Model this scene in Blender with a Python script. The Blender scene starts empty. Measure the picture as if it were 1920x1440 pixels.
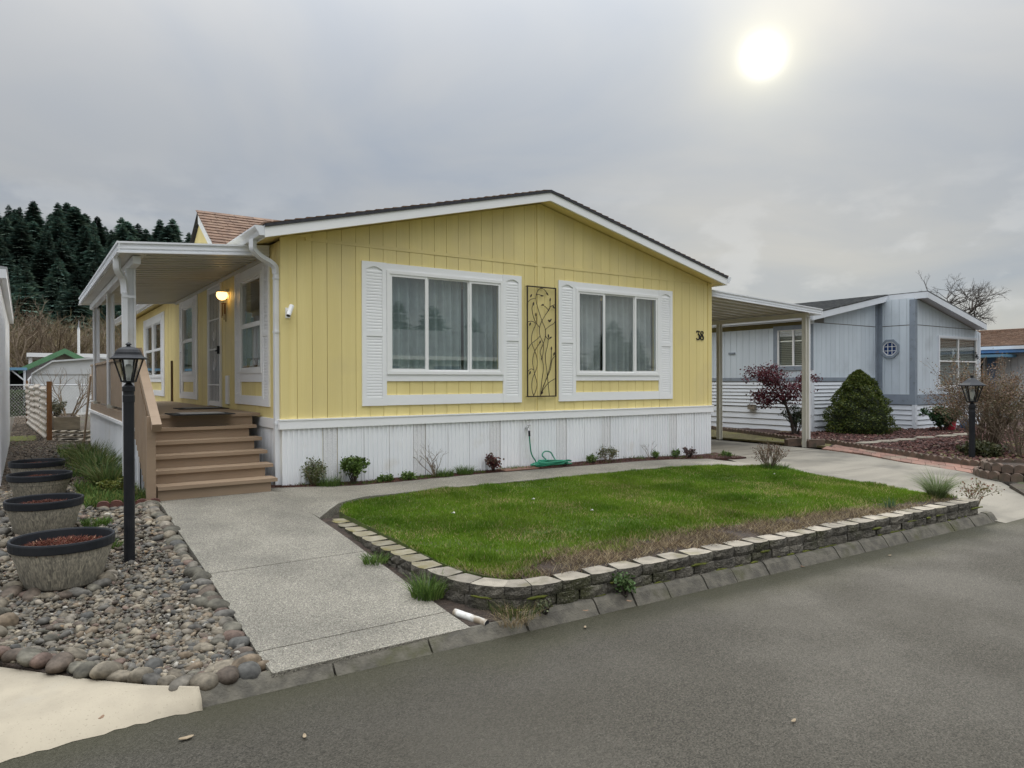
import bpy, bmesh, math, random
import numpy as np
from mathutils import Vector, Matrix
from mathutils.geometry import tessellate_polygon
random.seed(38); RNG = np.random.default_rng(38)
PI = math.pi
SC = bpy.context.scene
COL = SC.collection

# ------------------------------------------------------------------ camera
CAM = np.array([-2.7017, -9.0461, 1.4060]); YAW, PIT, ROL, FOC = 0.602979, -0.0046137, -0.0027569, 1333.19
_R0 = np.array([math.cos(YAW), -math.sin(YAW), 0.]); _F0 = np.array([math.sin(YAW), math.cos(YAW), 0.]); _Z = np.array([0, 0, 1.])
FWD = _F0*math.cos(PIT) + _Z*math.sin(PIT); _U0 = -_F0*math.sin(PIT) + _Z*math.cos(PIT)
RGT = _R0*math.cos(ROL) + _U0*math.sin(ROL); UPV = -_R0*math.sin(ROL) + _U0*math.cos(ROL)
def on(u, v, x=None, y=None, z=None):
    """photo pixel (1920x1440) to the point where its ray meets a wall or ground plane"""
    d = FWD + RGT*(u-960)/FOC + UPV*(720-v)/FOC
    for i, q in enumerate((x, y, z)):
        if q is not None:
            p = CAM + (q-CAM[i])/d[i]*d
            return (float(p[0]), float(p[1]), float(p[2]))
cam = bpy.data.cameras.new('camera'); cam_o = bpy.data.objects.new('camera', cam); COL.objects.link(cam_o)
cam.sensor_fit = 'HORIZONTAL'; cam.sensor_width = 36.0; cam.lens = FOC/1920*36; cam.clip_start = 0.05; cam.clip_end = 3000
_m = Matrix.Identity(4)
for i in range(3):
    _m[i][0] = RGT[i]; _m[i][1] = UPV[i]; _m[i][2] = -FWD[i]; _m[i][3] = CAM[i]
cam_o.matrix_world = _m
SC.camera = cam_o

# ------------------------------------------------------------------ sky, sun, exposure
SUN_EL = math.radians(23.2); SUN_AZ = math.radians(54.0)       # azimuth from +Y towards +X
SUN_DIR = Vector((math.sin(SUN_AZ)*math.cos(SUN_EL), math.cos(SUN_AZ)*math.cos(SUN_EL), math.sin(SUN_EL)))
world = bpy.data.worlds.new('World'); SC.world = world; world.use_nodes = True
def build_world():
    nt = world.node_tree; N = nt.nodes; L = nt.links; N.clear()
    def nd(t, **kw):
        n = N.new(t)
        for k, v in kw.items(): setattr(n, k, v)
        return n
    out = nd('ShaderNodeOutputWorld'); bg = nd('ShaderNodeBackground'); bg.inputs[1].default_value = 0.1
    L.new(bg.outputs[0], out.inputs[0])
    tc = nd('ShaderNodeTexCoord'); sep = nd('ShaderNodeSeparateXYZ'); L.new(tc.outputs['Generated'], sep.inputs[0])
    def math_(op, a, b=None, clamp=False):
        n = nd('ShaderNodeMath', operation=op); n.use_clamp = clamp
        for i, s in enumerate((a, b)):
            if s is None: continue
            if hasattr(s, 'is_output'): L.new(s, n.inputs[i])
            else: n.inputs[i].default_value = s
        return n.outputs[0]
    def mixc(fac, a, b, typ='MIX'):
        n = nd('ShaderNodeMix', data_type='RGBA', blend_type=typ)
        for s, i in ((fac, 0), (a, 6), (b, 7)):
            if hasattr(s, 'is_output'): L.new(s, n.inputs[i])
            else: n.inputs[i].default_value = s if i == 0 else (*s, 1)
        return n.outputs[2]
    sky = nd('ShaderNodeTexSky', sky_type='NISHITA'); sky.sun_disc = False; sky.sun_elevation = SUN_EL; sky.sun_rotation = SUN_AZ
    sky.air_density = 1.0; sky.dust_density = 0.3
    # stratus deck: flat noise on a plane high overhead
    zc = math_('MAXIMUM', sep.outputs[2], 0.0); zp = math_('ADD', zc, 0.16)
    comb = nd('ShaderNodeCombineXYZ')
    L.new(math_('DIVIDE', sep.outputs[0], zp), comb.inputs[0]); L.new(math_('DIVIDE', sep.outputs[1], zp), comb.inputs[1])
    n1 = nd('ShaderNodeTexNoise'); n1.inputs['Scale'].default_value = 0.9; n1.inputs['Detail'].default_value = 5; n1.inputs['Roughness'].default_value = 0.5
    n1.inputs['Distortion'].default_value = 0.6; L.new(comb.outputs[0], n1.inputs['Vector'])
    r1 = nd('ShaderNodeMapRange'); r1.inputs[1].default_value = 0.33; r1.inputs[2].default_value = 0.66; L.new(n1.outputs[0], r1.inputs[0])
    cloud = mixc(r1.outputs[0], (3.15, 3.46, 3.95), (4.55, 4.48, 4.32))
    # small cumulus heads close to the horizon
    n2 = nd('ShaderNodeTexNoise'); n2.inputs['Scale'].default_value = 9; n2.inputs['Detail'].default_value = 6; n2.inputs['Roughness'].default_value = 0.55
    mp = nd('ShaderNodeMapping'); mp.inputs['Scale'].default_value = (1, 1, 2.2); L.new(tc.outputs['Generated'], mp.inputs[0]); L.new(mp.outputs[0], n2.inputs['Vector'])
    lowm = nd('ShaderNodeMapRange', interpolation_type='SMOOTHSTEP'); L.new(sep.outputs[2], lowm.inputs[0])
    lowm.inputs[1].default_value = 0.30; lowm.inputs[2].default_value = 0.14
    r2 = nd('ShaderNodeMapRange', interpolation_type='SMOOTHSTEP'); r2.inputs[1].default_value = 0.48; r2.inputs[2].default_value = 0.64; L.new(n2.outputs[0], r2.inputs[0])
    cloud = mixc(math_('MULTIPLY', math_('MULTIPLY', r2.outputs[0], lowm.outputs[0]), 0.62), cloud, (5.3, 5.35, 5.4))
    # zenith boost added to light the house front: deck brightens smoothly overhead
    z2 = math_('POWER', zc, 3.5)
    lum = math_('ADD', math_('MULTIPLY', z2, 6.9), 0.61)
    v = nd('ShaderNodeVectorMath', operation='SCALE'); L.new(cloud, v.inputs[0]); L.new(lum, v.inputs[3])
    col = mixc(0.06, v.outputs[0], sky.outputs[0])
    # the veiled sun and the light it spreads in the cloud around it
    dot = nd('ShaderNodeVectorMath', operation='DOT_PRODUCT'); L.new(tc.outputs['Generated'], dot.inputs[0]); dot.inputs[1].default_value = SUN_DIR
    ang = math_('ARCCOSINE', math_('MINIMUM', dot.outputs['Value'], 1.0))
    def glow(w, amp, colr, p=2.0):
        g = math_('EXPONENT', math_('MULTIPLY', math_('POWER', math_('DIVIDE', ang, w), p), -1.0))
        s = nd('ShaderNodeVectorMath', operation='SCALE'); s.inputs[0].default_value = colr; L.new(math_('MULTIPLY', g, amp), s.inputs[3]); return s.outputs[0]
    for g in (glow(0.0140, 22, (1, .97, .84), 1.7), glow(0.034, 3.4, (1, .91, .50), 1.1), glow(0.27, 0.50, (1, .88, .45), 1.4)):
        a = nd('ShaderNodeVectorMath', operation='ADD'); L.new(col, a.inputs[0]); L.new(g, a.inputs[1]); col = a.outputs[0]
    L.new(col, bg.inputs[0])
build_world()
sun = bpy.data.lights.new('sun', 'SUN'); sun.energy = 1.2; sun.angle = math.radians(12); sun.color = (1.0, 0.93, 0.80)
sun_o = bpy.data.objects.new('sun', sun); COL.objects.link(sun_o)
sun_o.rotation_euler = (-SUN_DIR).to_track_quat('-Z', 'Y').to_euler()
SC.view_settings.view_transform = 'Standard'; SC.view_settings.look = 'None'; SC.view_settings.gamma = 1.0; SC.view_settings.exposure = 0.74
SC.view_settings.use_curve_mapping = False
SC.render.engine = 'CYCLES'; SC.cycles.use_denoising = True; SC.cycles.max_bounces = 7; SC.cycles.transparent_max_bounces = 16
SC.cycles.caustics_reflective = False; SC.cycles.caustics_refractive = False

# ------------------------------------------------------------------ materials (all procedural)
MATS = {}
def new_mat(name):
    m = bpy.data.materials.new(name); m.use_nodes = True; MATS[name] = m
    nt = m.node_tree; b = nt.nodes['Principled BSDF']
    return m, nt, b
def _n(nt, t, **kw):
    n = nt.nodes.new(t)
    for k, v in kw.items(): setattr(n, k, v)
    return n
def surf(name, c1, c2=None, scale=6, rough=0.6, bump=0.0, bscale=60, stretch=(1, 1, 1), c3=None, s3=2, lo3=.5, hi3=.7, metal=0, spec=0.5,
         lo=.35, hi=.65, detail=6, bdist=.01, c4=None, s4=90, lo4=.62, hi4=.68, objrand=0.0):
    """base colour mottled between c1 and c2, patches of c3, fine specks of c4, noise bump"""
    m, nt, b = new_mat(name); L = nt.links
    tc = _n(nt, 'ShaderNodeTexCoord'); mp = _n(nt, 'ShaderNodeMapping'); mp.inputs['Scale'].default_value = stretch
    geo = _n(nt, 'ShaderNodeNewGeometry'); L.new(geo.outputs['Position'], mp.inputs[0]); V = mp.outputs[0]
    def noise(sc, det=detail, vec=V, ro=.55):
        n = _n(nt, 'ShaderNodeTexNoise'); n.inputs['Scale'].default_value = sc; n.inputs['Detail'].default_value = det; n.inputs['Roughness'].default_value = ro
        L.new(vec, n.inputs['Vector']); return n.outputs[0]
    def rng(s, a, z):
        r = _n(nt, 'ShaderNodeMapRange', interpolation_type='SMOOTHSTEP'); r.inputs[1].default_value = a; r.inputs[2].default_value = z; L.new(s, r.inputs[0]); return r.outputs[0]
    def mix(f, a, bb):
        x = _n(nt, 'ShaderNodeMix', data_type='RGBA')
        for s, i in ((f, 0), (a, 6), (bb, 7)):
            if hasattr(s, 'is_output'): L.new(s, x.inputs[i])
            else: x.inputs[i].default_value = (*s, 1)
        return x.outputs[2]
    col = c1
    if c2: col = mix(rng(noise(scale), lo, hi), c1, c2)
    if c3: col = mix(rng(noise(s3, 5, geo.outputs['Position']), lo3, hi3), col, c3)
    if c4: col = mix(rng(noise(s4, 2, geo.outputs['Position']), lo4, hi4), col, c4)
    if objrand:
        oi = _n(nt, 'ShaderNodeObjectInfo'); hv = _n(nt, 'ShaderNodeHueSaturation')
        mr = _n(nt, 'ShaderNodeMapRange'); mr.inputs[3].default_value = 1-objrand; mr.inputs[4].default_value = 1+objrand; L.new(oi.outputs['Random'], mr.inputs[0])
        L.new(mr.outputs[0], hv.inputs['Value'])
        if hasattr(col, 'is_output'): L.new(col, hv.inputs['Color'])
        else: hv.inputs['Color'].default_value = (*col, 1)
        col = hv.outputs[0]
    if hasattr(col, 'is_output'): L.new(col, b.inputs['Base Color'])
    else: b.inputs['Base Color'].default_value = (*col, 1)
    b.inputs['Roughness'].default_value = rough; b.inputs['Metallic'].default_value = metal; b.inputs['Specular IOR Level'].default_value = spec
    if bump:
        bm_ = _n(nt, 'ShaderNodeBump'); bm_.inputs['Strength'].default_value = bump; bm_.inputs['Distance'].default_value = bdist
        L.new(noise(bscale, 4), bm_.inputs['Height']); L.new(bm_.outputs[0], b.inputs['Normal'])
    return m
def attr_mat(name, rough=.6, trans=0.0, spec=.3, bump=0, bscale=80, c_noise=0.0, nscale=1.5):
    """colour from the mesh colour attribute Col (one value per blade, leaf or stone)"""
    m, nt, b = new_mat(name); L = nt.links
    a = _n(nt, 'ShaderNodeAttribute', attribute_name='Col'); col = a.outputs['Color']
    geo = _n(nt, 'ShaderNodeNewGeometry')
    if c_noise:
        n = _n(nt, 'ShaderNodeTexNoise'); n.inputs['Scale'].default_value = nscale; n.inputs['Detail'].default_value = 5; L.new(geo.outputs['Position'], n.inputs['Vector'])
        r = _n(nt, 'ShaderNodeMapRange'); r.inputs[1].default_value = .3; r.inputs[2].default_value = .7; r.inputs[3].default_value = 1-c_noise; r.inputs[4].default_value = 1+c_noise
        L.new(n.outputs[0], r.inputs[0])
        h = _n(nt, 'ShaderNodeHueSaturation'); L.new(col, h.inputs['Color']); L.new(r.outputs[0], h.inputs['Value']); col = h.outputs[0]
    if name == 'needles':   # every tree its own tone
        oi = _n(nt, 'ShaderNodeObjectInfo'); mr = _n(nt, 'ShaderNodeMapRange'); mr.inputs[3].default_value = .65; mr.inputs[4].default_value = 1.5; L.new(oi.outputs['Random'], mr.inputs[0])
        hv = _n(nt, 'ShaderNodeHueSaturation'); L.new(col, hv.inputs['Color']); L.new(mr.outputs[0], hv.inputs['Value']); col = hv.outputs[0]
    L.new(col, b.inputs['Base Color']); b.inputs['Roughness'].default_value = rough; b.inputs['Specular IOR Level'].default_value = spec
    if bump:
        n = _n(nt, 'ShaderNodeTexNoise'); n.inputs['Scale'].default_value = bscale; n.inputs['Detail'].default_value = 4; L.new(geo.outputs['Position'], n.inputs['Vector'])
        bp = _n(nt, 'ShaderNodeBump'); bp.inputs['Strength'].default_value = bump; bp.inputs['Distance'].default_value = .004
        L.new(n.outputs[0], bp.inputs['Height']); L.new(bp.outputs[0], b.inputs['Normal'])
    if trans:
        t = _n(nt, 'ShaderNodeBsdfTranslucent'); L.new(col, t.inputs[0]); mx = _n(nt, 'ShaderNodeMixShader'); mx.inputs[0].default_value = trans
        L.new(b.outputs[0], mx.inputs[1]); L.new(t.outputs[0], mx.inputs[2]); L.new(mx.outputs[0], nt.nodes['Material Output'].inputs[0])
    return m
def glass_mat(name, tint, ior=1.5, refl=(1, 1, 1)):
    m, nt, b = new_mat(name); L = nt.links; nt.nodes.remove(b)
    t = _n(nt, 'ShaderNodeBsdfTransparent'); t.inputs[0].default_value = (*tint, 1)
    g = _n(nt, 'ShaderNodeBsdfGlossy'); g.inputs['Roughness'].default_value = 0.015; g.inputs[0].default_value = (*refl, 1)
    geo = _n(nt, 'ShaderNodeNewGeometry'); dt = _n(nt, 'ShaderNodeVectorMath', operation='DOT_PRODUCT'); L.new(geo.outputs['Incoming'], dt.inputs[0]); L.new(geo.outputs['Normal'], dt.inputs[1])
    def mth(op, a, b_=None):
        q = _n(nt, 'ShaderNodeMath', operation=op)
        for i, s in enumerate((a, b_)):
            if s is None: continue
            if hasattr(s, 'is_output'): L.new(s, q.inputs[i])
            else: q.inputs[i].default_value = s
        return q.outputs[0]
    f0 = ((ior-1)/(ior+1))**2; c1 = mth('SUBTRACT', 1.0, mth('ABSOLUTE', dt.outputs['Value']))   # Schlick, same from both sides of the pane
    fr = mth('ADD', mth('MULTIPLY', mth('POWER', c1, 5.0), 1-f0), f0)
    mx = _n(nt, 'ShaderNodeMixShader'); L.new(fr, mx.inputs[0]); L.new(t.outputs[0], mx.inputs[1]); L.new(g.outputs[0], mx.inputs[2])
    L.new(mx.outputs[0], nt.nodes['Material Output'].inputs[0]); return m

surf('yellow_paint', (.81, .68, .30), (.765, .635, .27), scale=3, rough=.55, bump=.35, bscale=40, stretch=(1.6, 1.6, .10), c3=(.72, .60, .28), s3=.8, bdist=.004, objrand=.03)
surf('yellow_shingle_panel', (.60, .49, .17), rough=.6)
surf('white_paint', (.88, .885, .885), (.845, .85, .855), scale=4, rough=.45, bump=.2, bscale=30, stretch=(.25, .25, 1), bdist=.003)
surf('white_vinyl', (.85, .85, .84), rough=.3)
surf('white_metal', (.76, .775, .80), (.73, .75, .78), scale=2, rough=.38, c3=(.66, .65, .62), s3=1.6, lo3=.58, hi3=.75)
surf('cream_metal', (.60, .585, .51), (.55, .535, .46), scale=2, rough=.4)
surf('skirt_metal', (.86, .87, .885), (.82, .835, .855), scale=1.5, rough=.42, c3=(.74, .725, .69), s3=2.2, lo3=.55, hi3=.8, objrand=.02)
surf('vent_metal', (.86, .86, .86), (.68, .68, .69), scale=170, rough=.5, lo=.48, hi=.52, detail=0, bump=.4, bscale=170)
surf('deck_paint', (.315, .228, .152), (.28, .20, .132), scale=5, rough=.6, bump=.3, bscale=25, stretch=(.2, 1, 1), c3=(.30, .22, .15), s3=2.5)
surf('post_brown', (.10, .052, .022), (.075, .040, .018), scale=9, rough=.7, stretch=(1, 1, .2))
surf('rust_post', (.17, .075, .022), (.12, .05, .018), scale=9, rough=.8, stretch=(1, 1, .2))
surf('shingle_brown', (.205, .125, .082), (.14, .085, .058), scale=7, rough=.9, bump=.5, bscale=120, c3=(.25, .165, .11), s3=5, stretch=(1, 1, 1), objrand=.0)
surf('shingle_dark', (.030, .031, .038), (.045, .045, .05), scale=30, rough=.85, bump=.4, bscale=120)
surf('shingle_grey', (.17, .175, .175), (.11, .115, .12), scale=9, rough=.9, bump=.5, bscale=90)
surf('black_metal', (.010, .011, .014), (.016, .017, .020), scale=8, rough=.5, spec=.28)
surf('black_plastic', (.010, .012, .016), (.018, .02, .024), scale=5, rough=.55, spec=.3)
surf('art_iron', (.014, .010, .008), (.035, .018, .010), scale=30, rough=.6)
surf('lamp_white', (.72, .72, .70), rough=.4)
surf('chrome', (.55, .55, .55), rough=.2, metal=1)
surf('curtain', (.38, .43, .42), (.30, .34, .335), scale=3, rough=.9)
surf('curtain_pale', (.52, .53, .52), (.43, .44, .435), scale=3, rough=.9)
surf('blind', (.70, .70, .66), rough=.6)
surf('room', (.20, .19, .17), rough=.9)
surf('soil', (.060, .042, .030), (.034, .024, .018), scale=14, rough=1, bump=1, bscale=45, bdist=.03)
surf('earth', (.085, .068, .050), (.050, .042, .032), scale=5, rough=1, bump=1, bscale=30, bdist=.03, c3=(.06, .075, .025), s3=1.3, lo3=.55, hi3=.7)
surf('lawn_soil', (.085, .115, .022), (.065, .08, .024), scale=5, rough=1, bump=.6, bscale=40, bdist=.02)
surf('mulch_mat', (.075, .026, .018), (.035, .016, .012), scale=40, rough=.95, bump=1, bscale=70, bdist=.02)
surf('red_rock', (.062, .030, .024), (.036, .019, .016), scale=22, rough=.95, bump=1, bscale=50, bdist=.03, c3=(.09, .065, .025), s3=1.0, lo3=.52, hi3=.68, c4=(.24, .17, .13), s4=35, lo4=.68, hi4=.72)
surf('concrete', (.245, .225, .185), (.185, .170, .140), scale=1.3, rough=.9, bump=.25, bscale=90, stretch=(.35, 1.6, 1), c3=(.125, .117, .098), s3=1.0, lo3=.48, hi3=.72, c4=(.13, .12, .10), s4=55, lo4=.6, hi4=.75, bdist=.004, spec=.25)
surf('apron_concrete', (.38, .33, .245), (.31, .268, .20), scale=3, rough=.85, bump=.3, bscale=120, c3=(.34, .31, .25), s3=1.4, lo3=.55, hi3=.75, c4=(.27, .235, .17), s4=95, lo4=.62, hi4=.72, bdist=.004)
surf('kerb_mat', (.125, .113, .088), (.075, .068, .054), scale=12, rough=.9, bump=.8, bscale=70, c3=(.075, .072, .036), s3=3.0, lo3=.55, hi3=.72)
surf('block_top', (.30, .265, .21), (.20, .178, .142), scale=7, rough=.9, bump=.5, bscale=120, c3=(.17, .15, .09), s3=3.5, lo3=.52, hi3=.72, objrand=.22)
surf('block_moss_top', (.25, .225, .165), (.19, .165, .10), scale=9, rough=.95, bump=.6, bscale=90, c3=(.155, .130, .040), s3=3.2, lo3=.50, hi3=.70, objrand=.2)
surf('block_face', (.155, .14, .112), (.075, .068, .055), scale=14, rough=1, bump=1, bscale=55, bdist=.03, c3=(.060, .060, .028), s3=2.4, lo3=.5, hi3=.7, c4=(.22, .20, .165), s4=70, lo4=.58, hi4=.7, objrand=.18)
surf('brick_paver', (.235, .125, .09), (.185, .105, .08), scale=8, rough=.9, bump=.4, bscale=90, c3=(.20, .15, .11), s3=2, objrand=.18)
surf('edging_mat', (.155, .105, .078), (.10, .075, .058), scale=10, rough=.95, bump=.6, bscale=80, c3=(.07, .062, .04), s3=3, objrand=.15)
surf('red_edging', (.155, .062, .045), (.10, .045, .036), scale=10, rough=.95, bump=.6, bscale=80, objrand=.15)
surf('grey_siding', (.60, .665, .72), (.555, .615, .67), scale=1.8, rough=.6, stretch=(2.2, 2.2, .25), c3=(.49, .54, .585), s3=1.3, lo3=.52, hi3=.75)
surf('grey_trim', (.245, .285, .335), (.22, .255, .30), scale=4, rough=.6, c3=(.19, .215, .24), s3=8, lo3=.58, hi3=.7)
surf('olive_board', (.16, .135, .05), (.13, .11, .045), scale=4, rough=.8)
surf('mossy_earth', (.13, .105, .045), (.085, .075, .03), scale=6, rough=1, bump=1, bscale=40, bdist=.02, c3=(.12, .12, .025), s3=2.5)
surf('lap_white', (.70, .735, .78), (.66, .69, .73), scale=2, rough=.5)
surf('blue_paint', (.09, .19, .36), rough=.5)
surf('octagon_blue', (.014, .04, .14), rough=.15)
surf('green_paint', (.10, .235, .115), (.085, .20, .10), scale=5, rough=.6)
surf('mauve_siding', (.42, .385, .40), (.38, .35, .365), scale=3, rough=.7)
surf('shed_white', (.60, .62, .63), (.55, .57, .585), scale=2, rough=.5)
surf('dark_void', (.02, .022, .026), rough=.9)
surf('teal_blue', (.12, .26, .38), rough=.5)
surf('corrugated', (.55, .51, .45), (.42, .36, .29), scale=3, rough=.6, c3=(.30, .15, .07), s3=4.5, lo3=.56, hi3=.7)
surf('weathered_wood', (.23, .20, .155), (.15, .13, .10), scale=8, rough=.9, stretch=(.3, .3, 1))
surf('galvanised', (.40, .41, .42), rough=.4, metal=.7)
surf('hose_green', (.012, .24, .135), (.010, .20, .11), scale=10, rough=.35)
surf('bucket_red', (.42, .035, .055), rough=.35)
surf('pot_blue', (.10, .18, .33), rough=.4)
surf('bark', (.065, .050, .040), (.035, .028, .024), scale=14, rough=.95, stretch=(1, 1, .25))
surf('bark_pale', (.21, .165, .115), (.14, .105, .075), scale=10, rough=.95)
surf('twig_olive', (.20, .165, .085), (.125, .095, .05), scale=.6, rough=.95, c3=(.14, .095, .075), s3=.25)
surf('hill_floor', (.010, .022, .017), (.016, .028, .018), scale=.2, rough=1)
surf('moss', (.105, .115, .012), (.065, .075, .010), scale=20, rough=1, bump=1, bscale=90)
surf('pipe_white', (.66, .65, .61), (.50, .47, .40), scale=9, rough=.5, c3=(.24, .19, .13), s3=8, lo3=.5, hi3=.65)
surf('mat_black', (.012, .012, .012), rough=.9)
surf('mat_grey', (.24, .235, .22), (.19, .185, .175), scale=40, rough=.95)
surf('leaf_brown', (.20, .12, .07), rough=.8)
surf('leaf_pale', (.30, .235, .155), (.22, .165, .10), scale=30, rough=.85)
surf('petal_white', (.62, .60, .54), rough=.8)
attr_mat('foliage', rough=.55, trans=.25, spec=.3)
attr_mat('blades', rough=.6, trans=.3, spec=.15, c_noise=.30, nscale=1.1)
attr_mat('needles', rough=.8, trans=.35, spec=.15, c_noise=.5, nscale=.06)
attr_mat('stones', rough=.75, spec=.25, bump=.8, bscale=60, c_noise=.35, nscale=30)
glass_mat('glass', (.92, .95, .95), 1.85); glass_mat('glass_dark', (.6, .64, .66)); glass_mat('lantern_glass', (.86, .88, .86), 1.4)
m, nt, b = new_mat('lamp_glow'); b.inputs['Base Color'].default_value = (.9, .75, .5, 1); b.inputs['Emission Color'].default_value = (1, .60, .20, 1); b.inputs['Emission Strength'].default_value = 2.2

def asphalt_mat():
    m, nt, b = new_mat('asphalt'); L = nt.links
    geo = _n(nt, 'ShaderNodeNewGeometry')
    def noise(sc, det=4, off=0):
        n = _n(nt, 'ShaderNodeTexNoise', noise_dimensions='4D'); n.inputs['Scale'].default_value = sc; n.inputs['Detail'].default_value = det; n.inputs['W'].default_value = off; L.new(geo.outputs['Position'], n.inputs['Vector']); return n.outputs[0]
    def rng(s, a, z, o0=0, o1=1):
        r = _n(nt, 'ShaderNodeMapRange', interpolation_type='SMOOTHSTEP'); L.new(s, r.inputs[0])
        for i, q in zip((1, 2, 3, 4), (a, z, o0, o1)): r.inputs[i].default_value = q
        return r.outputs[0]
    def mix(f, a, bb):
        x = _n(nt, 'ShaderNodeMix', data_type='RGBA')
        for s, i in ((f, 0), (a, 6), (bb, 7)):
            if hasattr(s, 'is_output'): L.new(s, x.inputs[i])
            else: x.inputs[i].default_value = (*s, 1)
        return x.outputs[2]
    vo = _n(nt, 'ShaderNodeTexVoronoi'); vo.inputs['Scale'].default_value = 150; L.new(geo.outputs['Position'], vo.inputs['Vector'])
    sepc = _n(nt, 'ShaderNodeSeparateColor'); L.new(vo.outputs['Color'], sepc.inputs[0])
    col = mix(sepc.outputs[0], (.024, .022, .017), (.088, .080, .064))
    col = mix(rng(sepc.outputs[1], .93, .97), col, (.105, .096, .078))
    col = mix(rng(noise(.45, 5), .36, .70, 0, .45), col, (.062, .056, .043))
    col = mix(rng(noise(.8, 6, 3), .52, .75, 0, .28), col, (.024, .021, .016))
    # green algae film along the kerb, where the water stands
    sp = _n(nt, 'ShaderNodeSeparateXYZ'); L.new(geo.outputs['Position'], sp.inputs[0])
    edge = _n(nt, 'ShaderNodeMath', operation='ADD'); L.new(sp.outputs[1], edge.inputs[0])
    sl = _n(nt, 'ShaderNodeMath', operation='MULTIPLY'); sl.inputs[1].default_value = .029; L.new(sp.outputs[0], sl.inputs[0]); L.new(sl.outputs[0], edge.inputs[1])
    wob = _n(nt, 'ShaderNodeMath', operation='MULTIPLY_ADD'); L.new(noise(1.6, 5, 7), wob.inputs[0]); wob.inputs[1].default_value = .9; L.new(edge.outputs[0], wob.inputs[2])
    col = mix(rng(wob.outputs[0], -5.35, -4.75, 0, .5), col, (.042, .041, .016))
    L.new(col, b.inputs['Base Color'])
    L.new(rng(noise(1.1, 4, 5), .35, .65, .66, .85), b.inputs['Roughness']); b.inputs['Specular IOR Level'].default_value = .24
    bp = _n(nt, 'ShaderNodeBump'); bp.inputs['Strength'].default_value = .9; bp.inputs['Distance'].default_value = .006
    L.new(vo.outputs['Distance'], bp.inputs['Height']); bp.invert = True; L.new(bp.outputs[0], b.inputs['Normal'])
asphalt_mat()
def aggregate_mat():
    m, nt, b = new_mat('aggregate'); L = nt.links
    geo = _n(nt, 'ShaderNodeNewGeometry')
    vo = _n(nt, 'ShaderNodeTexVoronoi'); vo.inputs['Scale'].default_value = 190; L.new(geo.outputs['Position'], vo.inputs['Vector'])
    sc_ = _n(nt, 'ShaderNodeSeparateColor'); L.new(vo.outputs['Color'], sc_.inputs[0])
    cr = _n(nt, 'ShaderNodeValToRGB'); L.new(sc_.outputs[0], cr.inputs[0]); e = cr.color_ramp.elements
    e[0].position = 0; e[0].color = (.075, .067, .053, 1); e[1].position = 1; e[1].color = (.44, .41, .335, 1)
    for p, c in ((.25, (.165, .152, .122, 1)), (.55, (.22, .205, .165, 1)), (.8, (.275, .25, .20, 1))):
        q = e.new(p); q.color = c
    n = _n(nt, 'ShaderNodeTexNoise'); n.inputs['Scale'].default_value = 1.3; n.inputs['Detail'].default_value = 6; L.new(geo.outputs['Position'], n.inputs['Vector'])
    r = _n(nt, 'ShaderNodeMapRange'); r.inputs[1].default_value = .3; r.inputs[2].default_value = .7; r.inputs[3].default_value = .66; r.inputs[4].default_value = 1.16; L.new(n.outputs[0], r.inputs[0])
    h = _n(nt, 'ShaderNodeHueSaturation'); L.new(cr.outputs[0], h.inputs['Color']); L.new(r.outputs[0], h.inputs['Value']); L.new(h.outputs[0], b.inputs['Base Color'])
    b.inputs['Roughness'].default_value = .75
    bp = _n(nt, 'ShaderNodeBump'); bp.inputs['Strength'].default_value = .7; bp.inputs['Distance'].default_value = .005; bp.invert = True
    L.new(vo.outputs['Distance'], bp.inputs['Height']); L.new(bp.outputs[0], b.inputs['Normal'])
aggregate_mat()
def barrel_mat():
    m, nt, b = new_mat('barrel'); L = nt.links
    tc = _n(nt, 'ShaderNodeTexCoord'); mp = _n(nt, 'ShaderNodeMapping'); mp.inputs['Scale'].default_value = (30, 30, 1.1); L.new(tc.outputs['Object'], mp.inputs[0])
    n = _n(nt, 'ShaderNodeTexNoise'); n.inputs['Scale'].default_value = 3; n.inputs['Detail'].default_value = 7; n.inputs['Distortion'].default_value = .8; L.new(mp.outputs[0], n.inputs['Vector'])
    cr = _n(nt, 'ShaderNodeValToRGB'); L.new(n.outputs[0], cr.inputs[0]); e = cr.color_ramp.elements
    e[0].position = .32; e[0].color = (.14, .13, .108, 1); e[1].position = .70; e[1].color = (.50, .45, .345, 1); q = e.new(.5); q.color = (.28, .258, .208, 1)
    L.new(cr.outputs[0], b.inputs['Base Color']); b.inputs['Roughness'].default_value = .6
    bp = _n(nt, 'ShaderNodeBump'); bp.inputs['Strength'].default_value = .4; bp.inputs['Distance'].default_value = .006; L.new(n.outputs[0], bp.inputs['Height']); L.new(bp.outputs[0], b.inputs['Normal'])
barrel_mat()

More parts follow.
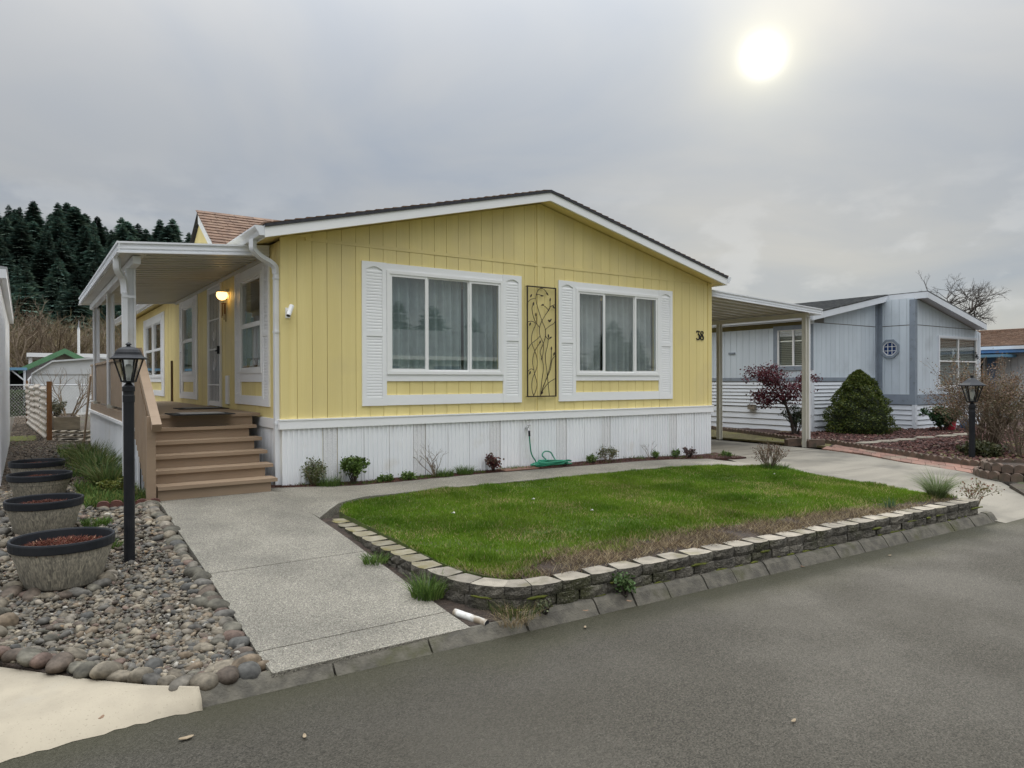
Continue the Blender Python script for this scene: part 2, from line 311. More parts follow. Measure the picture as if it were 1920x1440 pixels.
# ------------------------------------------------------------------ mesh helpers
LOC = {}
def thing(name, label, cat, loc=(0, 0, 0), group=None, kind=None):
    o = bpy.data.objects.new(name, None); o.empty_display_size = .2; COL.objects.link(o); o.location = loc
    if label: o['label'] = label
    if cat: o['category'] = cat
    if group: o['group'] = group
    if kind: o['kind'] = kind
    LOC[o.name] = np.array(loc, float)
    return o
def tag(o, label=None, cat=None, group=None, kind=None):
    for k, v in (('label', label), ('category', cat), ('group', group), ('kind', kind)):
        if v: o[k] = v
    return o
def wloc(o):
    p = np.zeros(3)
    while o is not None: p = p + np.array(o.location); o = o.parent
    return p
class MB:
    def __init__(s): s.v = []; s.f = []; s.c = []; s.mi = []
    def add(s, vs, fs, c=None, mi=0):
        n = len(s.v); s.v += [tuple(map(float, p)) for p in vs]; s.f += [tuple(i+n for i in f) for f in fs]; s.mi += [mi]*len(fs)
        if c is not None: s.c += [c]*len(vs)
        return s
    def box(s, x0, x1, y0, y1, z0, z1, c=None, mi=0):
        return s.add([(x, y, z) for z in (z0, z1) for y in (y0, y1) for x in (x0, x1)],
                     [(0, 2, 3, 1), (4, 5, 7, 6), (0, 1, 5, 4), (2, 6, 7, 3), (0, 4, 6, 2), (1, 3, 7, 5)], c, mi)
    def hexa(s, P, c=None, mi=0):   # 4 bottom then 4 top, same winding
        return s.add(P, [(3, 2, 1, 0), (4, 5, 6, 7), (0, 1, 5, 4), (1, 2, 6, 5), (2, 3, 7, 6), (3, 0, 4, 7)], c, mi)
    def bar(s, a, b, w, h, up=(0, 0, 1), c=None):   # rectangular bar from a to b
        a = Vector(a); b = Vector(b); d = (b-a).normalized(); sd = d.cross(Vector(up))
        if sd.length < 1e-4: sd = d.cross(Vector((1, 0, 0)))
        sd.normalize(); u = sd.cross(d)
        q = [(-w/2, -h/2), (w/2, -h/2), (w/2, h/2), (-w/2, h/2)]
        return s.hexa([a+sd*i+u*j for i, j in q]+[b+sd*i+u*j for i, j in q], c)
    def tube(s, pts, rad, n=6, c=None, cap=True, squash=None):
        pts = [Vector(p) for p in pts]; k = len(pts); rs = rad if hasattr(rad, '__len__') else [rad]*k
        base = len(s.v); up = Vector((0, 0, 1)); prev = None; vs = []
        for i, p in enumerate(pts):
            d = (pts[min(i+1, k-1)]-pts[max(i-1, 0)])
            d = d.normalized() if d.length > 1e-9 else Vector((0, 0, 1))
            if prev is None: sd = d.cross(up); sd = d.cross(Vector((1, 0, 0))) if sd.length < 1e-3 else sd
            else: sd = prev - d*prev.dot(d); sd = d.cross(up) if sd.length < 1e-4 else sd
            sd.normalize(); prev = sd; u = d.cross(sd)
            for j in range(n):
                t = 2*PI*j/n + (PI/4 if n == 4 else 0); vs.append(p + sd*math.cos(t)*rs[i]*(squash[0] if squash else 1) + u*math.sin(t)*rs[i]*(squash[1] if squash else 1))
        fs = [(i*n+j, i*n+(j+1) % n, (i+1)*n+(j+1) % n, (i+1)*n+j) for i in range(k-1) for j in range(n)]
        if cap: fs += [tuple(range(n-1, -1, -1)), tuple((k-1)*n+j for j in range(n))]
        return s.add(vs, fs, c)
    def lathe(s, prof, o=(0, 0, 0), n=24, c=None, a0=0.0, flat=None):
        k = len(prof); vs = [(o[0]+r*math.cos(a0+2*PI*j/n), o[1]+r*math.sin(a0+2*PI*j/n), o[2]+z) for r, z in prof for j in range(n)]
        fs = [(i*n+j, i*n+(j+1) % n, (i+1)*n+(j+1) % n, (i+1)*n+j) for i in range(k-1) for j in range(n)]
        return s.add(vs, fs, c)
    def prism(s, poly, d, c=None, mi=0):   # closed 3D polygon extruded by vector d
        P = [Vector(p) for p in poly]; d = Vector(d); k = len(P)
        tri = tessellate_polygon([P])
        fs = [tuple(t) for t in tri]+[tuple(i+k for i in reversed(t)) for t in tri]+[(i, (i+1) % k, (i+1) % k+k, i+k) for i in range(k)]
        return s.add(P+[p+d for p in P], fs, c, mi)
    def quad(s, a, b, c_, d, c=None): return s.add([a, b, c_, d], [(0, 1, 2, 3)], c)
    def loft(s, A, B, th=0.06, sub=1, c=None, mi=0):   # slab between two polylines of equal length
        A = [np.array(p, float) for p in A]; B = [np.array(p, float) for p in B]; k = len(A); vs = []
        for a, b_ in zip(A, B):
            for j in range(sub+1): vs.append(tuple(a+(b_-a)*j/sub))
        w = sub+1; top = [(i*w+j, i*w+j+1, (i+1)*w+j+1, (i+1)*w+j) for i in range(k-1) for j in range(sub)]
        ring = list(range(0, w)) + [i*w+sub for i in range(1, k)] + [(k-1)*w+j for j in range(sub-1, -1, -1)] + [i*w for i in range(k-2, 0, -1)]
        n = len(vs); vs += [(vs[i][0], vs[i][1], vs[i][2]-th) for i in ring]; r = len(ring)
        side = [(ring[i], ring[(i+1) % r], n+(i+1) % r, n+i) for i in range(r)]
        return s.add(vs, top+side, c, mi)
    def build(s, name, mat, parent=None, smooth=False, origin=None):
        return build_np(name, np.array(s.v, float).reshape(-1, 3), s.f, mat, parent, smooth, np.array(s.c, float) if s.c else None, s.mi if any(s.mi) else None, origin)
def build_np(name, V, F, mat, parent=None, smooth=False, C=None, MI=None, origin=None):
    base = wloc(parent) if parent is not None else np.zeros(3)
    o_loc = np.array(origin, float) if origin is not None else (base if parent is not None else np.array([V[:, 0].mean(), V[:, 1].mean(), V[:, 2].min()]))
    me = bpy.data.meshes.new(name); W_ = V - o_loc
    if isinstance(F, np.ndarray):
        nf, k = F.shape; me.vertices.add(len(W_)); me.vertices.foreach_set('co', W_.astype(np.float32).ravel())
        me.loops.add(nf*k); me.loops.foreach_set('vertex_index', F.astype(np.int32).ravel())
        me.polygons.add(nf); me.polygons.foreach_set('loop_start', np.arange(0, nf*k, k, dtype=np.int32)); me.update(calc_edges=True)
    else:
        me.from_pydata(W_.tolist(), [], F)
    if C is not None:
        a = me.color_attributes.new('Col', 'FLOAT_COLOR', 'POINT'); cc = np.ones((len(W_), 4), np.float32); cc[:, :3] = C; a.data.foreach_set('color', cc.ravel())
    for q in (mat if isinstance(mat, (list, tuple)) else [mat]): me.materials.append(MATS[q])
    if MI is not None: me.polygons.foreach_set('material_index', np.array(MI, np.int32))
    if smooth: me.polygons.foreach_set('use_smooth', np.ones(len(me.polygons), bool))
    o = bpy.data.objects.new(name, me); COL.objects.link(o); o.location = o_loc - base
    if parent is not None: o.parent = parent
    return o
def box(name, x0, x1, y0, y1, z0, z1, mat, parent=None): return MB().box(x0, x1, y0, y1, z0, z1).build(name, mat, parent)
def copy_tree(o, parent=None, loc=None):
    c = o.copy(); COL.objects.link(c)
    if parent is not None: c.parent = parent
    if loc is not None: c.location = loc
    for ch in o.children: copy_tree(ch, c)
    return c
def smooth_curve(pts, n=6):
    P = [np.array(p, float) for p in pts]; P = [2*P[0]-P[1]]+P+[2*P[-1]-P[-2]]; out = []
    for i in range(1, len(P)-2):
        a, b_, c_, d = P[i-1:i+3]
        for j in range(n):
            t = j/n; out.append(.5*((2*b_)+(c_-a)*t+(2*a-5*b_+4*c_-d)*t*t+(3*b_-a-3*c_+d)*t**3))
    out.append(P[-2]); return out

# ================================================================== GROUND, ROAD, PATHS
def lerp(a, b, t): return a+(b-a)*t
def sstep(a, b, x): t = min(1, max(0, (x-a)/(b-a))); return t*t*(3-2*t)
def zpath(y): return .08 if y > -.8 else lerp(.08, -.21, min(1, (-.8-y)/4.25))
def yw(x): return -5.06-.029*(x-.5)          # outer face of the retaining wall, almost parallel to the house
def zdrive(y): return float(np.interp(y, [-5.45, -5.1, -4.5, -3.0, -.6, 20], [-.287, -.25, -.17, -.08, -.04, -.04]))
def zlawn(y): return lerp(.035, -.055, min(1, max(0, (-1.2-y)/3.8)))
ROAD_Z = -.29

def make_ground():
    xs = [-1200, -300, -80, -30, -10, -6, -4, -3, -2, -1, 0, 2, 4, 6, 7, 8, 9, 10, 12, 15, 20, 30, 60, 150, 400, 1200]
    ys = [-1200, -300, -80, -30, -14, -9, -5.3, -5.0, -4.9, -4, -3, -2, -1, 0, 1, 2, 4, 8, 12, 16, 24, 40, 80, 150, 300, 1200]
    def z(x, y):
        if y < -4.95: return -.40
        return zpath(y)-.09 - .10*sstep(6.3, 7.4, x) - (.02*sstep(1, 3, y) if x > -1.4 else 0)
    V = [(x, y, z(x, y)) for y in ys for x in xs]; n = len(xs)
    F = [(j*n+i, j*n+i+1, (j+1)*n+i+1, (j+1)*n+i) for j in range(len(ys)-1) for i in range(n-1)]
    tag(build_np('ground', np.array(V), F, 'earth', origin=(0, 0, 0)), kind='structure')
make_ground()
# road: one asphalt sheet past the camera
tag(MB().quad((-80, -14.5, ROAD_Z), (80, -14.5, ROAD_Z), (80, -4.93, ROAD_Z), (-80, -4.93, ROAD_Z)).build('road', 'asphalt', origin=(0, -8, ROAD_Z)), kind='structure')
tag(MB().box(-80, 80, -60, -14.5, -.45, -.24).build('far_verge', 'lawn_soil', origin=(0, -30, -.24)), kind='structure')

# walkway: exposed-aggregate slabs from the steps to the kerb, and the strip along the house
walk = thing('walkway', None, None, (-.9, -2, 0), kind='structure')
LE = [(-1.46, .9), (-1.46, -.05), (-1.50, -1.3), (-1.52, -2.7), (-1.55, -4.0), (-1.57, -4.75), (-1.57, -5.06)]
RE = [(-.20, .9), (-.20, -.05), (-.20, -1.3), (-.22, -2.7), (-.27, -4.0), (-.29, -4.75), (-.29, -5.06)]
def ypt(P, y):
    P = sorted(P, key=lambda p: p[1]); return float(np.interp(y, [p[1] for p in P], [p[0] for p in P]))
for a, b_ in ((.9, -.05), (-.05, -3.18), (-3.19, -4.74), (-4.75, -5.055)):
    k = max(2, int(abs(a-b_)/.35)+1); ysl = np.linspace(a, b_, k)
    MB().loft([(ypt(RE, y), y, zpath(y)) for y in ysl], [(ypt(LE, y), y, zpath(y)) for y in ysl], .10).build('slab', 'aggregate', walk)
BED = [(-.2, -.05), (.05, -.16), (.6, -.30), (1.1, -.33), (1.8, -.27), (3.4, -.26), (4.7, -.38), (6.8, -.42), (7.6, -.58), (8.1, -.70)]
LAWN_T = [(-.2, -1.92), (-.05, -1.72), (.2, -1.42), (.6, -1.24), (1.4, -1.16), (3.1, -1.19), (5.1, -1.24), (6.3, -1.36), (6.9, -1.72), (7.3, -1.95)]
def zwalk(x): return .08-.03*sstep(-.2, 1.2, x)-.06*sstep(5.5, 8, x)
xsw = [-.195, -.1, 0, .1, .2, .4, .6, .9, 1.4, 2, 3, 4, 5, 6, 6.6, 7, 7.4]
for x0, x1 in ((-.195, 2.6), (2.606, 5.2), (5.206, 7.4)):
    xs = [x0]+[x for x in xsw if x0+.02 < x < x1-.02]+[x1]
    yA = lambda x: float(np.interp(x, [p[0] for p in LAWN_T], [p[1] for p in LAWN_T])); yB = lambda x: float(np.interp(x, [p[0] for p in BED], [p[1] for p in BED]))
    zz = lambda x, y: lerp(zpath(y), zwalk(x), sstep(-.2, .9, x))
    A = [(x, yA(x), zz(x, yA(x))) for x in xs]; B = [(x, yB(x), zz(x, yB(x))) for x in xs]
    MB().loft(A, B, .10, 3).build('slab', 'aggregate', walk)
# planting strip of dark mulch between the walk and the skirting
xs = np.linspace(-.15, 8.3, 40)
B = [(x, .03, zwalk(x)+.012) for x in xs]
A = [(x, float(np.interp(x, [p[0] for p in BED], [p[1] for p in BED]))+.012, zwalk(x)-.006) for x in xs]
mb = MB().loft(A, B, .08, 6)
rr = random.Random(4)
mb.v = [(x, y, z+rr.uniform(-.004, .014)) for x, y, z in mb.v]
ps_ = tag(mb.build('planting_strip', 'mulch_mat', origin=(4, -.2, 0)), kind='structure')

# driveway and carport slab
DR = [(*on(u, v, z=z)[:2], z) for u, v, z in ((1541, 843, -.04), (1620, 853, -.05), (1700, 869, -.08), (1780, 882, -.12), (1855, 896, -.17))]
DL = [(8.0, -.66), (7.45, -1.75), (7.12, -2.65), (6.98, -3.58), (6.90, -4.32), (6.84, -5.0), (6.82, -5.45)]
drv = thing('driveway', None, None, (8, -2, 0), kind='structure')
dyl = [p[1] for p in DL]; dxl = [p[0] for p in DL]
ysd = [-.68, -1.2, -1.8, -2.4, -3.0, -3.6, -4.2, -4.6, -5.0, -5.2, -5.45]
def dxr(y):
    P = sorted([(p[1], p[0]) for p in DR]+[(-5.45, 8.15)]); return float(np.interp(y, [p[0] for p in P], [p[1] for p in P]))
def dxlft(y): return float(np.interp(-y, [-q for q in dyl], dxl))
for a, b_ in ((-.68, -2.6), (-2.606, -5.45)):
    yy = [a]+[y for y in ysd if b_+.02 < y < a-.02]+[b_]
    MB().loft([(dxr(y), y, zdrive(y)) for y in yy], [(dxlft(y), y, zdrive(y)) for y in yy], .12, 4).build('slab', 'concrete', drv)
c0 = on(1334, 852, z=-.02); c1 = on(1541, 843.5, z=-.04)
MB().loft([(7.46, -1.70, zdrive(-1.7)+.001), (8.0, -.672, -.04), (c1[0], -.672, -.04)], [(7.41, -1.2, zwalk(7.4)-.004), (8.1, -.30, -.035), (c1[0]+.02, -.45, -.038)], .10).build('slab', 'concrete', drv)
MB().loft([(8.1, -.29, -.030), (c1[0]+.02, -.44, -.034)], [(8.1, 14, -.030), (11.75, 14, -.034)], .12).build('carport_slab', 'concrete', drv)

# neighbour's driveway apron at the left: pale concrete rounding down to the road
ap = MB()
upper = [(-16, -1.0), (-6, -1.0), (-3.6, -3.0), (-3.2, -3.62), (-2.85, -4.08), (-2.4, -4.62), (-2.15, -4.88), (-1.945, -5.04)]
_u = upper; _xs = [-16, -6, -4.4]+list(np.arange(-3.6, -1.95, .045))+[-1.945]; upper = [(x, float(np.interp(x, [p[0] for p in _u], [p[1] for p in _u]))) for x in _xs]; rap = random.Random(17)
rows = []
for (x, yu) in upper:
    f0 = -5.125+.018*math.sin(x*5)+rap.uniform(-.012, .012); mid = min(yu-.02, -4.90-.06*sstep(-2.4, -1.95, x))
    rows.append([(x, yu, -.195), (x, lerp(yu, mid, .5), -.20), (x, mid, -.210), (x, lerp(mid, f0, .55), -.232), (x, f0, -.288)])
V = [p for r in rows for p in r]; F = [(i*5+j, (i+1)*5+j, (i+1)*5+j+1, i*5+j+1) for i in range(len(rows)-1) for j in range(4)]
n0 = len(V); V += [(r[0][0], r[0][1], -.40) for r in rows]; F += [(i*5, n0+i, n0+i+1, (i+1)*5) for i in range(len(rows)-1)]
V += [(rows[-1][j][0], rows[-1][j][1], -.40) for j in range(5)]; e = (len(rows)-1)*5; F += [(e+j, n0+len(rows)+j, n0+len(rows)+j+1, e+j+1) for j in range(4)]
tag(build_np('driveway_apron', np.array(V), F, 'apron_concrete', smooth=True, origin=(-3, -4.6, -.2)), kind='structure')

# kerb: sloping stones with open joints
kerb = thing('kerb', None, None, (2, -5.1, -.3), kind='structure')
x = -1.94; rk = random.Random(7)
while x < 6.86:
    w = rk.choice((.36, .42, .46, .52, .58)) if x > .3 else rk.choice((.62, .72, .8))
    x1 = min(x+w-.014, 6.9); dz = rk.uniform(-.004, .004); dy = rk.uniform(-.006, .006); zt = (-.213 if x < -.1 else -.19)+dz
    P = []
    for xx in (x, x1):
        y = yw(xx)+dy
        P.append([(xx, y+.03-.035*(x < -.1), zt), (xx, y-.025, zt-.002), (xx, y-.05, zt-.022), (xx, y-.105, -.292), (xx, y-.115, -.36), (xx, y+.03, -.36)])
    k = 6; V = P[0]+P[1]
    MB().add(V, [(i, (i+1) % k, k+(i+1) % k, k+i) for i in range(k)]+[tuple(range(k-1, -1, -1)), tuple(range(k, 2*k))]).build('kerb_stone', 'kerb_mat', kerb)
    x += w

# ------------------------------------------------------------------ retaining wall of split-faced blocks
wall = thing('retaining_wall', 'low curved retaining wall of split-faced concrete blocks round the lawn', 'retaining wall', (2, -5.0, -.2))
WP = smooth_curve([(-.10, -1.86), (-.12, -2.4), (-.15, -3.0), (-.175, -3.6), (-.195, -4.1), (-.175, -4.45), (-.075, -4.80), (.12, -5.00), (.40, -5.06), (.75, yw(.75)), (1.5, yw(1.5)), (3, yw(3)), (4.5, yw(4.5)), (5.6, yw(5.6)), (6.72, yw(6.72))], 14)
WP = np.array(WP)[:, :2]; WS = np.concatenate([[0], np.cumsum(np.linalg.norm(np.diff(WP, axis=0), axis=1))])
def wpt(s): return np.array([np.interp(s, WS, WP[:, 0]), np.interp(s, WS, WP[:, 1])])
def wall_block(s0, s1, z0, z1, top, rnd, depth=.19, setb=0.0):
    a = wpt(s0); b_ = wpt(s1); d = (b_-a)/np.linalg.norm(b_-a); nrm = np.array([-d[1], d[0]])   # points to the lawn side
    if np.dot(nrm, np.array([2.5, -3.])-wpt((s0+s1)/2)) < 0: nrm = -nrm
    L = np.linalg.norm(b_-a); g = .006; off = setb+rnd.uniform(-.008, .008); dz = rnd.uniform(-.003, .003)
    nx, nz = 5, 4; V = []; F = []; MI = []
    for j in range(nz):
        for i in range(nx):
            t = i/(nx-1); h = j/(nz-1)
            edge = .022*max(abs(t-.5)*2-.72, 0)/.28 + (.010 if j == 0 else .004 if j == nz-1 else 0)
            bul = (rnd.uniform(-.010, .006) if 0 < i < nx-1 and 0 < j < nz-1 else rnd.uniform(-.003, .003))
            p = a+d*(g+t*(L-2*g))+nrm*(off+edge-bul-.004); V.append((p[0], p[1], lerp(z0, z1, h)+dz+(0 if j in (0, nz-1) else rnd.uniform(-.006, .006))))
    for j in range(nz-1):
        for i in range(nx-1): F.append((j*nx+i, j*nx+i+1, (j+1)*nx+i+1, (j+1)*nx+i)); MI.append(0)
    tp = .035 if L > .2 else .02
    bk = [a+d*(tp+g)+nrm*(off+depth), b_-d*(tp+g)+nrm*(off+depth)]
    n = len(V); V += [(bk[0][0], bk[0][1], z1+dz), (bk[1][0], bk[1][1], z1+dz), (bk[0][0], bk[0][1], z0), (bk[1][0], bk[1][1], z0)]
    tr = [(nz-1)*nx+i for i in range(nx)]
    F.append(tuple(tr+[n+1, n])); MI.append(1); F.append((n, n+1, n+3, n+2)); MI.append(0)
    F.append(tuple([j*nx for j in range(nz)]+[n, n+2])); MI.append(0); F.append(tuple([j*nx+nx-1 for j in range(nz-1, -1, -1)]+[n+3, n+1])); MI.append(0)
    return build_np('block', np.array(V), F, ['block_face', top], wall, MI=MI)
rb = random.Random(11); s = 0.02; smax = WS[-1]
while s < smax-.06:
    L = .20+rb.choice((0, .05, .06, .075)); p = wpt(s+L/2)
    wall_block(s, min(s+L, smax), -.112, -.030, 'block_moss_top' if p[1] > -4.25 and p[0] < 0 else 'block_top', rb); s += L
s = next(q for q in np.arange(0, smax, .02) if wpt(q)[1] < -3.45)
while s < smax-.06:
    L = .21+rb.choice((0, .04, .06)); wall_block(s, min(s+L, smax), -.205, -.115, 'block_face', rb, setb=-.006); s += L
# moss growing in the bed joints
mm = MB(); rm = random.Random(21)
s = 2.9
while s < smax:
    p = wpt(s); q = wpt(min(s+.02, smax)); d = (q-p); d = d/(np.linalg.norm(d)+1e-9); nn = np.array([d[1], -d[0]])
    if rm.random() < .62:
        L = rm.uniform(.05, .22); z = rm.choice((-.192, -.19, -.113)); w = rm.uniform(.006, .013)
        pts = [(*(wpt(min(s+t*L, smax))+nn*.004), z+rm.uniform(-.003, .004)) for t in np.linspace(0, 1, 5)]
        mm.tube(pts, [.003, w, w*.8, w, .003], 6)
    s += rm.uniform(.05, .16)
tag(mm.build('joint_moss', 'moss', wall, smooth=True), kind='stuff')

# ------------------------------------------------------------------ lawn
def lawn_rows(nx=44, ny=26):
    top = [(.06, -1.80), (.26, -1.46), (.62, -1.27), (1.4, -1.18), (3.1, -1.21), (5.1, -1.26), (6.25, -1.40), (6.82, -1.76), (7.2, -2.0)]
    tx = [p[0] for p in top]; ty = [p[1] for p in top]; G = []
    for i in range(nx+1):
        t = i/nx; xt = lerp(.06, 7.2, t); yt = float(np.interp(xt, tx, ty)); xb = lerp(.02, 6.68, t)
        yb = yw(xb)+.16 if xb > .45 else float(np.interp(xb, [.02, .08, .16, .28, .45], [-4.30, -4.55, -4.72, -4.82, yw(.45)+.16]))
        G.append([(lerp(xt, xb, j/ny)+(-.06*math.sin(j/ny*PI) if t > .9 else 0)*(t-.9)*10, lerp(yt, yb, j/ny)) for j in range(ny+1)])
    return G
LG = lawn_rows(); V = []; F = []; nj = len(LG[0]); rl = random.Random(2)
for row in LG:
    for (x, y) in row: V.append((x, y, zlawn(y)+rl.uniform(-.006, .006)))
F = [(i*nj+j, i*nj+j+1, (i+1)*nj+j+1, (i+1)*nj+j) for i in range(len(LG)-1) for j in range(nj-1)]
n0 = len(V); ring = [i*nj for i in range(len(LG))]+[(len(LG)-1)*nj+j for j in range(1, nj)]+[i*nj+nj-1 for i in range(len(LG)-2, -1, -1)]+[j for j in range(nj-2, 0, -1)]
V += [(V[i][0], V[i][1], V[i][2]-.12) for i in ring]; F += [(ring[i], ring[(i+1) % len(ring)], n0+(i+1) % len(ring), n0+i) for i in range(len(ring))]
tag(build_np('lawn', np.array(V), F, 'lawn_soil', origin=(3, -3, 0)), kind='structure')
LGA = np.array(LG)
def lawn_sample(n, rng_):
    """uniform in area points of the lawn with their relative row position"""
    out = []
    i = rng_.integers(0, LGA.shape[0]-1, n); j = rng_.integers(0, LGA.shape[1]-1, n); a = rng_.random(n)[:, None]; b_ = rng_.random(n)[:, None]
    P = (LGA[i, j]*(1-a)+LGA[i+1, j]*a)*(1-b_)+(LGA[i, j+1]*(1-a)+LGA[i+1, j+1]*a)*b_
    return P, (j+b_[:, 0])/(LGA.shape[1]-1), (i+a[:, 0])/(LGA.shape[0]-1)
def vnoise(P, sc, seed):   # cheap smooth value noise in numpy
    r = np.random.default_rng(seed); T = r.random((64, 64)); q = P*sc; i = np.floor(q).astype(int); f = q-i; f = f*f*(3-2*f)
    g = lambda a, b_: T[a % 64, b_ % 64]
    return (g(i[:, 0], i[:, 1])*(1-f[:, 0])+g(i[:, 0]+1, i[:, 1])*f[:, 0])*(1-f[:, 1])+(g(i[:, 0], i[:, 1]+1)*(1-f[:, 0])+g(i[:, 0]+1, i[:, 1]+1)*f[:, 0])*f[:, 1]
def blades(P, z, h, w, lean, C, rng_, curl=.5):
    """bent grass blades as three-triangle strips"""
    n = len(P); a = rng_.random(n)*2*PI; la = rng_.random(n)*2*PI
    sd = np.stack([np.cos(a), np.sin(a), np.zeros(n)], 1)*w[:, None]/2; ln = np.stack([np.cos(la), np.sin(la), np.zeros(n)], 1)*(lean*h)[:, None]
    b0 = np.column_stack([P, z]); up = np.zeros((n, 3)); up[:, 2] = h*np.sqrt(np.maximum(.05, 1-np.minimum(lean, .97)**2))
    m_ = b0+up*.55+ln*(.55-curl*.25); t = b0+up+ln
    V = np.stack([b0-sd, b0+sd, m_-sd*.8, m_+sd*.8, t], 1).reshape(-1, 3); k = np.arange(n)[:, None]*5
    F = np.concatenate([k+[0, 1, 3], k+[0, 3, 2], k+[2, 3, 4]], 0)
    return V, F, np.repeat(C, 5, 0)
def make_grass():
    r = np.random.default_rng(5); P, tr, tc = lawn_sample(250000, r)
    n1 = vnoise(P, 1.3, 1); n2 = vnoise(P, 6, 2); n3 = vnoise(P, .55, 9)
    dist = (1-tr)*3.7                                   # metres from the wall edge
    bare = .16+.26*vnoise(P, 1.3, 4)+.24*vnoise(P, 5, 6)
    bare = np.where(P[:, 0] < .45, .10*n2, bare*np.interp(P[:, 0], [.4, .9, 3.5, 5.5, 6.6], [.4, 1.1, 1.0, .62, .45]))
    keep = (dist > bare+r.normal(0, .05, len(P))) & (r.random(len(P)) < .55+.6*n2)
    P, tr, n1, n2, n3, dist, bare = [q[keep] for q in (P, tr, n1, n2, n3, dist, bare)]
    edge = np.clip(1-(dist-bare)/.35, 0, 1)
    cl = np.clip((vnoise(P, 3.1, 33)-.55)*3, 0, 1); h = (.016+.022*n1+.020*r.random(len(P))+.030*cl)*(1+.35*edge); w = .005+.004*r.random(len(P))
    g1 = np.array([.072, .150, .010]); g2 = np.array([.170, .255, .024]); st = np.array([.40, .33, .15])
    t = np.clip(.55*n1+.5*r.random(len(P))-.05+.3*(n3-.5)-.35*cl, 0, 1)[:, None]; C = g1*(1-t)+g2*t
    dead = (r.random(len(P)) < .04+.22*edge+.24*np.clip((vnoise(P, 2.2, 12)-.6)*4, 0, 1))[:, None]; C = np.where(dead, st*(.6+.6*r.random((len(P), 1))), C)
    z = np.array([zlawn(y) for y in P[:, 1]])-.004
    V, F, CC = blades(P, z, h, w, .25+.6*r.random(len(P)), C, r)
    tag(build_np('grass', V, F, 'blades', C=CC, origin=(3, -3, 0)), 'short green lawn grass inside the retaining wall', 'grass', kind='stuff')
    # straw and dead thatch on the bare strip behind the wall
    P, tr, tc = lawn_sample(190000, r); dist = (1-tr)*3.7
    keep = (dist < np.interp(P[:, 0], [.0, .4, .9, 3.5, 5.5, 6.6], [.02, .20, .60, .54, .30, .16])) & (vnoise(P, 3.2, 14)+.30*r.random(len(P)) > .56)
    P = P[keep]; n = len(P); C = np.array([.40, .32, .19])*(.3+.75*r.random((n, 1)))
    C = np.where(r.random((n, 1)) < .42, np.array([.10, .065, .042]), C)
    V, F, CC = blades(P, np.array([zlawn(y) for y in P[:, 1]])+.004, .045+.075*r.random(n)**2, .003+.003*r.random(n), .70+.28*r.random(n), C, r, .2)
    tag(build_np('dry_thatch', V, F, 'blades', C=CC, origin=(3, -4.7, 0)), 'straw-coloured dead grass on the bare strip behind the wall', 'dead grass', kind='stuff')
make_grass()
def strip_litter():   # bark chips and small weeds on the planting strip
    r = np.random.default_rng(8); n = 5200; x = r.uniform(-.1, 8.2, n); ye = np.interp(x, [p[0] for p in BED], [p[1] for p in BED]); y = ye+.02+(np.abs(ye)-.04)*r.random(n)
    C = np.array([.085, .040, .028])*r.uniform(.4, 1.9, (n, 1)); z = np.array([zwalk(q) for q in x])+.004
    g = (vnoise(np.column_stack([x*1.7, y*1.7]), 2.5, 3) > .62) & (r.random(n) < .6); C[g] = np.array([.085, .15, .03])*r.uniform(.6, 1.4, (g.sum(), 1))
    V, F, CC = blades(np.column_stack([x, y]), z, np.where(g, .03+.05*r.random(n), .02+.03*r.random(n)), np.where(g, .006, .007+.006*r.random(n)), np.where(g, .3+.5*r.random(n), .75+.22*r.random(n)), C, r, .1)
    tag(build_np('bark_chips', V, F, 'blades', ps_, C=CC), kind='stuff')
strip_litter()
# bare soil strip under the thatch
xs = np.linspace(.30, 6.66, 50)
mb = MB().loft([(x, yw(x)+(.175 if x > .5 else .22), zlawn(-4.9)+.006) for x in xs], [(x, yw(x)+.17+float(np.interp(x, [.3, .9, 3.5, 5.5, 6.6], [.10, .50, .46, .30, .16]))+.05*math.sin(x*5)+.03*math.sin(x*13), zlawn(-4.5)+.004) for x in xs], .02, 5)
mb.v = [(x, y, z+rl.uniform(-.002, .012)) for x, y, z in mb.v]
tag(mb.build('soil_strip', 'soil', origin=(3, -4.8, -.05)), kind='structure')
# soil pocket between path, wall bend and kerb
tag(MB().loft([(-.27, -4.2, -.17), (-.275, -5.03, -.215)], [(.3, -4.2, -.17), (.55, -5.04, -.198)], .05).build('soil_pocket', 'soil', origin=(0, -4.8, -.2)), kind='structure')
tag(MB().loft([(-.06, y, zpath(y)-.028) for y in (-1.86, -2.6, -3.4, -4.2, -4.6)], [(-.29, y, zpath(y)-.020) for y in (-1.86, -2.6, -3.4, -4.2, -4.6)], .05, 2).build('soil_gap', 'soil', origin=(-.2, -3, 0)), kind='structure')

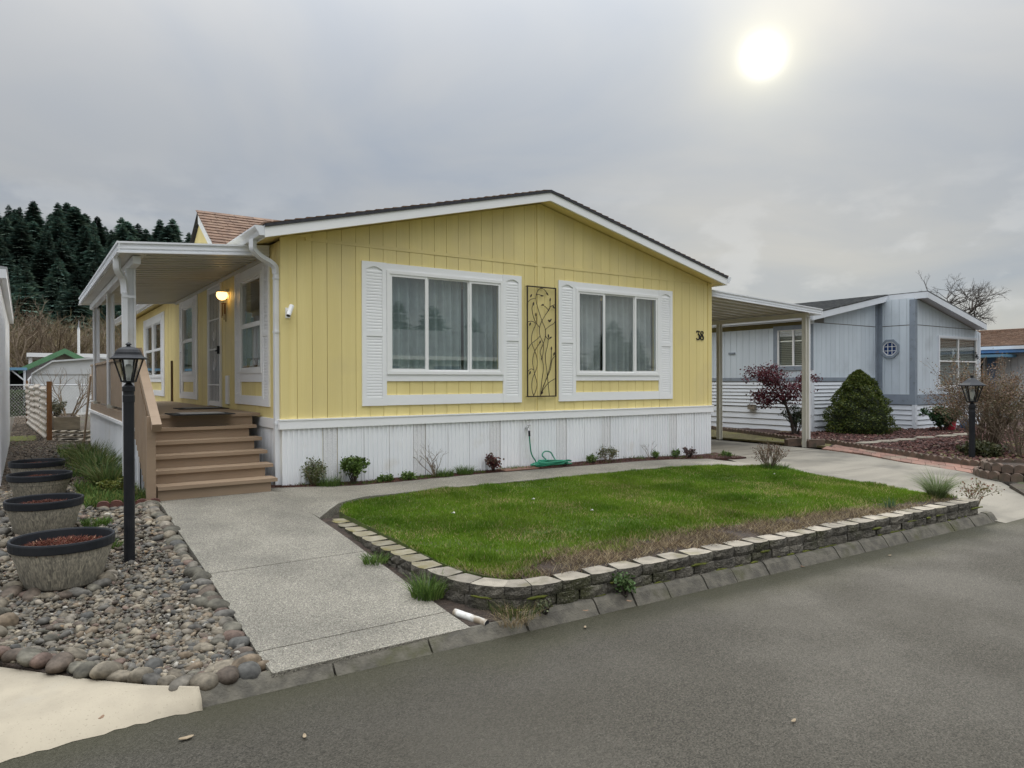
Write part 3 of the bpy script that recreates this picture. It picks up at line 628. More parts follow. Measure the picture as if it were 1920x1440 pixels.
# ================================================================== YELLOW HOUSE
W = 8.13; HL = 16.0
def roof_bot(x):   # underside line of the rake boards
    return 3.145+(x+.287)*(4.198-3.145)/(4.065+.287) if x < 4.065 else 4.198-(x-4.065)*(4.198-3.198)/(8.262-4.065)
FR = lambda u, d, z: (u, -d, z)          # front wall, d outward
LF = lambda u, d, z: (-d, u, z)          # left wall
def wall_hex(mb, M, u0, u1, z0, za, zb, d0, d1):
    return mb.hexa([M(u0, d0, z0), M(u1, d0, z0), M(u1, d1, z0), M(u0, d1, z0), M(u0, d0, za), M(u1, d0, zb), M(u1, d1, zb), M(u0, d1, za)])
def holed(mb, M, u0, u1, z0, ztop, holes, d0, d1, g=0.0):
    cuts = sorted({u0, u1} | {q for h in holes for q in h[:2] if u0 < q < u1})
    for a, b_ in zip(cuts[:-1], cuts[1:]):
        mid = (a+b_)/2; hs = sorted([h[2:] for h in holes if h[0] < mid < h[1]]); z = z0
        for (h0, h1) in hs:
            if h0 > z: wall_hex(mb, M, a, b_, z, h0, h0, d0, d1)
            z = max(z, h1)
        za, zb = ztop(a), ztop(b_)
        if max(za, zb) > z+.005: wall_hex(mb, M, a, b_, z, max(za, z+.001), max(zb, z+.001), d0, d1)
house = thing('yellow_house', 'yellow manufactured house with white skirting and low gabled roof', 'house', (4.065, 8, 0))
WIN1 = (1.421, 3.341, 1.498, 2.929); WIN2 = (4.782, 6.711, 1.491, 2.919)
fh = [(w[0]+.01, w[1]-.01, w[2]+.01, w[3]-.01) for w in (WIN1, WIN2)]
SWA = (.80, 1.96, 1.52, 2.91); SWB = (5.49, 6.57, 1.52, 2.91); SWC = (9.25, 11.85, 1.50, 2.86); DOOR = (3.26, 4.16, .985, 2.98)
sh = [(w[0]+.01, w[1]-.01, w[2]+.01, w[3]-.01) for w in (SWA, SWB, SWC)]+[(DOOR[0], DOOR[1], .93, DOOR[3])]
Z0 = .925
topf = lambda u: roof_bot(u)+.02
mb = MB(); holed(mb, FR, 0.02, W, .2, topf, fh, -.12, -.004); mb.build('front_wall', 'yellow_paint', house)
mb = MB(); holed(mb, LF, 0.02, HL, .2, lambda u: 3.20, sh, -.12, -.004); mb.build('side_wall', 'yellow_paint', house)
mb = MB(); mb.box(W-.12, W-.0, 0.125, HL, .2, 3.2); mb.box(.13, W-.13, HL-.12, HL, .2, 3.2); mb.build('rear_walls', 'yellow_paint', house)
box('floor', .14, W-.14, .14, HL-.14, .8, .9, 'room', house)
box('partition', .14, W-.14, 3.0, 3.1, .9, 3.2, 'room', house)
rbd = random.Random(55)
def sep_boards(M, u0, u1, z0, ztop, holes):
    j = rbd.uniform(-.0015, .0015); mb = MB(); holed(mb, M, u0+rbd.uniform(0, .0012), u1-rbd.uniform(0, .0012), z0, ztop, holes, -.004, .012+j)
    for k in range(0, len(mb.v), 8):
        q = MB(); q.hexa(mb.v[k:k+8]); q.build('siding_board', 'yellow_paint', house)
# siding boards, one by one, above and below the horizontal seam of the gable
SEAM = 3.235; g = .0022
grooves = [1.181+.1985*k for k in range(-6, 36)]; grooves = [q for q in grooves if .1 < q < W-.1]
edges = [.085]+[q for q in grooves if .16 < q < 8.0]+[W-.085]
cu0, cu1 = 4.003, 4.097
segs = []
for a, b_ in zip(edges[:-1], edges[1:]):
    if a < cu0 and b_ > cu0: segs.append((a, cu0))
    if a < cu1 and b_ > cu1: segs.append((cu1, b_))
    if not (a < cu1 and b_ > cu0): segs.append((a, b_))
for a, b_ in segs:
    if b_-a < .03: continue
    sep_boards(FR, a+g, b_-g, Z0, lambda u: min(SEAM-.022, roof_bot(u)+.01), fh)
    if max(roof_bot(a), roof_bot(b_)) > SEAM+.06:
        mb = MB(); holed(mb, FR, a+g, b_-g, SEAM+.022, lambda u: roof_bot(u)+.01, [], -.004, .012); mb.build('siding_board', 'yellow_paint', house)
for a, b_ in ((0.30, cu0-.002), (cu1+.002, 8.0)):
    MB().box(a, b_, -.020, .004, SEAM-.022, SEAM+.022).build('seam_batten', 'yellow_paint', house)
MB().add(*(lambda m_: (m_.v, m_.f))(wall_hex(MB(), FR, cu0, cu1, Z0, roof_bot(cu0)+.01, roof_bot(cu1)+.01, -.004, .024))).build('centre_batten', 'yellow_paint', house)
mb = MB(); wall_hex(mb, FR, -.022, .085, Z0, roof_bot(-.02)+.01, roof_bot(.085)+.01, -.004, .022); mb.build('corner_board', 'yellow_paint', house)
mb = MB(); wall_hex(mb, FR, W-.085, W+.02, Z0, roof_bot(W-.085)+.01, roof_bot(W)+.01, -.004, .022); mb.build('corner_board', 'yellow_paint', house)
ys = [.0+.1985*k for k in range(0, 81)]
for a, b_ in zip(ys[:-1], ys[1:]):
    sep_boards(LF, a+g+(.012 if a == 0 else 0), b_-g, Z0, lambda u: 3.16, sh)
mb = MB(); wall_hex(mb, LF, .012, .09, Z0, 3.16, 3.16, -.004, .0225); mb.build('corner_board', 'yellow_paint', house)
# belt trim above the skirting
MB().box(-.045, W+.045, -.042, .02, .80, Z0-.018).build('belt_trim', 'white_paint', house)
MB().box(-.050, W+.050, -.050, .02, Z0-.018, Z0).build('belt_cap', 'white_paint', house)
MB().box(-.042, .02, .021, HL, .80, Z0).build('belt_trim', 'white_paint', house)
MB().box(W-.02, W+.042, .021, HL, .80, Z0).build('belt_trim', 'white_paint', house)
# ribbed skirting panels: each panel a folded sheet
def skirt_panel(M, u0, u1, z0, z1, mat, par, d=.010, rib=.0335, name='skirting_panel'):
    n = max(2, int(round((u1-u0)/rib))); pr = []
    for i in range(n):
        a = lerp(u0, u1, i/n); w = (u1-u0)/n; up = .013 if i % 2 == 0 else .0
        pr += [(a+w*.10, up), (a+w*.90, up)]
    V = []
    for u, q in pr: V += [M(u, d+q, z0), M(u, d+q, z1), M(u, d-.012, z1), M(u, d-.012, z0)]
    F = []
    for i in range(len(pr)-1):
        a, b_ = i*4, (i+1)*4; F += [(a, b_, b_+1, a+1), (a+1, b_+1, b_+2, a+2), (a+3, b_+3, b_, a), (a+2, b_+2, b_+3, a+3)]
    F += [(0, 1, 2, 3), tuple(len(V)-4+i for i in (3, 2, 1, 0))]
    return MB().add(V, F).build(name, mat, par)
VENTS = [(.523, .718), (1.826, 2.02), (3.103, 3.296), (4.38, 4.589), (5.352, 5.545), (6.977, 7.173)]
u = -.012; stops = sorted([q for v_ in VENTS for q in v_])+[W+.01]
for i, stop in enumerate(stops):
    vent = i % 2 == 1; n = 1 if vent else max(1, int(round((stop-u)/.40)))
    for k in range(n): skirt_panel(FR, lerp(u, stop, k/n)+.001, lerp(u, stop, (k+1)/n)-.001, -.03, .80, 'vent_metal' if vent else 'skirt_metal', house)
    u = stop
for k in range(5): skirt_panel(LF, .03+.4*k, .03+.4*(k+1)-.002, 0.0, .80, 'skirt_metal', house)
MB().box(W-.008, W+.008, .02, HL, -.05, .80).build('skirting_return', 'skirt_metal', house)
# ------------------------------------------------------------------ windows and shutters
def curtain(M, u0, u1, z0, z1, d, par, mat, seed, pleat=.13, amp=.038, gap=None):
    r = random.Random(seed); n = max(8, int((u1-u0)/.012)); V = []; ph = r.random()*6
    F = []
    for i in range(n+1):
        t = i/n; u = lerp(u0, u1, t); q = amp*(math.sin(u/pleat*2*PI+ph+1.5*math.sin(u*4.3+ph))+.4*math.sin(u/pleat*3.7+ph))
        V += [M(u, d+q*.6, z1), M(u, d+q, (z0+z1)/2), M(u+.004*math.sin(u*40), d+q*1.1, z0)]
    for i in range(n):
        if gap and gap[0] < lerp(u0, u1, (i+.5)/n) < gap[1]: continue
        F += [(i*3+j, (i+1)*3+j, (i+1)*3+j+1, i*3+j+1) for j in (0, 1)]
    return MB().add(V, F).build('curtain', mat, par, smooth=True)
def window(M, rect, splits, par, vertical=True, fr=.045, proud=.045, name='window', glass='glass'):
    """vinyl window: outer frame, sashes with own panes. splits = bounds of sashes along u (or z)"""
    u0, u1, z0, z1 = rect; root = MB()
    for a, b_, c_, d in ((u0, u1, z0, z0+fr), (u0, u1, z1-fr, z1), (u0, u0+fr, z0+fr, z1-fr), (u1-fr, u1, z0+fr, z1-fr)): wall_hex(root, M, a, b_, c_, d, d, -.05, proud)
    o = root.build(name, 'white_vinyl', par)
    iu0, iu1, iz0, iz1 = u0+fr, u1-fr, z0+fr, z1-fr
    for k, (a, b_, dd, t) in enumerate(splits):   # sash bounds as fractions, depth, frame width
        if vertical: r = (lerp(iu0, iu1, a), lerp(iu0, iu1, b_), iz0, iz1)
        else: r = (iu0, iu1, lerp(iz0, iz1, a), lerp(iz0, iz1, b_))
        mb = MB()
        for q in ((r[0], r[1], r[2], r[2]+t), (r[0], r[1], r[3]-t, r[3]), (r[0], r[0]+t, r[2]+t, r[3]-t), (r[1]-t, r[1], r[2]+t, r[3]-t)): wall_hex(mb, M, q[0], q[1], q[2], q[3], q[3], dd-.022, dd)
        mb.build('sash', 'white_vinyl', o)
        mb = MB(); wall_hex(mb, M, r[0]+t-.003, r[1]-t+.003, r[2]+t-.003, r[3]-t+.003, r[3]-t+.003, dd-.016, dd-.010); mb.build('pane', glass, o)
    return o
def shutter(M, u0, u1, z0, z1, par, mid=.50, d0=.012, d1=.034, arch=True):
    """louvred shutter: stiles and rails with two banks of slats"""
    st = (u1-u0)*.175; mb = MB(); zm = lerp(z0, z1, mid); a, b_ = u0+st, u1-st; bot = .095; topr = .06
    for q in ((u0, u0+st, z0, z1), (u1-st, u1, z0, z1), (a, b_, z0, z0+bot), (a, b_, z1-topr, z1), (a, b_, zm-.03, zm+.03)): wall_hex(mb, M, q[0], q[1], q[2], q[3], q[3], d0, d1)
    wall_hex(mb, M, a, b_, z0+bot, z1-topr, z1-topr, d0, d0+.006)
    if arch:   # shallow arched head of the upper bank
        pts = [(lerp(a, b_, t), z1-topr-.045+.042*math.sin(PI*t)) for t in np.linspace(0, 1, 9)]
        for (ua, za), (ub, zb) in zip(pts[:-1], pts[1:]):
            mb.hexa([M(ua, d0+.006, za), M(ub, d0+.006, zb), M(ub, d1, zb), M(ua, d1, za), M(ua, d0+.006, z1-topr), M(ub, d0+.006, z1-topr), M(ub, d1, z1-topr), M(ua, d1, z1-topr)])
    o = mb.build('shutter', 'white_paint', par)
    sl = MB()
    for (q0, q1) in ((z0+bot+.004, zm-.034), (zm+.034, z1-topr-.05)):
        n = int((q1-q0)/.040); p = (q1-q0)/n
        for i in range(n):
            z = q0+i*p
            sl.hexa([M(a, d0+.006, z+p*.35), M(b_, d0+.006, z+p*.35), M(b_, d1-.009, z), M(a, d1-.009, z), M(a, d0+.006, z+p), M(b_, d0+.006, z+p), M(b_, d1-.009, z+p*.6), M(a, d1-.009, z+p*.6)])
    tag(sl.build('louvres', 'white_paint', o), kind='stuff')
    return o
def trim(M, q, par, d1=.032, name='window_trim'):
    mb = MB(); wall_hex(mb, M, q[0], q[1], q[2], q[3], q[3], .012, d1); return mb.build(name, 'white_paint', par)
for (x0, x1, wr, zt, zb_, seed, pale) in ((1.062, 3.690, WIN1, 3.027, 1.070, 1, 'curtain'), (4.424, 7.060, WIN2, 3.027, 1.070, 2, 'curtain_pale')):
    shutter(FR, x0, wr[0]-.002, zb_, zt, house); shutter(FR, wr[1]+.002, x1, zb_, zt, house)
    trim(FR, (wr[0], wr[1], wr[3]+.001, zt-.004), house, .030); trim(FR, (wr[0], wr[1], 1.405, wr[2]-.001), house, .030); trim(FR, (wr[0], wr[1], zb_+.002, 1.213), house, .030)
    window(FR, wr, ((.0, .318, .034, .035), (.318, .700, .020, .024), (.700, 1.0, .034, .035)), house)
    if seed == 1: curtain(FR, wr[0], wr[1], wr[2]-.05, wr[3]+.05, -.14, house, pale, seed, gap=(2.71, 2.735))
    else:
        curtain(FR, wr[0], 5.47, wr[2]-.05, wr[3]+.05, -.13, house, pale, 5); curtain(FR, 5.50, wr[1], wr[2]-.05, wr[3]+.05, -.13, house, pale, 6, pleat=.15)
def side_window(u0, u1, rect, double=False, seed=1):
    zt, zb_ = 3.02, 1.07
    shutter(LF, u0, rect[0]-.002, zb_, zt, house, arch=False); shutter(LF, rect[1]+.002, u1, zb_, zt, house, arch=False)
    trim(LF, (rect[0], rect[1], rect[3]+.001, zt-.004), house, .030); trim(LF, (rect[0], rect[1], 1.40, rect[2]-.001), house, .030); trim(LF, (rect[0], rect[1], zb_+.002, 1.205), house, .030)
    if double:
        m_ = (rect[0]+rect[1])/2
        window(LF, (rect[0], m_-.03, rect[2], rect[3]), ((0, .5, .034, .035), (.5, 1, .018, .03)), house, False)
        window(LF, (m_+.03, rect[1], rect[2], rect[3]), ((0, .5, .034, .035), (.5, 1, .018, .03)), house, False)
        trim(LF, (m_-.028, m_+.028, rect[2], rect[3]), house, .03)
    else: window(LF, rect, ((0, .5, .034, .04), (.5, 1, .018, .03)), house, False)
side_window(.47, 2.29, SWA); side_window(5.13, 6.93, SWB); side_window(8.87, 12.2, SWC, True)
# lace valance and figurines low in the near side window
curtain(LF, SWA[0], SWA[1], 1.75, 2.25, -.09, house, 'curtain_pale', 9, pleat=.07)
mbv = MB()
for k in range(9): mbv.box(.30, .306, SWA[0]+.0+k*.001, SWA[1], 2.27+.065*k, 2.30+.065*k)
mbv.build('blind', 'blind', house)
for yy in (1.02, 1.24, 1.66):
    mbv = MB().lathe([(.0, 0), (.055, 0), (.06, .06), (.03, .12), (.035, .16), (.0, .20)], (.07, yy, 1.535), 10); mbv.build('window_ornament', 'white_vinyl', house, smooth=True)
# ------------------------------------------------------------------ front door behind a barred security door
y0, y1, dz0, dz1 = DOOR
box('door', .02, .06, y0, y1, dz0+.0, dz1, 'grey_trim', house)
sd = MB()
for q in ((y0-.05, y0+.0, dz0, dz1+.05), (y1, y1+.05, dz0, dz1+.05), (y0, y1, dz1, dz1+.05)): wall_hex(sd, LF, q[0], q[1], q[2], q[3], q[3], .012, .04)
sdo = sd.build('security_door', 'white_vinyl', house)
fr = MB()
for q in ((y0+.005, y0+.065, dz0+.01, dz1-.005), (y1-.065, y1-.005, dz0+.01, dz1-.005), (y0+.065, y1-.065, dz0+.01, dz0+.09), (y0+.065, y1-.065, dz1-.075, dz1-.005)): wall_hex(fr, LF, q[0], q[1], q[2], q[3], q[3], .004, .032)
fr.build('door_leaf', 'white_vinyl', sdo)
mb = MB(); wall_hex(mb, LF, y0+.06, y1-.06, dz0+.05, dz1-.04, dz1-.04, -.004, .002); mb.build('screen', 'glass_dark', sdo)
for k in range(7):
    yy = lerp(y0+.065, y1-.065, (k+.5)/7); MB().box(-.030, -.016, yy-.008, yy+.008, dz0+.09, dz1-.075).build('bar', 'white_vinyl', sdo)
for zz in (1.35, 1.95, 2.45): MB().box(-.034, -.014, y0+.065, y1-.065, zz-.01, zz+.01).build('cross_bar', 'white_vinyl', sdo)
yc = (y0+y1)/2
for (zc, sg) in ((1.70, 1), (1.70, -1), (2.20, 1), (2.20, -1)):
    pts = [(-.032, yc+sg*.07*math.sin(t)*(.3+t/6), zc+.12*math.cos(t)*(.3+t/6)) for t in np.linspace(.2, 5.4, 16)]; MB().tube(pts, .007, 5).build('scroll', 'white_vinyl', sdo)
hd = MB().box(-.075, -.032, y0+.012, y0+.052, 1.86, 1.99).box(-.085, -.065, y0+.02, y0+.14, 1.90, 1.925); hd.build('lever_handle', 'black_metal', sdo)
MB().lathe([(0, 0), (.026, 0), (.026, .03), (0, .03)], (0, 0, 0), 10).build('deadbolt', 'chrome', sdo).location = (-.045-wloc(sdo)[0], y0+.03-wloc(sdo)[1], 2.06-wloc(sdo)[2])
# white utility strip and small hose bracket on the side wall
box('cover_strip', -.045, -.013, 2.70, 2.86, 1.05, 1.50, 'white_paint', house)
# ------------------------------------------------------------------ roof
OV = -.277; xl, xr = -.287, 8.262
pk = (4.065, 4.198); TH = .145
rf = MB()
def rb(x): return roof_bot(x)
for (a, b_) in ((xl, pk[0]), (pk[0], xr)):
    rf.hexa([(a, OV-.02, rb(a)+TH), (b_, OV-.02, rb(b_)+TH), (b_, HL+.3, rb(b_)+TH), (a, HL+.3, rb(a)+TH), (a, OV-.02, rb(a)+TH+.012), (b_, OV-.02, rb(b_)+TH+.012), (b_, HL+.3, rb(b_)+TH+.012), (a, HL+.3, rb(a)+TH+.012)])
roof = rf.build('roof', 'shingle_dark', house)
def shingles(par, P0, along, upslope, rows, exposure, L, mat, seed, tabs=True, drop=.009):
    """courses of shingle tabs, each tab a thin tilted slab lapping the course below"""
    r = random.Random(seed); mb = MB(); al = Vector(along).normalized(); up = Vector(upslope).normalized(); nr = al.cross(up); nr = -nr if nr.z < 0 else nr
    for i in range(rows):
        o = Vector(P0)+up*(i*exposure); s_ = -r.random()*.3; lim = L(i) if callable(L) else (0, L); 
        s_ += lim[0]
        while s_ < lim[1]:
            w = r.choice((.16, .20, .30, .34)) if tabs else 1.0; a = max(s_, lim[0]); b_ = min(s_+w-.006, lim[1]); s_ += w
            if b_-a < .02: continue
            d = drop+r.uniform(0, .004); jit = r.uniform(-.006, .006)
            p = [o+al*a+up*jit, o+al*b_+up*jit, o+al*b_+up*(exposure+.02), o+al*a+up*(exposure+.02)]
            mb.hexa([p[0]+nr*.001, p[1]+nr*.001, p[2]+nr*.0005, p[3]+nr*.0005, p[0]+nr*d, p[1]+nr*d, p[2]+nr*.003, p[3]+nr*.003])
    return tag(mb.build('shingles', mat, par), kind='stuff')
sl = Vector((pk[0]-xl, 0, pk[1]-rb(xl))); 
shingles(roof, (xl-.02, OV-.035, rb(xl)+TH+.012), (0, 1, 0), sl, int(sl.length/.135), .136, lambda i: (0, HL+.5), 'shingle_brown', 3, drop=.018)
sr = Vector((pk[0]-xr, 0, pk[1]-rb(xr)))
shingles(roof, (xr+.02, OV-.035, rb(xr)+TH+.012), (0, 1, 0), sr, int(sr.length/.135), .136, lambda i: (0, HL+.5), 'shingle_brown', 4, drop=.018)
ed = MB()   # dark drip edge with the shingle ends over the rake
for a, b_ in ((xl, pk[0]), (pk[0], xr)):
    ed.hexa([(a, OV-.035, rb(a)+TH-.02), (b_, OV-.035, rb(b_)+TH-.02), (b_, OV-.0215, rb(b_)+TH-.02), (a, OV-.0215, rb(a)+TH-.02), (a, OV-.035, rb(a)+TH+.022), (b_, OV-.035, rb(b_)+TH+.022), (b_, OV-.0215, rb(b_)+TH+.022), (a, OV-.0215, rb(a)+TH+.022)])
ed.build('drip_edge', 'shingle_dark', house)
for a, b_ in ((xl, pk[0]), (pk[0], xr)):   # rake boards and the yellow soffit behind them
    MB().hexa([(a, OV-.02, rb(a)), (b_, OV-.02, rb(b_)), (b_, OV+.02, rb(b_)), (a, OV+.02, rb(a)), (a, OV-.02, rb(a)+TH-.001), (b_, OV-.02, rb(b_)+TH-.001), (b_, OV+.02, rb(b_)+TH-.001), (a, OV+.02, rb(a)+TH-.001)]).build('rake_board', 'white_paint', house)
    MB().hexa([(a, OV+.021, rb(a)+.022), (b_, OV+.021, rb(b_)+.022), (b_, HL, rb(b_)+.022), (a, HL, rb(a)+.022), (a, OV+.021, rb(a)+.034), (b_, OV+.021, rb(b_)+.034), (b_, HL, rb(b_)+.034), (a, HL, rb(a)+.034)]).build('soffit', 'yellow_paint', house)
box('eave_board', xl, xl+.02, OV+.021, HL+.3, 3.145, 3.27, 'white_paint', house); box('eave_board', xr-.02, xr, OV+.021, HL+.3, 3.198, 3.33, 'white_paint', house)
def gutter(name, x, y0, y1, z, side, par, h=.115, w=.115, mat='white_metal'):
    """K-style gutter: folded profile along y, side -1 opens to -x"""
    pr = [(0, h), (0, 0), (.06*w/.115, 0), (.078*w/.115, .045), (w*.86, .07), (w, .095), (w, h), (w-.012, h), (w-.012, h-.012), (w-.006, .094), (.072*w/.115, .05), (.055*w/.115, .006), (.006, .006), (.006, h)]
    k = len(pr); V = [(x+side*p, y, z+q) for y in (y0, y1) for p, q in pr]
    mb = MB().add(V, [(i, (i+1) % k, k+(i+1) % k, k+i) for i in range(k)])
    for y in (y0, y1): mb.prism([(x+side*p, y, z+q) for p, q in pr[:7]], (0, .003 if y == y0 else -.003, 0))
    return mb.build(name, mat, par)
gutter('gutter', xl-.002, OV-.02, HL+.3, 3.165, -1, house); gutter('gutter', xr+.002, OV-.02, HL+.3, 3.235, 1, house)
def downspout(par, pts, w=.075, d=.055, mat='white_metal', name='downspout'):
    mb = MB().tube(smooth_curve(pts, 5), .05, 4, squash=(w/.0707, d/.0707))
    o = mb.build(name, mat, par); return o
dp = [(-.345, .03, 3.165), (-.345, .03, 3.10), (-.335, .035, 3.04), (-.25, .05, 2.965), (-.13, .06, 2.905), (-.065, .065, 2.85), (-.052, .065, 2.77)]
ds = downspout(house, dp)
MB().box(-.080, -.024, .030, .105, .06, 2.78).build('downspout', 'white_metal', house)
for zz in (2.70, 2.02, .86): MB().box(-.084, -.0235, .02, .115, zz, zz+.025).build('strap', 'white_metal', ds)
# cross gable over the porch: yellow face, white rakes, brown shingles facing the road
dx = -.30; dpk = on(371, 397, x=dx-.05); yc, zc = dpk[1], dpk[2]-.02; dsl = .62; zlo = 3.24; hw = (zc-zlo)/dsl
dm = MB().prism([(dx, yc-hw+.02, zlo), (dx, yc+hw-.02, zlo), (dx, yc, zc-.05)], (.05, 0, 0)); dg = dm.build('cross_gable', 'yellow_paint', house)
def rake2(s_):
    a = (dx-.05, yc, zc); b_ = (dx-.05, yc-s_*hw*1.04, zlo-.03)
    MB().hexa([(a[0], a[1], a[2]-.17), (b_[0], b_[1], b_[2]-.15), (b_[0]+.035, b_[1], b_[2]-.15), (a[0]+.035, a[1], a[2]-.17), a, b_, (b_[0]+.035, b_[1], b_[2]), (a[0]+.035, a[1], a[2])]).build('rake_board', 'white_paint', dg)
rake2(1); rake2(-1)
xend = lambda z: xl+(z-(rb(xl)+TH))/((pk[1]-rb(xl))/(pk[0]-xl))
rg = MB()
for s_ in (1, -1):
    q = [(dx-.06, yc, zc+.004), (dx-.06, yc-s_*hw*1.06, zlo-.03), (xend(zlo)+.3, yc-s_*hw*1.06, zlo-.03), (xend(zc)+.3, yc, zc+.004)]
    rg.add(q+[(p[0], p[1], p[2]+.014) for p in q], [(0, 1, 2, 3), (4, 5, 6, 7), (0, 1, 5, 4), (1, 2, 6, 5), (2, 3, 7, 6), (3, 0, 4, 7)])
rgo = rg.build('gable_roof', 'shingle_dark', dg)
up = Vector((0, hw*1.06, zc-zlo+.034)); nrow = int(up.length/.125)
shingles(rgo, (dx-.075, yc-hw*1.06, zlo-.03+.016), (1, 0, 0), up, nrow+1, up.length/(nrow+.6), lambda i: (0, xend(zlo-.03+(zc-zlo)*min(i+1.2, nrow)/nrow)-dx+.05), 'shingle_brown', 8, drop=.014)
MB().lathe([(0, -.012), (.075, -.012), (.075, .012), (0, .012)], (0, 0, 0), 16).build('gable_vent', 'black_metal', dg)
gv = dg.children[-1]; gv.rotation_euler = (0, PI/2, 0); gvp = on(376, 456, x=dx-.012); gv.location = np.array(gvp)-wloc(dg)

# ================================================================== PORCH
porch = thing('porch', 'raised brown porch deck with white metal awning, steps and railing beside the house', 'porch', (-.8, 3.5, 0))
DKZ = .98; DX0, DX1 = -1.50, -.045; DY0, DY1 = .84, 8.1
mb = MB(); y = DY0
while y < DY1-.05: mb.box(DX0-.03, DX1, y, min(y+.137, DY1), DKZ-.038, DKZ); y += .143
mb.build('deck_boards', 'deck_paint', porch)
box('rim_joist', DX0, DX1-.1, DY0+.025, DY0+.06, DKZ-.20, DKZ-.039, 'deck_paint', porch)
box('rim_joist', DX0-.035, DX0, DY0+.06, DY1, DKZ-.15, DKZ-.039, 'deck_paint', porch)
steps = []
RISE = .1485; NT = 5
for k in range(NT):
    zt = .238+RISE*k; yf = -.36+.25*k
    box('tread', -1.475, -.115-(.03 if k else .05), yf, yf+.295, zt-.04, zt, 'deck_paint', porch)
    box('riser', -1.470, -.235, yf+.035, yf+.06, (zt-RISE if k else .02)+.001, zt-.041, 'deck_paint', porch)
box('riser', -1.470, -.20, -.36+.25*5+.030, -.36+.25*5+.05, DKZ-RISE, DKZ-.041, 'deck_paint', porch)
for xx in (-1.465, -.30):   # saw-tooth carriages under the treads
    P = [(xx, -.29, .03)]
    for k in range(NT): P += [(xx, -.29+.25*k, .238+RISE*k-.045), (xx, -.29+.25*(k+1), .238+RISE*k-.045)]
    P += [(xx, .96, DKZ-.05), (xx, 1.0, DKZ-.35), (xx, .25, .03)]
    MB().prism(P, (.035, 0, 0)).build('carriage', 'deck_paint', porch)
# stair railing
sr_ = thing('x', None, None); bpy.data.objects.remove(sr_)
box('newel', -1.585, -1.495, -.37, -.285, .05, 1.02, 'deck_paint', porch)
MB().bar((-1.50, -.48, .905), (-1.50, 1.05, 1.80), .095, .085, (0, 0, 1)).build('hand_rail', 'deck_paint', porch)
mb = MB(); yy = -.24
while yy < .86:
    zt = .88+(yy+.48)*.585; mb.box(-1.560, -1.522, yy, yy+.055, max(.10, .02+(yy+.36)*.594-.02), zt+.0); yy += .105
tag(mb.build('pickets', 'deck_paint', porch), kind='stuff')
# side railing of close-set boards
RZ = 1.72
MB().box(DX0-.05, DX0+.02, 1.25, 7.95, RZ, RZ+.04).build('top_rail', 'deck_paint', porch)
mb = MB(); yy = 1.28
while yy < 7.9: mb.box(DX0-.028, DX0-.006, yy, yy+.088, DKZ+.05, RZ); yy += .1
tag(mb.build('pickets', 'deck_paint', porch), kind='stuff')
q = on(325.5, 756, z=DKZ); qy = min(q[1], 7.9)
px_ = on(325.5, 756, y=7.85)[0]
box('gate_post', px_-.05, px_+.05, 7.82, 7.89, DKZ, 1.86, 'post_brown', porch)
# white skirting of the deck
y = DY0+.02
while y < DY1+.1: skirt_panel(LF, y, min(y+.398, DY1+.2), -.04, .80, 'skirt_metal', porch, d=1.515); y += .40
box('skirting_cap', -1.565, -1.50, DY0+.0, DY1+.2, .795, .838, 'white_paint', porch)
for k in range(2): skirt_panel(FR, -1.49+.37*k, -1.49+.37*(k+1)-.002, .0, .55, 'skirt_metal', porch, d=-.90)
# awning roof
def awning(par, xi, zi, xo, zo, y0, y1, rib=.152, fas=.135, drop=.0):
    """flat pan roof: corrugated sheet running away from the house, channel fascias on its edges"""
    s_ = 1 if xo > xi else -1; V = []; F = []; y = y0+.02; pr = []
    while y < y1-.02:
        for dy, dz in ((0, 0), (rib*.44, 0), (rib*.50, .075), (rib*.94, .075)): pr.append((min(y+dy, y1-.02), dz))
        y += rib
    n = len(pr)
    for (x, z) in ((xi, zi), (xo-s_*.02, zo)):
        V += [(x, yy, z+dz) for yy, dz in pr]+[(x, yy, z+dz+.004) for yy, dz in pr]
    for i in range(n-1): F += [(i, i+1, 2*n+i+1, 2*n+i), (n+i, n+i+1, 3*n+i+1, 3*n+i)]
    MB().add(V, F).build('roof_pan', 'cream_metal', par)
    def channel(A, B, nrm, name):
        A = Vector(A); B = Vector(B); nr = Vector(nrm); mb = MB(); z = Vector((0, 0, 1))
        for (h0, h1, d) in ((0, .018, .030), (.018, .050, .012), (.050, .066, .022), (.066, fas-.022, .012), (fas-.022, fas, .030)):
            mb.hexa([A+z*h0, B+z*h0, B+z*h0+nr*d, A+z*h0+nr*d, A+z*h1, B+z*h1, B+z*h1+nr*d, A+z*h1+nr*d])
        return mb.build(name, 'white_metal', par)
    channel((xi, y0+.02, zi-.035), (xo, y0+.02, zo-.035), (0, -1, 0), 'fascia')
    channel((xi, y1-.02, zi-.035), (xo, y1-.02, zo-.035), (0, 1, 0), 'fascia')
    return channel((xo-s_*.0, y0-.008, zo-.035), (xo-s_*.0, y1+.008, zo-.035), (s_, 0, 0), 'gutter_fascia')
PY0, PY1 = .43, 7.36
awning(porch, -.03, 3.085, -1.755, 2.955, PY0, PY1, rib=.235)
box('ledger', -.045, -.024, PY0+.03, PY1-.03, 3.02, 3.075, 'cream_metal', porch)
box('beam', -1.60, -1.515, PY0+.16, PY1-.10, 2.83, 2.925, 'white_metal', porch)
MB().hexa([(-1.74, PY0+.03, 2.925), (-1.46, PY0+.03, 2.945), (-1.46, PY1-.03, 2.945), (-1.74, PY1-.03, 2.925), (-1.74, PY0+.03, 2.932), (-1.46, PY0+.03, 2.952), (-1.46, PY1-.03, 2.952), (-1.74, PY1-.03, 2.932)]).build('gutter_floor', 'cream_metal', porch)
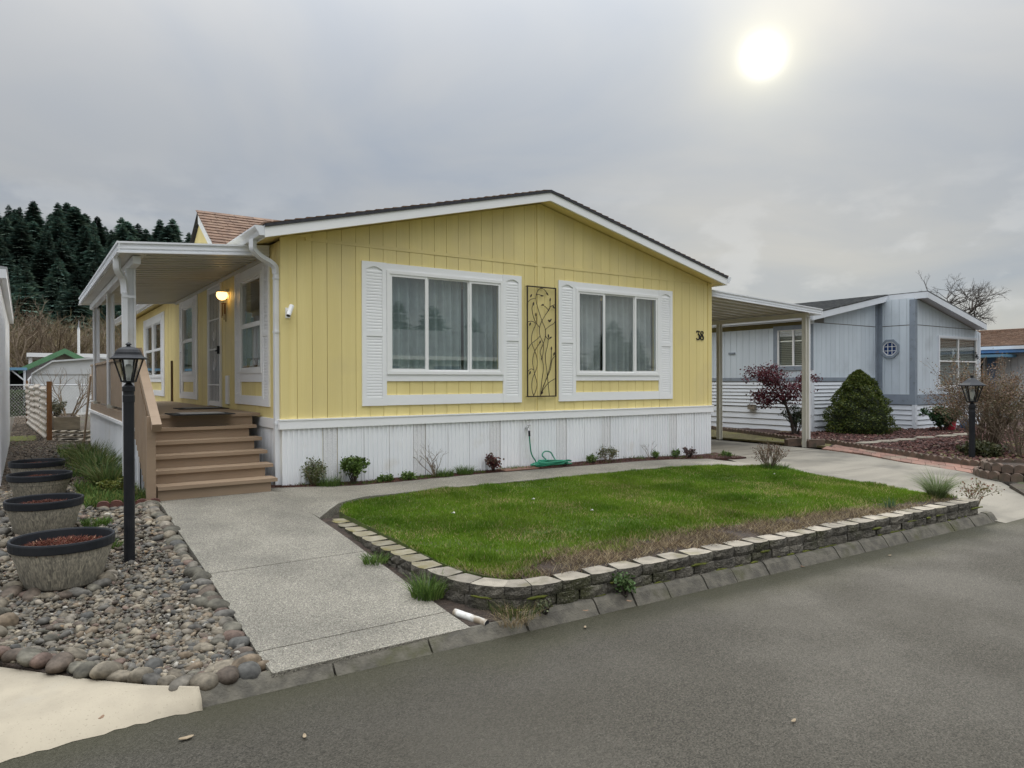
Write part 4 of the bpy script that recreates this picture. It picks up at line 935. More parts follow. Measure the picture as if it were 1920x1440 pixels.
def awning_post(par, x, y, z0, z1, mat='white_metal', w=.085):
    mb = MB().box(x-w/2, x+w/2, y-w*.25, y+w*.25, z0, z1)
    for a in (-1, 1):
        mb.box(x+a*w/2-.012, x+a*w/2+.012, y-w/2, y-w*.25-.001, z0, z1).box(x+a*w/2-.012, x+a*w/2+.012, y+w*.25+.001, y+w/2, z0, z1)
    return mb.build('post', mat, par)
awning_post(porch, -1.575, 1.05, .05, 2.83); awning_post(porch, -1.52, 4.15, DKZ, 2.83); awning_post(porch, -1.52, 6.85, DKZ, 2.83)
for yy in (4.15, 6.85): box('post_foot', -1.58, -1.46, yy-.07, yy-.045, DKZ, DKZ+.06, 'cream_metal', porch)
MB().tube(smooth_curve([(-1.745, .86, 2.93), (-1.745, .86, 2.86), (-1.74, .87, 2.79), (-1.71, .90, 2.735), (-1.675, .94, 2.69), (-1.655, .96, 2.62), (-1.65, .96, 2.50)], 5), .05, 4, squash=(1.0, .8)).build('downspout', 'white_metal', porch)
box('downspout', -1.682, -1.622, .93, .99, .06, 2.52, 'white_metal', porch)
for zz in (2.45, .45): box('strap', -1.688, -1.53, .923, .928, zz, zz+.03, 'white_metal', porch)
# lit wall lamp, wind chime, mats
lp = on(418, 553, x=-.10)
lamp = thing('wall_lamp', 'lit round porch lamp on the yellow wall beside the barred door', 'lamp', (-.02, lp[1], lp[2]))
R_ = .085
MB().lathe([(0, -R_), (R_*.45, -R_*.9), (R_*.8, -R_*.6), (R_, -.15*R_), (R_*.98, .2*R_), (R_*.9, .45*R_), (0, .46*R_)], (-.115, lp[1], lp[2]), 18).build('globe', 'lamp_glow', lamp, smooth=True)
MB().lathe([(0, .46*R_), (R_*.95, .46*R_), (R_*.95, .68*R_), (0, .7*R_)], (-.115, lp[1], lp[2]), 18).box(-.06, -.013, lp[1]-.03, lp[1]+.03, lp[2]+.0, lp[2]+.09).build('cap', 'cream_metal', lamp)
box('backplate', -.024, -.0125, lp[1]-.055, lp[1]+.055, lp[2]-.06, lp[2]+.08, 'cream_metal', lamp)
cp = on(418, 588, x=-.10)
ch = thing('wind_chime', 'small wooden wind chime hanging below the porch lamp', 'wind chime', (-.07, lp[1], cp[2]))
MB().lathe([(0, 0), (.04, 0), (.04, .012), (0, .012)], (-.07, lp[1]+.08, cp[2]+.16), 10).build('disc', 'rust_post', ch)
for k in range(5):
    a = 2*PI*k/5; MB().tube([(-.07+.03*math.cos(a), lp[1]+.08+.03*math.sin(a), cp[2]-.12+.03*k), (-.07+.03*math.cos(a), lp[1]+.08+.03*math.sin(a), cp[2]+.155)], .006, 5).build('chime_tube', 'rust_post', ch)
MB().bar((-.012, lp[1]+.08, cp[2]+.24), (-.075, lp[1]+.08, cp[2]+.24), .008, .008).tube([(-.07, lp[1]+.08, cp[2]+.17), (-.07, lp[1]+.08, cp[2]+.24)], .002, 4).build('hook', 'black_metal', ch)
def mat_(label, u0, v0, u1, v1, y_extra, two=True):
    a = on(u0, v0, z=DKZ+.004); b_ = on(u1, v1, z=DKZ+.004); yc = (a[1]+b_[1])/2
    t = thing('door_mat', label, 'door mat', ((a[0]+b_[0])/2, yc, DKZ))
    x0, x1 = sorted((a[0], b_[0])); y0, y1 = yc-y_extra, yc+y_extra
    box('border', x0, x1, y0, y1, DKZ+.001, DKZ+.012, 'mat_black', t); box('pile', x0+.11, x1-.11, y0+.10, y1-.10, DKZ+.0125, DKZ+.02, 'mat_grey', t)
mat_('grey door mat with black border nearest the porch steps', 314, 777, 434, 775, .32)
mat_('dark door mat lying in front of the barred door', 332, 767, 420, 764.5, .30)
# ------------------------------------------------------------------ CARPORT
car = thing('carport', 'white metal carport awning on slim posts at the right side of the yellow house', 'carport', (10, 2, 0))
ce = on(1541, 579, y=.05); cb = on(1541, 589, y=.05)
cpx = on(1513.5, 838, y=.16)
zin = on(1332, 541.5, x=8.15)[2]-.10; zout = ce[2]-.10
awning(car, 8.15, zin, ce[0]-.03, zout, .03, 9.5, rib=.30, fas=.13)
px1 = cpx[0]
box('beam', px1-.05, px1+.05, .14, 9.3, zout-.10, zout-.002, 'cream_metal', car)
awning_post(car, px1, .20, cpx[2]-.01, zout-.10, 'cream_metal', .10)
fp = on(1349, 820, x=px1); fy = fp[1]
awning_post(car, px1, fy, -.06, zout-.10, 'cream_metal', .09); awning_post(car, px1, fy+3.2, -.06, zout-.10, 'cream_metal', .09)
box('downspout', px1+.055, px1+.125, .16, .225, cpx[2]+.06, zout-.02, 'white_metal', car)
MB().tube(smooth_curve([(px1+.09, .19, cpx[2]+.12), (px1+.09, .19, cpx[2]+.05), (px1+.13, .17, cpx[2]+.015), (px1+.24, .12, cpx[2]+.012)], 5), .045, 4, squash=(1, .8)).build('downspout_shoe', 'white_metal', car)
# ------------------------------------------------------------------ fittings on the front wall
sp = on(541, 584, y=-.06)
cam_t = thing('security_camera', 'small white security camera on the front wall beside the corner downspout', 'camera', (sp[0], -.013, sp[2]))
box('bracket', sp[0]-.03, sp[0]+.03, -.03, -.023, sp[2]-.08, sp[2]+.05, 'white_vinyl', cam_t)
MB().bar((sp[0]-.01, -.03, sp[2]), (sp[0]+.01, -.10, sp[2]+.03), .02, .02).build('arm', 'white_vinyl', cam_t)
MB().tube([(sp[0]+.035, -.08, sp[2]+.075), (sp[0]-.02, -.12, sp[2]-.055)], .03, 10).build('housing', 'white_vinyl', cam_t)
MB().tube([(sp[0]-.0205, -.1205, sp[2]-.056), (sp[0]-.024, -.123, sp[2]-.064)], .024, 10).build('lens', 'black_metal', cam_t)
# house number 38
def stroke(mb, pts, ws, y0, y1, M=FR):
    P = smooth_curve(pts, 5); n = len(P); wv = np.interp(np.linspace(0, 1, n), np.linspace(0, 1, len(ws)), ws); A = []; B = []
    for i in range(n):
        d = P[min(i+1, n-1)]-P[max(i-1, 0)]; d = d/(np.linalg.norm(d)+1e-9); nn = np.array([-d[1], d[0]]); A.append(P[i]+nn*wv[i]/2); B.append(P[i]-nn*wv[i]/2)
    for i in range(n-1):
        q = [A[i], A[i+1], B[i+1], B[i]]; mb.hexa([M(p[0], y0, p[1]) for p in q]+[M(p[0], y1, p[1]) for p in q])
def digit(name, strokes, par, cx, cz, s_, y0, y1, M=FR, mat='black_metal'):
    mb = MB()
    for pts, ws in strokes: stroke(mb, [(cx+p[0]*s_, cz+p[1]*s_) for p in pts], [w*s_ for w in ws], y0, y1, M)
    return mb.build(name, mat, par)
D3 = [([(-.24, .30), (-.22, .46), (.0, .46), (.24, .45)], (.05, .11, .12, .10)), ([(.24, .46), (.08, .22), (-.03, .10)], (.05, .06, .07)), ([(-.03, .10), (.14, .08), (.25, -.12), (.20, -.36), (.02, -.48), (-.18, -.44), (-.26, -.32)], (.07, .12, .19, .18, .10, .12, .15))]
D8 = [([(.0, .48), (-.17, .42), (-.20, .26), (-.08, .10), (.12, -.06), (.24, -.24), (.18, -.43), (.0, -.49), (-.18, -.43), (-.25, -.26), (-.15, -.08), (.05, .08), (.18, .22), (.18, .40), (.0, .48)], (.07, .10, .13, .14, .16, .17, .12, .08, .11, .14, .10, .07, .09, .11, .07))]
D6 = [([(.20, .46), (-.05, .32), (-.20, .05), (-.22, -.22), (-.10, -.45), (.10, -.46), (.22, -.28), (.16, -.06), (-.02, .02), (-.18, -.10)], (.06, .10, .15, .17, .12, .10, .15, .13, .09, .06))]
hn = thing('house_number', 'black number 38 on the yellow wall near the right corner', 'house number', (7.817, -.013, 2.25))
digit('digit', D3, hn, 7.765, 2.25, .165, .0125, .026); digit('digit', D8, hn, 7.872, 2.25, .165, .0125, .026)
# metal wall art: frame, stems, leaves (traced once, standing off the wall)
art = thing('wall_art', 'tall black metal wall art of branching stems with leaves between the two front windows', 'wall art', (4.06, -.03, 2.0))
ax0, ax1, az0, az1 = 3.775, 4.350, 1.150, 2.890; AY = -.055
def A_(zx, zy): return (lerp(ax0, ax1, (zx-1555)/265), AY, lerp(az1, az0, (zy-313)/1007))
fb = MB()
for q in ((ax0, ax1, az0, az0+.018), (ax0, ax1, az1-.018, az1), (ax0, ax0+.016, az0+.018, az1-.018), (ax1-.016, ax1, az0+.018, az1-.018)): fb.box(q[0], q[1], AY-.010, AY+.008, q[2], q[3])
for xx in (ax0+.004, ax1-.012):
    for zz in (az0+.004, az1-.012): fb.box(xx, xx+.008, AY+.008, -.012, zz, zz+.008)
fb.build('frame', 'art_iron', art)
STEMS = [[(1740, 375), (1712, 338), (1680, 328), (1650, 358), (1635, 420), (1650, 500), (1690, 625), (1720, 700), (1720, 770), (1695, 850), (1672, 910), (1690, 970), (1702, 1060), (1685, 1190), (1675, 1312)],
  [(1818, 465), (1772, 488), (1740, 540), (1690, 625), (1668, 690), (1672, 760), (1700, 830), (1702, 900), (1688, 968)], [(1612, 480), (1600, 520), (1615, 600), (1640, 650), (1668, 687)],
  [(1635, 578), (1640, 640), (1602, 740), (1598, 830), (1640, 950), (1642, 1050), (1602, 1160), (1598, 1250), (1614, 1312)], [(1672, 822), (1622, 910), (1605, 1000), (1620, 1100), (1642, 1190), (1636, 1250), (1612, 1312)],
  [(1558, 470), (1590, 436), (1630, 425)], [(1558, 640), (1600, 634), (1640, 655), (1668, 687)], [(1558, 900), (1590, 842), (1655, 785), (1672, 760)], [(1818, 600), (1802, 640), (1762, 668), (1724, 700)],
  [(1748, 775), (1740, 850), (1720, 950), (1735, 1100), (1756, 1312)], [(1818, 940), (1782, 980), (1762, 1080), (1702, 1220), (1680, 1295)], [(1775, 880), (1770, 1000), (1740, 1120), (1680, 1285)],
  [(1818, 1150), (1752, 1190), (1702, 1250), (1680, 1300)], [(1558, 1092), (1588, 1066), (1614, 1072)], [(1635, 392), (1660, 386), (1690, 395)], [(1765, 430), (1762, 500), (1740, 545)], [(1695, 478), (1722, 495), (1748, 522)], [(1724, 765), (1748, 790), (1770, 776)]]
for pts in STEMS: MB().tube(smooth_curve([A_(*p) for p in pts], 5), .0055, 5).build('stem', 'art_iron', art)
LEAVES = [(1592, 402, 60), (1690, 396, 0), (1738, 374, -50), (1765, 426, 80), (1695, 478, 20), (1612, 475, 80), (1797, 492, -45), (1635, 573, 90), (1582, 660, -110), (1748, 760, 100), (1768, 775, 30), (1672, 820, 60), (1775, 875, 90), (1800, 925, 70), (1688, 967, 80), (1580, 1100, -110), (1688, 1285, 50)]
for zx, zy, ang in LEAVES:
    c_ = A_(zx, zy); a = math.radians(ang); L_, w_ = .032, .013; pts = [(-L_, 0), (-L_*.3, w_), (L_*.4, w_*.8), (L_, 0), (L_*.4, -w_*.8), (-L_*.3, -w_)]
    MB().prism([(c_[0]+p*math.cos(a)-q_*math.sin(a), AY-.006, c_[2]+p*math.sin(a)+q_*math.cos(a)) for p, q_ in pts], (0, .008, 0)).build('leaf', 'art_iron', art)
bd = A_(1760, 620)
MB().prism([(bd[0]+x_*.0018, AY-.008, bd[2]+z_*.0018) for x_, z_ in ((-22, 4), (-10, 10), (-4, 4), (6, 8), (14, 18), (24, 16), (16, 8), (10, -6), (0, -14), (-10, -8), (-14, 0))], (0, .012, 0)).build('bird', 'art_iron', art)
# tap and garden hose
fx = on(988, 803, y=-.06)
tap = thing('garden_tap', 'outdoor tap coming through the white skirting', 'tap', (fx[0], -.03, fx[2]))
MB().tube([(fx[0], -.02, fx[2]), (fx[0], -.10, fx[2])], .016, 8).tube([(fx[0], -.09, fx[2]+.005), (fx[0]+.0, -.115, fx[2]-.05)], .015, 8).build('body', 'chrome', tap)
MB().tube([(fx[0]-.03, -.10, fx[2]+.045), (fx[0]+.035, -.10, fx[2]+.055)], .011, 8).tube([(fx[0], -.10, fx[2]), (fx[0], -.10, fx[2]+.05)], .007, 6).build('handle', 'chrome', tap)
HG = .075
hose_pts = [(fx[0], -.118, fx[2]-.05), (fx[0]+.01, -.122, fx[2]-.20), (fx[0]+.035, -.125, fx[2]-.38), (fx[0]+.10, -.13, HG+.10), (fx[0]+.20, -.16, HG+.02)]
rh = random.Random(6); hx, hy = on(1052, 876, z=HG)[0], -.27
for k in range(46):
    a = k*.62+rh.uniform(-.15, .15); rx_ = .40*rh.uniform(.55, 1.05); ry_ = .12*rh.uniform(.6, 1.05)
    hose_pts.append((hx+rx_*math.cos(a)+.05*math.sin(k), hy+ry_*math.sin(a), HG+.012+.006*(k % 5)+.0012*k))
hose_pts += [(hx-.05, hy+.1, HG+.08), (hx-.10, hy+.14, HG+.16), (hx-.04, hy+.15, HG+.215), (hx+.06, hy+.14, HG+.20), (hx+.11, hy+.12, HG+.12), (hx+.12, hy+.05, HG+.05)]
MB().tube(smooth_curve(hose_pts, 5), .0105, 7).build('garden_hose', 'hose_green', smooth=True)
tag(bpy.data.objects['garden_hose'], 'green garden hose coiled in a heap below the tap', 'hose')
MB().tube([(fx[0], -.1185, fx[2]-.035), (fx[0]+.004, -.121, fx[2]-.12)], .0165, 8).build('hose_grip', 'black_plastic', bpy.data.objects['garden_hose'])
ta = on(985, 886, z=.06)
tl = thing('paving_tile', 'pair of flat red paving tiles under the hose', 'paving tile', (ta[0]+.1, -.2, .06))
for k in range(2): MB().box(ta[0]-.16+k*.32, ta[0]+.155+k*.32, -.30, -.05, .058, .073).build('tile', 'brick_paver', tl)

# ================================================================== ROCK BED, PLANTERS, LAMP POST
def ico(sub):
    bm = bmesh.new(); bmesh.ops.create_icosphere(bm, subdivisions=sub, radius=1); V = np.array([v.co[:] for v in bm.verts]); F = np.array([[v.index for v in f.verts] for f in bm.faces]); bm.free(); return V, F
IV1, IF1 = ico(1); IV2, IF2 = ico(2); IV3, IF3 = ico(3)
STONE_COL = np.array([[.20, .170, .125], [.155, .140, .115], [.115, .110, .100], [.25, .215, .16], [.098, .100, .096], [.22, .165, .11], [.28, .245, .195], [.16, .122, .095], [.19, .125, .10], [.13, .122, .095], [.34, .29, .21], [.46, .43, .37], [.36, .24, .13]])
STONE_P = np.array([.16, .15, .12, .13, .09, .09, .08, .07, .04, .10, .04, .02, .01]); STONE_P = STONE_P/STONE_P.sum()
bed = thing('rock_bed', None, None, (-2.2, -2.5, -.05), kind='structure')
def zbed(x, y): return zpath(y)-.035-.02*math.sin(x*3)*math.sin(y*2)*.3
BEDL = [(-1.60, -5.02), (-1.60, -4.0), (-1.55, -2.7), (-1.52, -1.3), (-1.50, -.42)]
def bed_left(y): return float(np.interp(y, [-5.02, -4.62, -4.08, -3.5, -3.0, -1, 1.8], [-1.93, -2.38, -2.83, -3.15, -3.35, -3.35, -3.3]))
ysb = np.linspace(-5.02, 1.8, 34)
def bed_right(y): return float(np.interp(y, [-5.02, -2.7, -.42, -.40, 1.8], [-1.58, -1.53, -1.50, -2.05, -2.15]))
mb = MB().loft([(bed_right(y), y, zbed(-1.6, y)) for y in ysb], [(bed_left(y), y, zbed(-3, y)) for y in ysb], .06, 8)
mb.build('bed_base', 'soil', bed)
POTS = []
def rot_np(r, n):
    q = r.normal(size=(n, 4)); q /= np.linalg.norm(q, axis=1)[:, None]; w, x, y, z = q.T
    return np.stack([1-2*(y*y+z*z), 2*(x*y-z*w), 2*(x*z+y*w), 2*(x*y+z*w), 1-2*(x*x+z*z), 2*(y*z-x*w), 2*(x*z-y*w), 2*(y*z+x*w), 1-2*(x*x+y*y)], 1).reshape(n, 3, 3)
def pebbles(P, S, C, IV, IFc, r, name, parent, label=None):
    n = len(P); sc = np.stack([S*r.uniform(.9, 1.35, n), S*r.uniform(.7, 1.0, n), S*r.uniform(.45, .75, n)], 1)
    ang = r.random(n)*2*PI; tilt = r.normal(0, .28, (n, 2))
    J = 1+r.normal(0, .07, (n, len(IV), 1)); L = IV[None]*sc[:, None, :]*J
    ca, sa = np.cos(ang)[:, None], np.sin(ang)[:, None]
    X = L[:, :, 0]*ca-L[:, :, 1]*sa; Y = L[:, :, 0]*sa+L[:, :, 1]*ca; Z = L[:, :, 2]+X*tilt[:, :1]+Y*tilt[:, 1:]
    V = np.stack([X, Y, Z], 2)+P[:, None, :]; F = (IFc[None]+(np.arange(n)*len(IV))[:, None, None]).reshape(-1, 3)
    o = build_np(name, V.reshape(-1, 3), F, 'stones', parent, True, np.repeat(C, len(IV), 0)); o['kind'] = 'stuff'; return o
def stone_cols(n, r):
    c = STONE_COL[r.choice(len(STONE_COL), n, p=STONE_P)]; c = c*.72+np.array([.165, .145, .112])*.28; return c*r.uniform(.58, 1.02, (n, 1))
POT_XY = []   # filled below, pebbles avoid the pots
for (ul, vl, ur, vr, zr) in ((20, 1022, 206, 990, .26), (5, 940, 158, 928, .33), (12, 890, 136, 884, .35), (15, 867, 122, 860, .36)):
    a = on(ul, vl, z=zr); b_ = on(ur, vr, z=zr); POT_XY.append(((a[0]+b_[0])/2, (a[1]+b_[1])/2, math.dist(a[:2], b_[:2])/2, zr))
rs = np.random.default_rng(31)
def bed_points(n, y0, y1):
    y = rs.uniform(y0, y1, n); x = np.array([lerp(bed_left(q)+.05, bed_right(q)-.04, t) for q, t in zip(y, rs.random(n))]); k = np.ones(n, bool)
    for px, py, pr, _ in POT_XY: k &= (x-px)**2+(y-py)**2 > (pr*.74)**2
    k &= (x+1.985)**2+(y+2.47)**2 > .06**2
    return np.column_stack([x, y])[k]
P = bed_points(9000, -5.0, -2.2); S = np.clip(rs.lognormal(math.log(.0150), .38, len(P)), .008, .036)
pebbles(np.column_stack([P, [zbed(*p) for p in P]+S*.25+rs.uniform(0, .012, len(P))]), S, stone_cols(len(P), rs), IV1, IF1, rs, 'gravel', bed)
P = bed_points(5200, -2.2, 1.7); S = np.clip(rs.lognormal(math.log(.020), .4, len(P)), .011, .045)
pebbles(np.column_stack([P, [zbed(*p) for p in P]+S*.25+rs.uniform(0, .012, len(P))]), S, stone_cols(len(P), rs)*1.05, ico(1)[0], IF1, rs, 'gravel', bed)
# cobbles: 14 shared meshes, every cobble an object
COB = []
for k in range(16):
    r = np.random.default_rng(100+k); V = IV3.copy(); d = np.zeros(len(V))
    for q in range(4): ax_ = r.normal(size=3); d += .10*np.sin(V@ax_*r.uniform(1.2, 2.2)+r.random()*6)/(1+.5*q)
    V = V*(1+d)[:, None]*np.array([r.uniform(1.0, 1.35), r.uniform(.8, 1.0), r.uniform(.55, .8)])
    me = bpy.data.meshes.new('stone'); me.from_pydata(V.tolist(), [], IF3.tolist()); me.polygons.foreach_set('use_smooth', np.ones(len(IF3), bool))
    a = me.color_attributes.new('Col', 'FLOAT_COLOR', 'POINT'); cc = np.ones((len(V), 4), np.float32); cc[:, :3] = (STONE_COL[[0, 1, 2, 3, 4, 5, 7, 8, 9, 1, 0, 3, 2, 6, 9, 11][k]]*.75+np.array([.15, .13, .10])*.25)*r.uniform(.6, .9)
    cc[:, :3] *= (1+.25*np.sin(V@r.normal(size=3)*2.0))[:, None]; a.data.foreach_set('color', cc.ravel()); me.materials.append(MATS['stones']); COB.append(me)
def cobble(x, y, s_, z=None, k=None, lift=.25):
    o = bpy.data.objects.new('stone', COB[rr.randrange(15) if k is None else k]); COL.objects.link(o); o.parent = bed
    z = zbed(x, y) if z is None else z
    o.location = np.array([x, y, z+s_*lift])-wloc(bed); o.scale = (s_*rr.uniform(.9, 1.15), s_*rr.uniform(.9, 1.15), s_*rr.uniform(.85, 1.1)); o.rotation_euler = (rr.uniform(-.3, .3), rr.uniform(-.3, .3), rr.uniform(0, 6.3)); return o
rr = random.Random(77)
y = -.45
while y > -4.98:      # border along the path
    s_ = rr.uniform(.045, .075); cobble(bed_right(y)-.055+rr.uniform(-.02, .015), y, s_)
    if rr.random() < .55: cobble(bed_right(y)-.15+rr.uniform(-.03, .03), y+rr.uniform(-.04, .04), s_*rr.uniform(.6, .9))
    y -= s_*rr.uniform(1.55, 1.95)
t = 0.0                # border of big stones along the apron
EDG = np.array([(-1.68, -4.99), (-1.97, -4.98), (-2.16, -4.79), (-2.40, -4.53), (-2.85, -4.00), (-3.15, -3.45), (-3.3, -2.9)]); ES = np.concatenate([[0], np.cumsum(np.linalg.norm(np.diff(EDG, axis=0), axis=1))])
while t < ES[-1]:
    s_ = rr.uniform(.045, .078); p = (np.interp(t, ES, EDG[:, 0]), np.interp(t, ES, EDG[:, 1]))
    cobble(p[0]+rr.uniform(-.015, .015), p[1]+.02+rr.uniform(-.01, .01), s_, lift=.5, k=4 if t < .1 else None)
    if rr.random() < .7: cobble(p[0]+.07+rr.uniform(-.03, .03), p[1]+.11+rr.uniform(-.02, .04), s_*rr.uniform(.5, .8), lift=.4)
    t += s_*rr.uniform(1.5, 1.85)
for y in np.arange(-3.9, .3, .085):   # heap of cobbles along the left border
    for q in range(3): cobble(-2.98+.03*(y < -3.4)+rr.uniform(-.16, .16)-q*.12, y+rr.uniform(-.06, .06), rr.uniform(.045, .08), lift=.4+.25*q)
px, py, pr, _ = POT_XY[0]
for a in np.linspace(3.3, 6.6, 13): cobble(px+(pr*.80+rr.uniform(.03, .09))*math.cos(a), py+(pr*.80+rr.uniform(.03, .09))*math.sin(a), rr.uniform(.04, .072), lift=.4)
for k in range(70):    # larger loose pebbles near the kerb
    y = rr.uniform(-4.9, -3.3); cobble(lerp(bed_left(y)+.15, bed_right(y)-.1, rr.random()), y, rr.uniform(.024, .042), lift=.5)
for x in np.arange(-2.0, -1.48, .085): cobble(x+rr.uniform(-.02, .02), -.50+rr.uniform(-.04, .04), rr.uniform(.045, .075))
# scalloped red edging between rock bed and flower bed
def scallop_mesh(name, w, h, d, mat, n=7):
    P = [(-w/2, 0, 0), (w/2, 0, 0)]+[(w/2*math.cos(a), 0, h-w*.30+w*.30*math.sin(a)) for a in np.linspace(0, PI, n)]
    o = MB().prism([(p[0], -d/2, p[2]) for p in P], (0, d, 0)).build(name, mat, origin=(0, 0, 0)); me = o.data; bpy.data.objects.remove(o); return me
def scallops(par, pts, me, step, jit=.01, zoff=0.0, name='edging_stone'):
    Pn = np.array(pts, float); Sx = np.concatenate([[0], np.cumsum(np.linalg.norm(np.diff(Pn[:, :2], axis=0), axis=1))]); s_ = step/2; base = wloc(par)
    while s_ < Sx[-1]:
        p = [np.interp(s_, Sx, Pn[:, i]) for i in range(3)]; q = [np.interp(min(s_+.02, Sx[-1]), Sx, Pn[:, i])-np.interp(max(s_-.02, 0), Sx, Pn[:, i]) for i in range(2)]
        o = bpy.data.objects.new(name, me); COL.objects.link(o); o.parent = par; o.location = np.array(p)+(0, 0, zoff+rr.uniform(-jit, jit))-base; o.rotation_euler = (rr.uniform(-.05, .05), 0, math.atan2(q[1], q[0])); s_ += step
redge = thing('red_edging', 'short row of red scalloped edging stones between rock bed and flower bed', 'garden edging', (-1.8, -.38, .03))
scallops(redge, [(-2.06, -.34, .02), (-1.49, -.44, .02)], scallop_mesh('edging_stone', .118, .115, .05, 'red_edging'), .122)
# flower bed soil beside the porch
mb = MB().loft([(-1.53, y, .075) for y in np.linspace(-.38, 8.8, 24)], [(-2.08-.05*math.sin(y), y, .05) for y in np.linspace(-.36, 8.8, 24)], .10, 5)
mb.v = [(x, y, z+rr.uniform(-.015, .03)) for x, y, z in mb.v]
fb_ = tag(mb.build('flower_bed', 'soil', origin=(-1.8, 3, .05)), kind='structure')
r = np.random.default_rng(9); n = 9000; P = np.column_stack([r.uniform(-2.16, -1.56, n), -.3+8.5*r.random(n)**1.5]); C = np.array([.075, .05, .032])*r.uniform(.4, 2.0, (n, 1)); g = (vnoise(P*1.0, 2.2, 13) > .45) & (r.random(n) < .75); C[g] = np.array([[.07, .12, .03]])*r.uniform(.6, 1.8, (g.sum(), 1)); C[g & (r.random(n) < .25)] = (.17, .18, .05)
V, F, CC = blades(P, np.full(n, .065), np.where(g, .05+.10*r.random(n), .02+.04*r.random(n)), np.where(g, .012, .010), np.where(g, .3+.5*r.random(n), .8+.18*r.random(n)), C, r, .1)
tag(build_np('ground_litter', V, F, 'blades', fb_, C=CC), kind='stuff')
n = 900; P = np.column_stack([-2.10+r.normal(0, .05, n), r.uniform(-.3, 8.5, n)]); S = r.uniform(.015, .04, n); pebbles(np.column_stack([P, .05+S*.2]), S, stone_cols(n, r)*.7, IV1, IF1, r, 'gravel_edge', fb_)
# ------------------------------------------------------------------ half-barrel planters
def planter(i, px, py, r, zr, label):
    zg = zbed(px, py)+.0; h = zr-zg
    t = thing('barrel_planter', label, 'planter', (px, py, zg), 'half-barrel planters by the rock bed')
    MB().lathe([(0, 0), (r*.70, 0), (r*.74, .02), (r*.86, h*.5), (r*.955, h-.075), (r*.955, h-.07)], (px, py, zg), 40).build('tub', 'barrel', t, smooth=True)
    MB().lathe([(r*.957, h-.070), (r*.985, h-.070), (r*.992, h-.064), (r*1.0, h-.012), (r*.99, h), (r*.950, h), (r*.935, h-.01), (r*.90, h-.12)], (px, py, zg), 40).build('rim', 'black_plastic', t, smooth=False)
    rg_ = np.random.default_rng(50+i); n = 2600; a = rg_.random(n)*2*PI; q = r*.90*np.sqrt(rg_.random(n))
    m_ = MB().lathe([(r*.915, h-.10), (r*.6, h-.072), (r*.3, h-.06), (0.001, h-.055)], (px, py, zg), 24).build('mulch', 'mulch_mat', t, smooth=True)
    P = np.column_stack([px+q*np.cos(a), py+q*np.sin(a)]); C = np.array([.12, .042, .028])*rg_.uniform(.3, 1.6, (n, 1)); C[rg_.random(n) < .05] = (.42, .27, .17)
    V, F, CC = blades(P, zg+h-.092+.04*(1-(q/r/.9)**2), .03+.03*rg_.random(n), .006+.006*rg_.random(n), .75+.22*rg_.random(n), C, rg_, .1)
    tag(build_np('mulch_chips', V, F, 'blades', m_, C=CC), kind='stuff')
PLAB = ['half-barrel planter nearest the road, full of red mulch beside the black lamp post', 'second half-barrel planter from the road, full of red mulch', 'third half-barrel planter from the road, in front of the farthest tub', 'half-barrel planter farthest from the road, empty-looking beside the green flower bed']
for i, (px, py, r, zr) in enumerate(POT_XY): planter(i, px, py, r, zr, PLAB[i])
